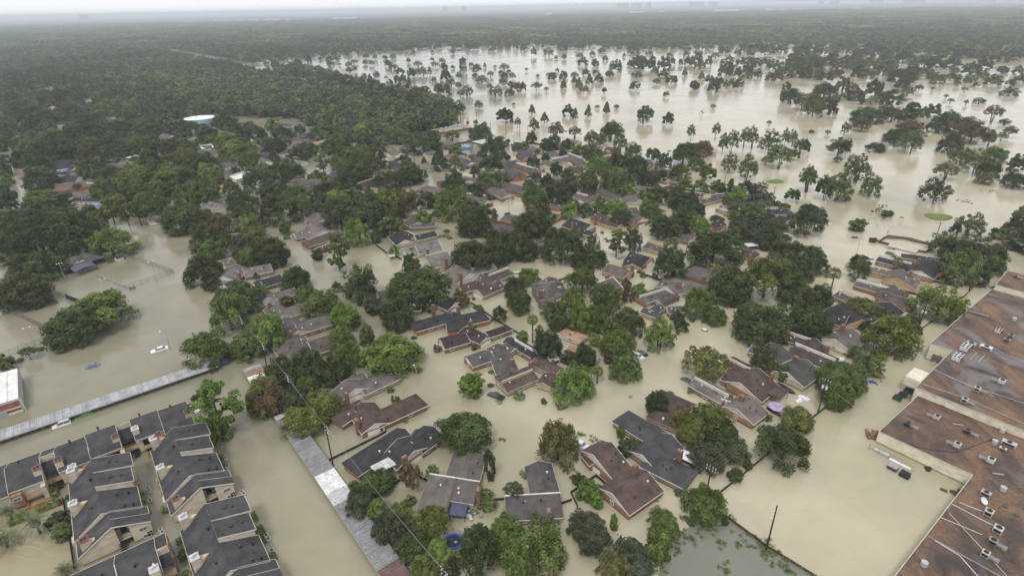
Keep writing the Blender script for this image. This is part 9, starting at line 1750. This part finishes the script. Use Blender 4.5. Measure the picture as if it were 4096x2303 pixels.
PX = [crown('grove_crown','O',44,30,'wood_leaf',.1) for _ in range(4)]
ex = np.array([[x, y, zc, a, b, 0, 0, *TONE[t]] for t, x, y, a, b, zc in EXTRA]); n = len(ex); ex[:,5] = RNG.uniform(0,6.3,n); ex[:,6] = RNG.integers(0,len(PX),n); ex[:,7:] *= RNG.uniform(.85,1.15,(n,1))
forest('grove', PX, ex, 'smaller trees scattered through the flood between the larger ones')
Q = np.concatenate([scatter(INFILL[0], 13.5, INHOLES), scatter(INFILL[1], 17., INHOLES)]); nq = len(Q)
hs = np.array([h[9:11] for h in HOUSES if h[10] > 100]+[(-296,570),(-302,560),(-288,560),(-296,545),(-284,530),(-272,520)], float); ok = np.ones(len(Q), bool)
for hx, hy in hs:                                                   # keep house fronts and the streets before them open
    d = math.hypot(hx, hy); u = ((Q[:,0]-hx)*-hx+(Q[:,1]-hy)*-hy)/d; v_ = ((Q[:,0]-hx)*hy-(Q[:,1]-hy)*hx)/d
    ok &= ~((np.abs(v_) < 8.5) & (u > -8) & (u < (27 if d > 420 else 17)))
for t_ in TREES+[(0,)+e for e in EXTRA]: ok &= np.hypot(Q[:,0]-t_[2], Q[:,1]-t_[3]) > max(4.5, t_[4]*.8)
Q = Q[ok]; n = len(Q); s = RNG.uniform(3.8,6.6,n); h = RNG.uniform(2.8,4.6,n)
forest('street_trees', PX, np.concatenate([Q, (1.+h)[:,None], s[:,None], h[:,None], RNG.uniform(0,6.3,n)[:,None], RNG.integers(0,len(PX),n)[:,None], tints(n,Q)],1), 'dense tree cover between the houses on the left')
Q = scatter(INFILL[2], 5.2, INHOLES); nr = np.full(len(Q), 99.)
for hx, hy in hs: nr = np.minimum(nr, np.hypot(Q[:,0]-hx, Q[:,1]-hy))
Q = Q[(nr > 8.5) & (nr < 15) & (RNG.uniform(0,1,len(Q)) < .2)]; n = len(Q); s = RNG.uniform(.6,1.7,n)
forest('garden_bushes', [crown('bush','S',40,40,'wood_leaf',.09) for _ in range(3)], np.concatenate([Q, (s*.45)[:,None], s[:,None], (s*RNG.uniform(.7,1.1,n))[:,None], RNG.uniform(0,6.3,n)[:,None], RNG.integers(0,3,n)[:,None], tints(n,Q)*1.25],1), 'low garden bushes standing in the flooded yards round the houses')
def T(name, x, y, label, cat, z=0., rz=0., group=None): e = empty(name, x, y, z, label, cat, group); e.rotation_euler.z = rz; return e
# water tank
x, y, r_, h_ = TANK; e = T('water_tank', x, y, 'big pale blue round water tank with white roof standing among the woods', 'water tank')
MB().lathe((0,0,0), [(r_,-1),(r_,h_)], 40).obj('shell', M['metal'], e, (.27,.52,.64)); MB().lathe((0,0,h_), [(r_+.25,-.1),(r_+.25,.15),(r_*.5,.7),(.3,1.)], 40).obj('roof', M['metal'], e, (.72,.76,.78)); MB().lathe((-2,-2,h_+.7), [(1.2,0),(1.2,.7),(.2,1.)], 12).obj('hatch', M['metal'], e, (.45,.66,.75))
MB().tube([(r_+.1,0,0),(r_+.1,0,h_+1)], .12, 6).obj('ladder', M['metal'], e, (.5,.6,.66))
# dumpsters and bins
for x, y, rz, col, lid, lab in BINS:
    e = T('dumpster', x, y, lab, 'dumpster', -.35, rz); MB().prism([(-1.,-.8),(1.,-.8),(1.,.8),(-1.,.8)], 0, 1.15).obj('bin', M['metal'], e, col)
    for s in (-1,1): b = MB().slab([(s*.5-.48,-.85,1.28),(s*.5+.48,-.85,1.28),(s*.5+.48,.85,1.42),(s*.5-.48,.85,1.42)], .08); b.obj('lid', M['rubber'] if lid is None else M['metal'], e, lid)
    for s in (-1,1): MB().box((s*1.04,0,.7),(.12,1.2,.18)).obj('lift_pocket', M['metal'], e, col)
# trampoline
x, y, r_ = TRAMP; e = T('trampoline', x, y, 'round black trampoline with blue pad and safety net in the back yard', 'trampoline')
MB().lathe((0,0,.32), [(r_-.35,0),(r_-.35,.03),(.05,.0)], 28).obj('jump_mat', M['rubber'], e); b = MB()
pr = [(r_-.38,0),(r_-.38,.1),(r_,.1),(r_,0)]
for rr, z in pr: b.v += [(rr*math.cos(2*PI*k/28), rr*math.sin(2*PI*k/28), z+.34) for k in range(28)]
for i in range(4):
    for k in range(28): b.f.append((i*28+k, i*28+(k+1)%28, ((i+1)%4)*28+(k+1)%28, ((i+1)%4)*28+k))
b.obj('pad', M['cloth'], e, (.04,.10,.42)); n = MB()
for k in range(8):
    a = 2*PI*k/8; p = ((r_-.1)*math.cos(a),(r_-.1)*math.sin(a)); MB().tube([(*p,-.6),(*p,2.1)], .035, 5).obj('net_post', M['metal'], e, (.03,.04,.06))
for z in (.6,.9,1.2,1.5,1.8,2.05): n.tube([((r_-.1)*math.cos(2*PI*k/24),(r_-.1)*math.sin(2*PI*k/24),z) for k in range(25)], .012, 3)
for k in range(48): a = 2*PI*k/48; n.tube([((r_-.1)*math.cos(a),(r_-.1)*math.sin(a),.45),((r_-.1)*math.cos(a),(r_-.1)*math.sin(a),2.05)], .01, 3)
n.obj('safety_net', M['rubber'], e); MB().lathe((.5,-.2,.36), [(.35,0),(.33,.02)], 12).obj('mat_logo', M['cloth'], e, (.25,.26,.3)); MB().box((-.5,.5,.38),(.5,.4,.04),.5).obj('blue_cloth', M['cloth'], e, (.03,.07,.4))
# gazebo, umbrella, boats
x, y, rz = GAZ; e = T('gazebo', x, y, 'navy square gazebo canopy beside the big grey brown roof', 'gazebo', 0, rz); s_ = 1.75
for i in range(4):
    c = [(-s_,-s_),(s_,-s_),(s_,s_),(-s_,s_)]; p, q = c[i], c[(i+1)%4]; MB().slab([(*p,1.75),(*q,1.75),(0,0,2.65)], .05).obj('canopy_panel', M['cloth'], e, (.085,.095,.15)); MB().box((p[0]*.96,p[1]*.96,.4),(.1,.1,2.7)).obj('post', M['rubber'], e); MB().slab([(p[0]*1.02,p[1]*1.02,1.76),(q[0]*1.02,q[1]*1.02,1.76),(q[0],q[1],1.76),(p[0],p[1],1.76)], .28).obj('valance', M['cloth'], e, (.07,.08,.12))
x, y = UMB; e = T('patio_umbrella', x, y, 'round lilac patio umbrella with raised vent behind the brown house', 'umbrella')
for i in range(8): a, a2 = 2*PI*i/8, 2*PI*(i+1)/8; MB().slab([(2.3*math.cos(a),2.3*math.sin(a),1.75),(2.3*math.cos(a2),2.3*math.sin(a2),1.75),(.1,0,2.5)], .04).obj('canopy_panel', M['cloth'], e, (.36,.31,.42))
MB().lathe((0,0,2.42), [(.8,0),(.82,.04),(.05,.3)], 8).obj('vent_cap', M['cloth'], e, (.38,.33,.44)); MB().tube([(0,0,-1),(0,0,2.5)], .04).obj('pole', M['metal'], e, (.2,.2,.2)); MB().lathe((0,0,-.1), [(1.,.0),(1.,.06),(.1,.08)], 12).obj('table_top', M['wood'], e, (.08,.07,.06))
for x, y, rz, lab in SKIS:
    e = T('covered_watercraft', x, y, lab, 'boat', 0, rz, 'white covered watercraft'); loft([[(X,-w_,-.2),(X,-w_*.9,.35),(X,-w_*.3,h),(X,w_*.3,h),(X,w_*.9,.35),(X,w_,-.2)] for X,w_,h in ((-1.5,.5,.5),(-1.2,.62,.75),(-.3,.62,.85),(.3,.58,1.05),(.9,.48,.75),(1.5,.16,.5))]).obj('cover', M['cloth'], e, (.72,.73,.75))
    MB().tube([(.3,-.45,1.05),(.3,.45,1.05)], .05).obj('handlebar', M['rubber'], e)
x, y, rz = BOAT; e = T('covered_boat', x, y, 'long boat under a black cover beside the brown house', 'boat', 0, rz); loft([[(X,-w_,-.3),(X,-w_,.45),(X,-w_*.2,h),(X,w_*.2,h),(X,w_,.45),(X,w_,-.3)] for X,w_,h in ((-2.9,.8,.6),(-2.5,.95,.9),(-.6,1.0,1.25),(.9,.95,1.),(2.1,.6,.75),(3.1,.08,.55))]).obj('hull_cover', M['rubber'], e); MB().box((-3.,0,.3),(.4,.5,.8)).obj('outboard_motor', M['rubber'], e)
# tennis club: pavilion, shed, nets, bench
P = PAV; cx, cyy = P['c']; e = T('pavilion', cx, cyy, 'open tennis pavilion with hip roof and small white gable', 'pavilion', 0, P['rz']); a_, b_, r2, ze, zr = 8.2, 5.6, 4.2, 2.6, 5.2
for q in ([(-r2,0,zr),(r2,0,zr),(a_,-b_,ze),(-a_,-b_,ze)], [(r2,0,zr),(-r2,0,zr),(-a_,b_,ze),(a_,b_,ze)], [(-r2,0,zr),(-a_,-b_,ze),(-a_,b_,ze)], [(r2,0,zr),(a_,b_,ze),(a_,-b_,ze)]): MB().slab(q, .16).obj('roof', M['shingle'], e, (.10,.09,.088))
MB().plate([(-3.6,-4.,3.3),(1.6,-4.,3.3),(-1.0,-1.8,5.1)], (0,-1,0), .1).obj('gable_siding', M['wall'], e, (.72,.71,.66)); MB().slab([(-3.9,-4.2,3.25),(-1.,-4.2,5.2),(-1.,-.2,5.2),(-3.9,-1.,4.7)], .12).slab([(1.9,-4.2,3.25),(1.9,-1.,4.7),(-1.,-.2,5.2),(-1.,-4.2,5.2)], .12).obj('gable_roof', M['shingle'], e, (.10,.09,.088))
MB().box((-1.,-4.12,3.85),(.5,.06,.5)).obj('louver', M['rubber'], e)
for u in (-7.8,-4,0,4,7.8):
    for v in (-5.2,5.2): MB().box((u,v,.4),(.2,.2,4.4)).obj('post', M['wood'], e, (.05,.045,.04))
MB().box((0,1.5,.5),(9,4,3.2)).obj('inner_wall', M['wall'], e, (.10,.09,.08))
x, y, rz = P['awn']; e = T('shade_sail', x, y, 'curved navy shade sail on posts in front of the pavilion', 'awning', 0, rz); b = MB(); q = 10
for i in range(q+1):
    t = i/q; zz = 2.0+.9*math.sin(t*PI)*.7; b.v += [(-4.2+8.4*t,1.9,zz+.9),(-4.2+8.4*t,-1.9,zz)]
for i in range(q): b.f.append((2*i+1,2*i+3,2*i+2,2*i))
o = b.obj('canopy', M['cloth'], e, (.10,.105,.155)); md = o.modifiers.new('thickness','SOLIDIFY'); md.thickness = .05
for u in (-4.1,4.1):
    for v in (-1.85,1.85): MB().tube([(u,v,-1),(u,v,2.1 if v < 0 else 2.95)], .07).obj('post', M['rubber'], e)
x, y, rz = P['shed']; e = T('garden_shed', x, y, 'small white shed with dark roof by the tennis courts', 'shed', 0, rz); MB().box((0,0,.3),(3.,2.,2.4)).obj('wall', M['wall'], e, (.72,.72,.72))
for s in (-1,1): MB().slab([(-1.65,0,2.2),(1.65,0,2.2),(1.65,s*1.25,1.45),(-1.65,s*1.25,1.45)][::s], .1).obj('roof', M['shingle'], e, (.06,.06,.065))
for u in (-.8,0,.8): MB().box((u,-1.03,.6),(.55,.06,1.5)).obj('door_panel', M['trim'], e, (.66,.67,.69))
x, y, rz = P['bench']; e = T('bench', x, y, 'dark green slatted bench standing in water by the court fence', 'bench', 0, rz)
for i in range(3): MB().box((0,-.2+i*.18,.35),(2.2,.14,.05)).obj('seat_slat', M['wood'], e, (.03,.06,.05))
for i in range(2): MB().box((0,.3,.6+i*.22),(2.2,.05,.15)).obj('back_slat', M['wood'], e, (.03,.06,.05))
for u in (-.9,.9): MB().box((u,.1,.2),(.08,.6,.9)).obj('leg', M['metal'], e, (.03,.04,.04))
for p, q_, lab in NETS:
    e = T('tennis_net', p[0], p[1], lab, 'tennis net', 0, math.atan2(q_[1]-p[1], q_[0]-p[0])); L_ = math.hypot(q_[1]-p[1], q_[0]-p[0]); n = MB()
    for z in (.05,.2,.35): n.box((L_/2,0,z),(L_,.02,.02))
    for k in range(int(L_/.3)): n.box((k*.3,0,.25),(.02,.02,.5))
    n.obj('net_mesh', M['rubber'], e); MB().box((L_/2,0,.52),(L_,.06,.1)).obj('net_tape', M['trim'], e, (.55,.55,.52))
    for u in (0,L_): MB().tube([(u,0,-1),(u,0,.6)], .06).obj('post', M['metal'], e, (.2,.22,.2))
# white metal building at the left edge
R1, R2, an = WHITEB; e = T('white_metal_building', R2[0], R2[1], 'white metal roofed red brick building at the left edge of the photo', 'building', 0, an); dW = math.hypot(R1[0]-R2[0], R1[1]-R2[1]); n = 12
for i in range(n):
    for s in (0,1): MB().box((-1.25-i*2.5,dW*(.25+.5*s),4.35),(2.42,dW/2-.03,.12),0).box((-1.25-i*2.5-1.15,dW*(.25+.5*s),4.45),(.1,dW/2-.03,.12)).obj('roof_panel', M['sheet'], e, (.72,.71,.68))
MB().box((-15,dW/2,1.3),(29.4,dW-.6,5.8)).obj('wall', M['brick'], e, (.27,.12,.095)); MB().box((-15,.2,3.9),(30,.12,.5)).box((-15,.22,1.6),(29.6,.2,.35)).box((-15,.2,.25),(29.6,.24,.5)).obj('trim_band', M['trim'], e, (.6,.55,.46)); MB().box((-.1,dW/2,1.5),(.3,dW-.4,5.4)).obj('end_wall', M['wall'], e, (.42,.41,.39)); MB().box((-6,.16,.9),(5,.2,1.7)).obj('shutter', M['metal'], e, (.33,.32,.32)); MB().tube([(-.3,.1,4.2),(.35,.0,3.6),(.35,0,0)], .12).obj('downspout', M['metal'], e, (.7,.7,.68))
# corner shop with tall sign
S = SHOP; e = T('corner_shop', S['c'][0], S['c'][1], 'long cream corner shop with red lettering on its fascia', 'shop', 0, S['rz']); L_, D_ = S['L'], 12.
MB().box((L_/2,D_/2,1.),(L_,D_,4.6)).obj('wall', M['wall'], e, (.50,.40,.27)); MB().box((L_/2,D_/2,3.35),(L_-.6,D_-.6,.1)).obj('roof', M['shingle'], e, (.22,.22,.22)); MB().box((L_/2,-.35,3.),(L_,.7,1.5)).box((.15,D_/2,3.3),(.3,D_,1.)).obj('fascia', M['trim'], e, (.64,.50,.32)); MB().box((L_/2,-.02,1.2),(L_*.9,.2,1.6)).obj('shopfront', M['glass'], e)
for i in range(5): MB().box((8+i*L_/7,D_*.6,3.9),(2.,1.6,1.)).obj('rooftop_plant', M['metal'], e, (.5,.5,.5))
for u in (3., L_*.72):
    for i in range(6): MB().box((u+i*.75,-.73,3.05),(.5,.08,.75 if i % 2 else .6)).obj('sign_letter', M['trim'], e, (.35,.03,.03))
x, y = S['sign']; e = T('pole_sign', x, y, 'tall white sign with a red letter C over a red panel', 'sign', 0, S['rz']); MB().box((0,0,2.),(.5,.4,8.)).obj('pole', M['metal'], e, (.5,.5,.5)); MB().prism([(-1.5,-.2),(1.5,-.2),(1.5,.2),(-1.5,.2)], 5.2, 10.2).obj('white_panel', M['trim'], e, (.75,.75,.75)); MB().box((0,0,3.7),(3.4,.5,2.9)).obj('red_panel', M['trim'], e, (.42,.03,.04)); c = MB()
for k in range(9): a = .7+k*.61; c.box((1.*math.cos(a),-.24,7.8+1.3*math.sin(a)),(.55,.1,.55))
c.obj('letter', M['trim'], e, (.45,.02,.03))
# school hall, playground
S = HALL; e = T('flat_roofed_hall', S[0], S[1], 'flat white roofed brick hall behind the fenced playground', 'hall', 0, S[2]); MB().box((11,6,.8),(22,12,4.)).obj('wall', M['brick'], e, (.33,.2,.14)); MB().box((11,6,2.95),(23.4,13.4,.4)).obj('roof', M['sheet'], e, (.5,.5,.49)); MB().box((11,-.68,2.8),(23.5,.1,.75)).obj('fascia', M['wall'], e, (.08,.07,.065))
for i in range(4): MB().box((2+i*1.3,-.03,1.),(.8,.1,1.7)).obj('window', M['trim'], e, (.7,.7,.68))
for x, y, rz, k, lab in PLAY:
    e = T('playground_frame', x, y, lab, 'playground equipment', 0, rz)
    if k == 'roof':
        for s in (-1,1): MB().slab([(-4.2,0,4.),(4.2,0,4.),(4.2,s*2.6,2.1),(-4.2,s*2.6,2.1)][::s], .12).obj('roof_panel', M['sheet'], e, (.02,.085,.145))
        for u in (-3.8,3.8):
            for v in (-2.2,2.2): MB().tube([(u,v,-1),(u,v,2.4)], .12).obj('post', M['metal'], e, (.4,.42,.44))
    else:
        col = (.4,.05,.04) if k == 'red' else (.2,.5,.55)
        MB().box((0,0,.8),(1.7,1.6,1.)).obj('tower', M['trim'], e, col); MB().slab([(.8,-.5,1.2),(.8,.5,1.2),(3.2,.5,.0),(3.2,-.5,.0)], .1).obj('slide', M['trim'], e, (.55,.4,.1) if k == 'red' else (.3,.45,.6)); MB().box((-2.3,.2,.5),(2.,1.1,.8)).obj('crawl_box', M['trim'], e, col); MB().slab([(-1,-1,2.),(1,-1,2.),(0,0,3.)],.06).slab([(1,1,2.),(-1,1,2.),(0,0,3.)],.06).obj('canopy', M['cloth'], e, col)
# signs, buoy, patio covers, fenced compound trailer
for x, y, rz, k, lab in SIGNS:
    e = T('road_sign', x, y, lab, 'sign', 0, rz)
    if k == 'stop':
        MB().tube([(0,0,-1.5),(0,0,2.2)], .05).obj('post', M['metal'], e, (.4,.4,.4)); MB().plate([(.5*math.cos(PI/8+i*PI/4),-.06,1.75+.5*math.sin(PI/8+i*PI/4)) for i in range(8)], (0,1,0), .05).obj('panel', M['trim'], e, (.42,.03,.035))
        fc = bpy.data.curves.new('stop_text','FONT'); fc.body = 'STOP'; fc.size = .36; fc.align_x = 'CENTER'; fc.align_y = 'CENTER'; fc.extrude = .01; tmp = bpy.data.objects.new('lettering', fc); me = bpy.data.meshes.new_from_object(tmp); bpy.data.objects.remove(tmp); bpy.data.curves.remove(fc); me.materials.clear(); me.materials.append(M['trim']); fo = link('lettering', me, e, (.75,.75,.75), (0,-.09,1.75)); fo.rotation_euler = (PI/2,0,0)
    else:
        for u in (-.9,.9): MB().tube([(u,0,-1.5),(u,0,2.)], .05).obj('post', M['metal'], e, (.45,.45,.45))
        MB().box((0,-.05,1.7),(1.9,.06,.8)).obj('panel', M['trim'], e, (.5,.22,.03) if k == 'orange' else (.72,.72,.72))
for x, y, z, wd, dp, rz, col, nm, lab in FLATS:
    e = T(nm, x, y, lab, nm.replace('_',' '), 0, rz)
    n = max(2, int(wd/1.2))
    for i in range(n): MB().box((-wd/2+(i+.5)*wd/n,0,z),(wd/n-.03,dp,.08)).box((-wd/2+i*wd/n+.06,0,z+.06),(.08,dp,.06)).obj('roof_panel', M['sheet'], e, (lambda k_: tuple(min(.75,c*k_) for c in col))(random.uniform(.88,1.08)))
    for u in (-1,1):
        for v in (-1,1): MB().box((u*(wd/2-.15),v*(dp/2-.15),z/2-.6),(.12,.12,z+1.1)).obj('post', M['trim'], e, (.5,.48,.44))
x, y, rz, L_ = TRAILER; e = T('covered_pool', x, y, 'long tan ribbed cover inside the fenced compound by the highway verge', 'shelter', 0, rz)
b = MB()
for i in range(9): a = PI*i/8; b.v += [(-L_/2,2.6*math.cos(a),.9*math.sin(a)+.2),(L_/2,2.6*math.cos(a),.9*math.sin(a)+.2)]
for i in range(8): b.f.append((2*i,2*i+1,2*i+3,2*i+2))
b.f.append(tuple(range(0,18,2))); b.f.append(tuple(range(17,-1,-2))); b.obj('cover', M['wall'], e, (.52,.46,.38))
for k in range(13): MB().tube([(-L_/2+k*L_/12,2.64*math.cos(PI*i/8),.94*math.sin(PI*i/8)+.2) for i in range(9)], .06, 4).obj('rib', M['trim'], e, (.6,.55,.48))
x, y = BUOY; e = T('orange_buoy', x, y, 'round orange buoy floating in the left street', 'buoy'); MB().lathe((0,0,-.1), [(.2,0),(.75,.25),(.85,.6),(.6,1.),(.1,1.15)], 12).obj('float', M['trim'], e, (.75,.30,.03))
# orange timber frame, pergola
for x, y, rz, wd, dp, z, col, lab in FRAMES:
    e = T('timber_pergola', x, y, lab, 'pergola', 0, rz)
    for i in range(9): MB().box((-wd/2+i*wd/8,0,z),(.14,dp,.16)).obj('rafter', M['wood'], e, col)
    for v in (-dp/2,0,dp/2): MB().box((0,v,z-.12),(wd,.14,.16)).obj('beam', M['wood'], e, col)
    for u in (-1,1):
        for v in (-1,1): MB().box((u*wd/2*.95,v*dp/2*.95,z/2-.6),(.16,.16,z+1.)).obj('post', M['wood'], e, col)
# gas tanks and yard clutter by the warehouse
for x, y, rz, L_, col, lab in CYL:
    e = T('gas_tank', x, y, lab, 'gas tank', 0, rz); b = MB(); pr = [(-L_/2-.3,.1),(-L_/2-.15,.32),(-L_/2,.42),(L_/2,.42),(L_/2+.15,.32),(L_/2+.3,.1)]
    for X, r_ in pr: b.v += [(X, r_*math.cos(2*PI*k/14), .2+r_*math.sin(2*PI*k/14)) for k in range(14)]
    for i in range(5):
        for k in range(14): b.f.append((i*14+k, i*14+(k+1)%14, (i+1)*14+(k+1)%14, (i+1)*14+k))
    b.obj('shell', M['metal'], e, col); MB().box((0,0,.68),(.35,.25,.2)).obj('valve_hood', M['metal'], e, (.5,.5,.5))
for x, y, n, sp, cols, nm, lab in HEAPS:
    r = random.Random(int(x*7)); e = T(nm, x, y, lab, 'debris')
    for i in range(n): MB().box((r.gauss(0,sp),r.gauss(0,sp*.6),r.uniform(.0,.35)),(r.uniform(.5,2.),r.uniform(.15,.9),r.uniform(.1,.5)),r.uniform(0,3)).obj('piece', M['wood'], e, r.choice(cols))
for x, y, rz, L_, lab in YBARS: e = T('yellow_barrier_pole', x, y, lab, 'barrier', 0, rz, 'yellow barrier poles at the loading dock'); MB().tube([(-L_/2,0,.2),(L_/2,0,.5)], .1, 6).obj('bar', M['metal'], e, (.62,.46,.05)); MB().tube([(-L_/2,0,-1),(-L_/2,0,.9)], .14, 6).obj('bollard', M['metal'], e, (.62,.46,.05))
# floating weeds
pts = []
for x, y, n, sp in WEEDS:
    for i in range(n): pts.append((x+random.gauss(0,sp), y+random.gauss(0,sp)))
c = np.array([(x+random.gauss(0,.25), y+random.gauss(0,.25), random.uniform(.02,.3)) for x, y in pts for _ in range(26)]); nn = unit(RNG.normal(size=c.shape)+[0,0,.8])
o = link('floating_weeds', leafmesh('floating_weeds', c, nn, RNG.uniform(.05,.13,len(c)), RNG.uniform(.8,1.3,(len(c),1)), 1.8), None, (.13,.18,.06)); tag(o, 'green weeds and floating plants drifting on the floodwater', None, None, 'stuff')
for x, y, z, wd, dp, rz, lab in TARPS:
    e = T('roof_tarpaulin', x, y, lab, 'tarpaulin', z, rz); b = MB(); r = random.Random(4)
    g_ = [[(-wd/2+wd*i/5, -dp/2+dp*j/3, .25+.12*r.random()) for i in range(6)] for j in range(4)]
    for j in range(3):
        for i in range(5): n = len(b.v); b.v += [g_[j][i], g_[j][i+1], g_[j+1][i+1], g_[j+1][i]]; b.f.append((n,n+1,n+2,n+3))
    o = b.obj('sheet', M['cloth'], e, (.05,.14,.55) if 'blue' in lab else (.6,.45,.15)); md = o.modifiers.new('thickness','SOLIDIFY'); md.thickness = .06
# far skyline
for x, y, wd, dp, h_, rz, lab, far in SKYLINE:
    lab = lab or 'low white building glinting through the far haze'; grp = 'hazy towers on the skyline' if far else 'low white buildings on the horizon'; e = T('office_tower' if far else 'far_warehouse', x, y, lab, 'tower' if far else 'building', 0, rz, grp); MB().box((0,0,h_/2),(wd,dp,h_)).obj('wall', M['wall'], e, (.42,.42,.43) if far else (.72,.72,.7))
    if far:
        b = MB()
        for k in range(int(h_/12)): b.box((0,0,8+k*12),(wd+.6,dp+.6,5))
        b.obj('window_band', M['glass'], e); MB().box((0,0,h_+3),(wd*.5,dp*.5,6)).obj('plant_room', M['wall'], e, (.4,.4,.4))
    else: MB().box((0,0,h_+.4),(wd+1,dp+1,.8)).obj('roof', M['sheet'], e, (.75,.75,.74))
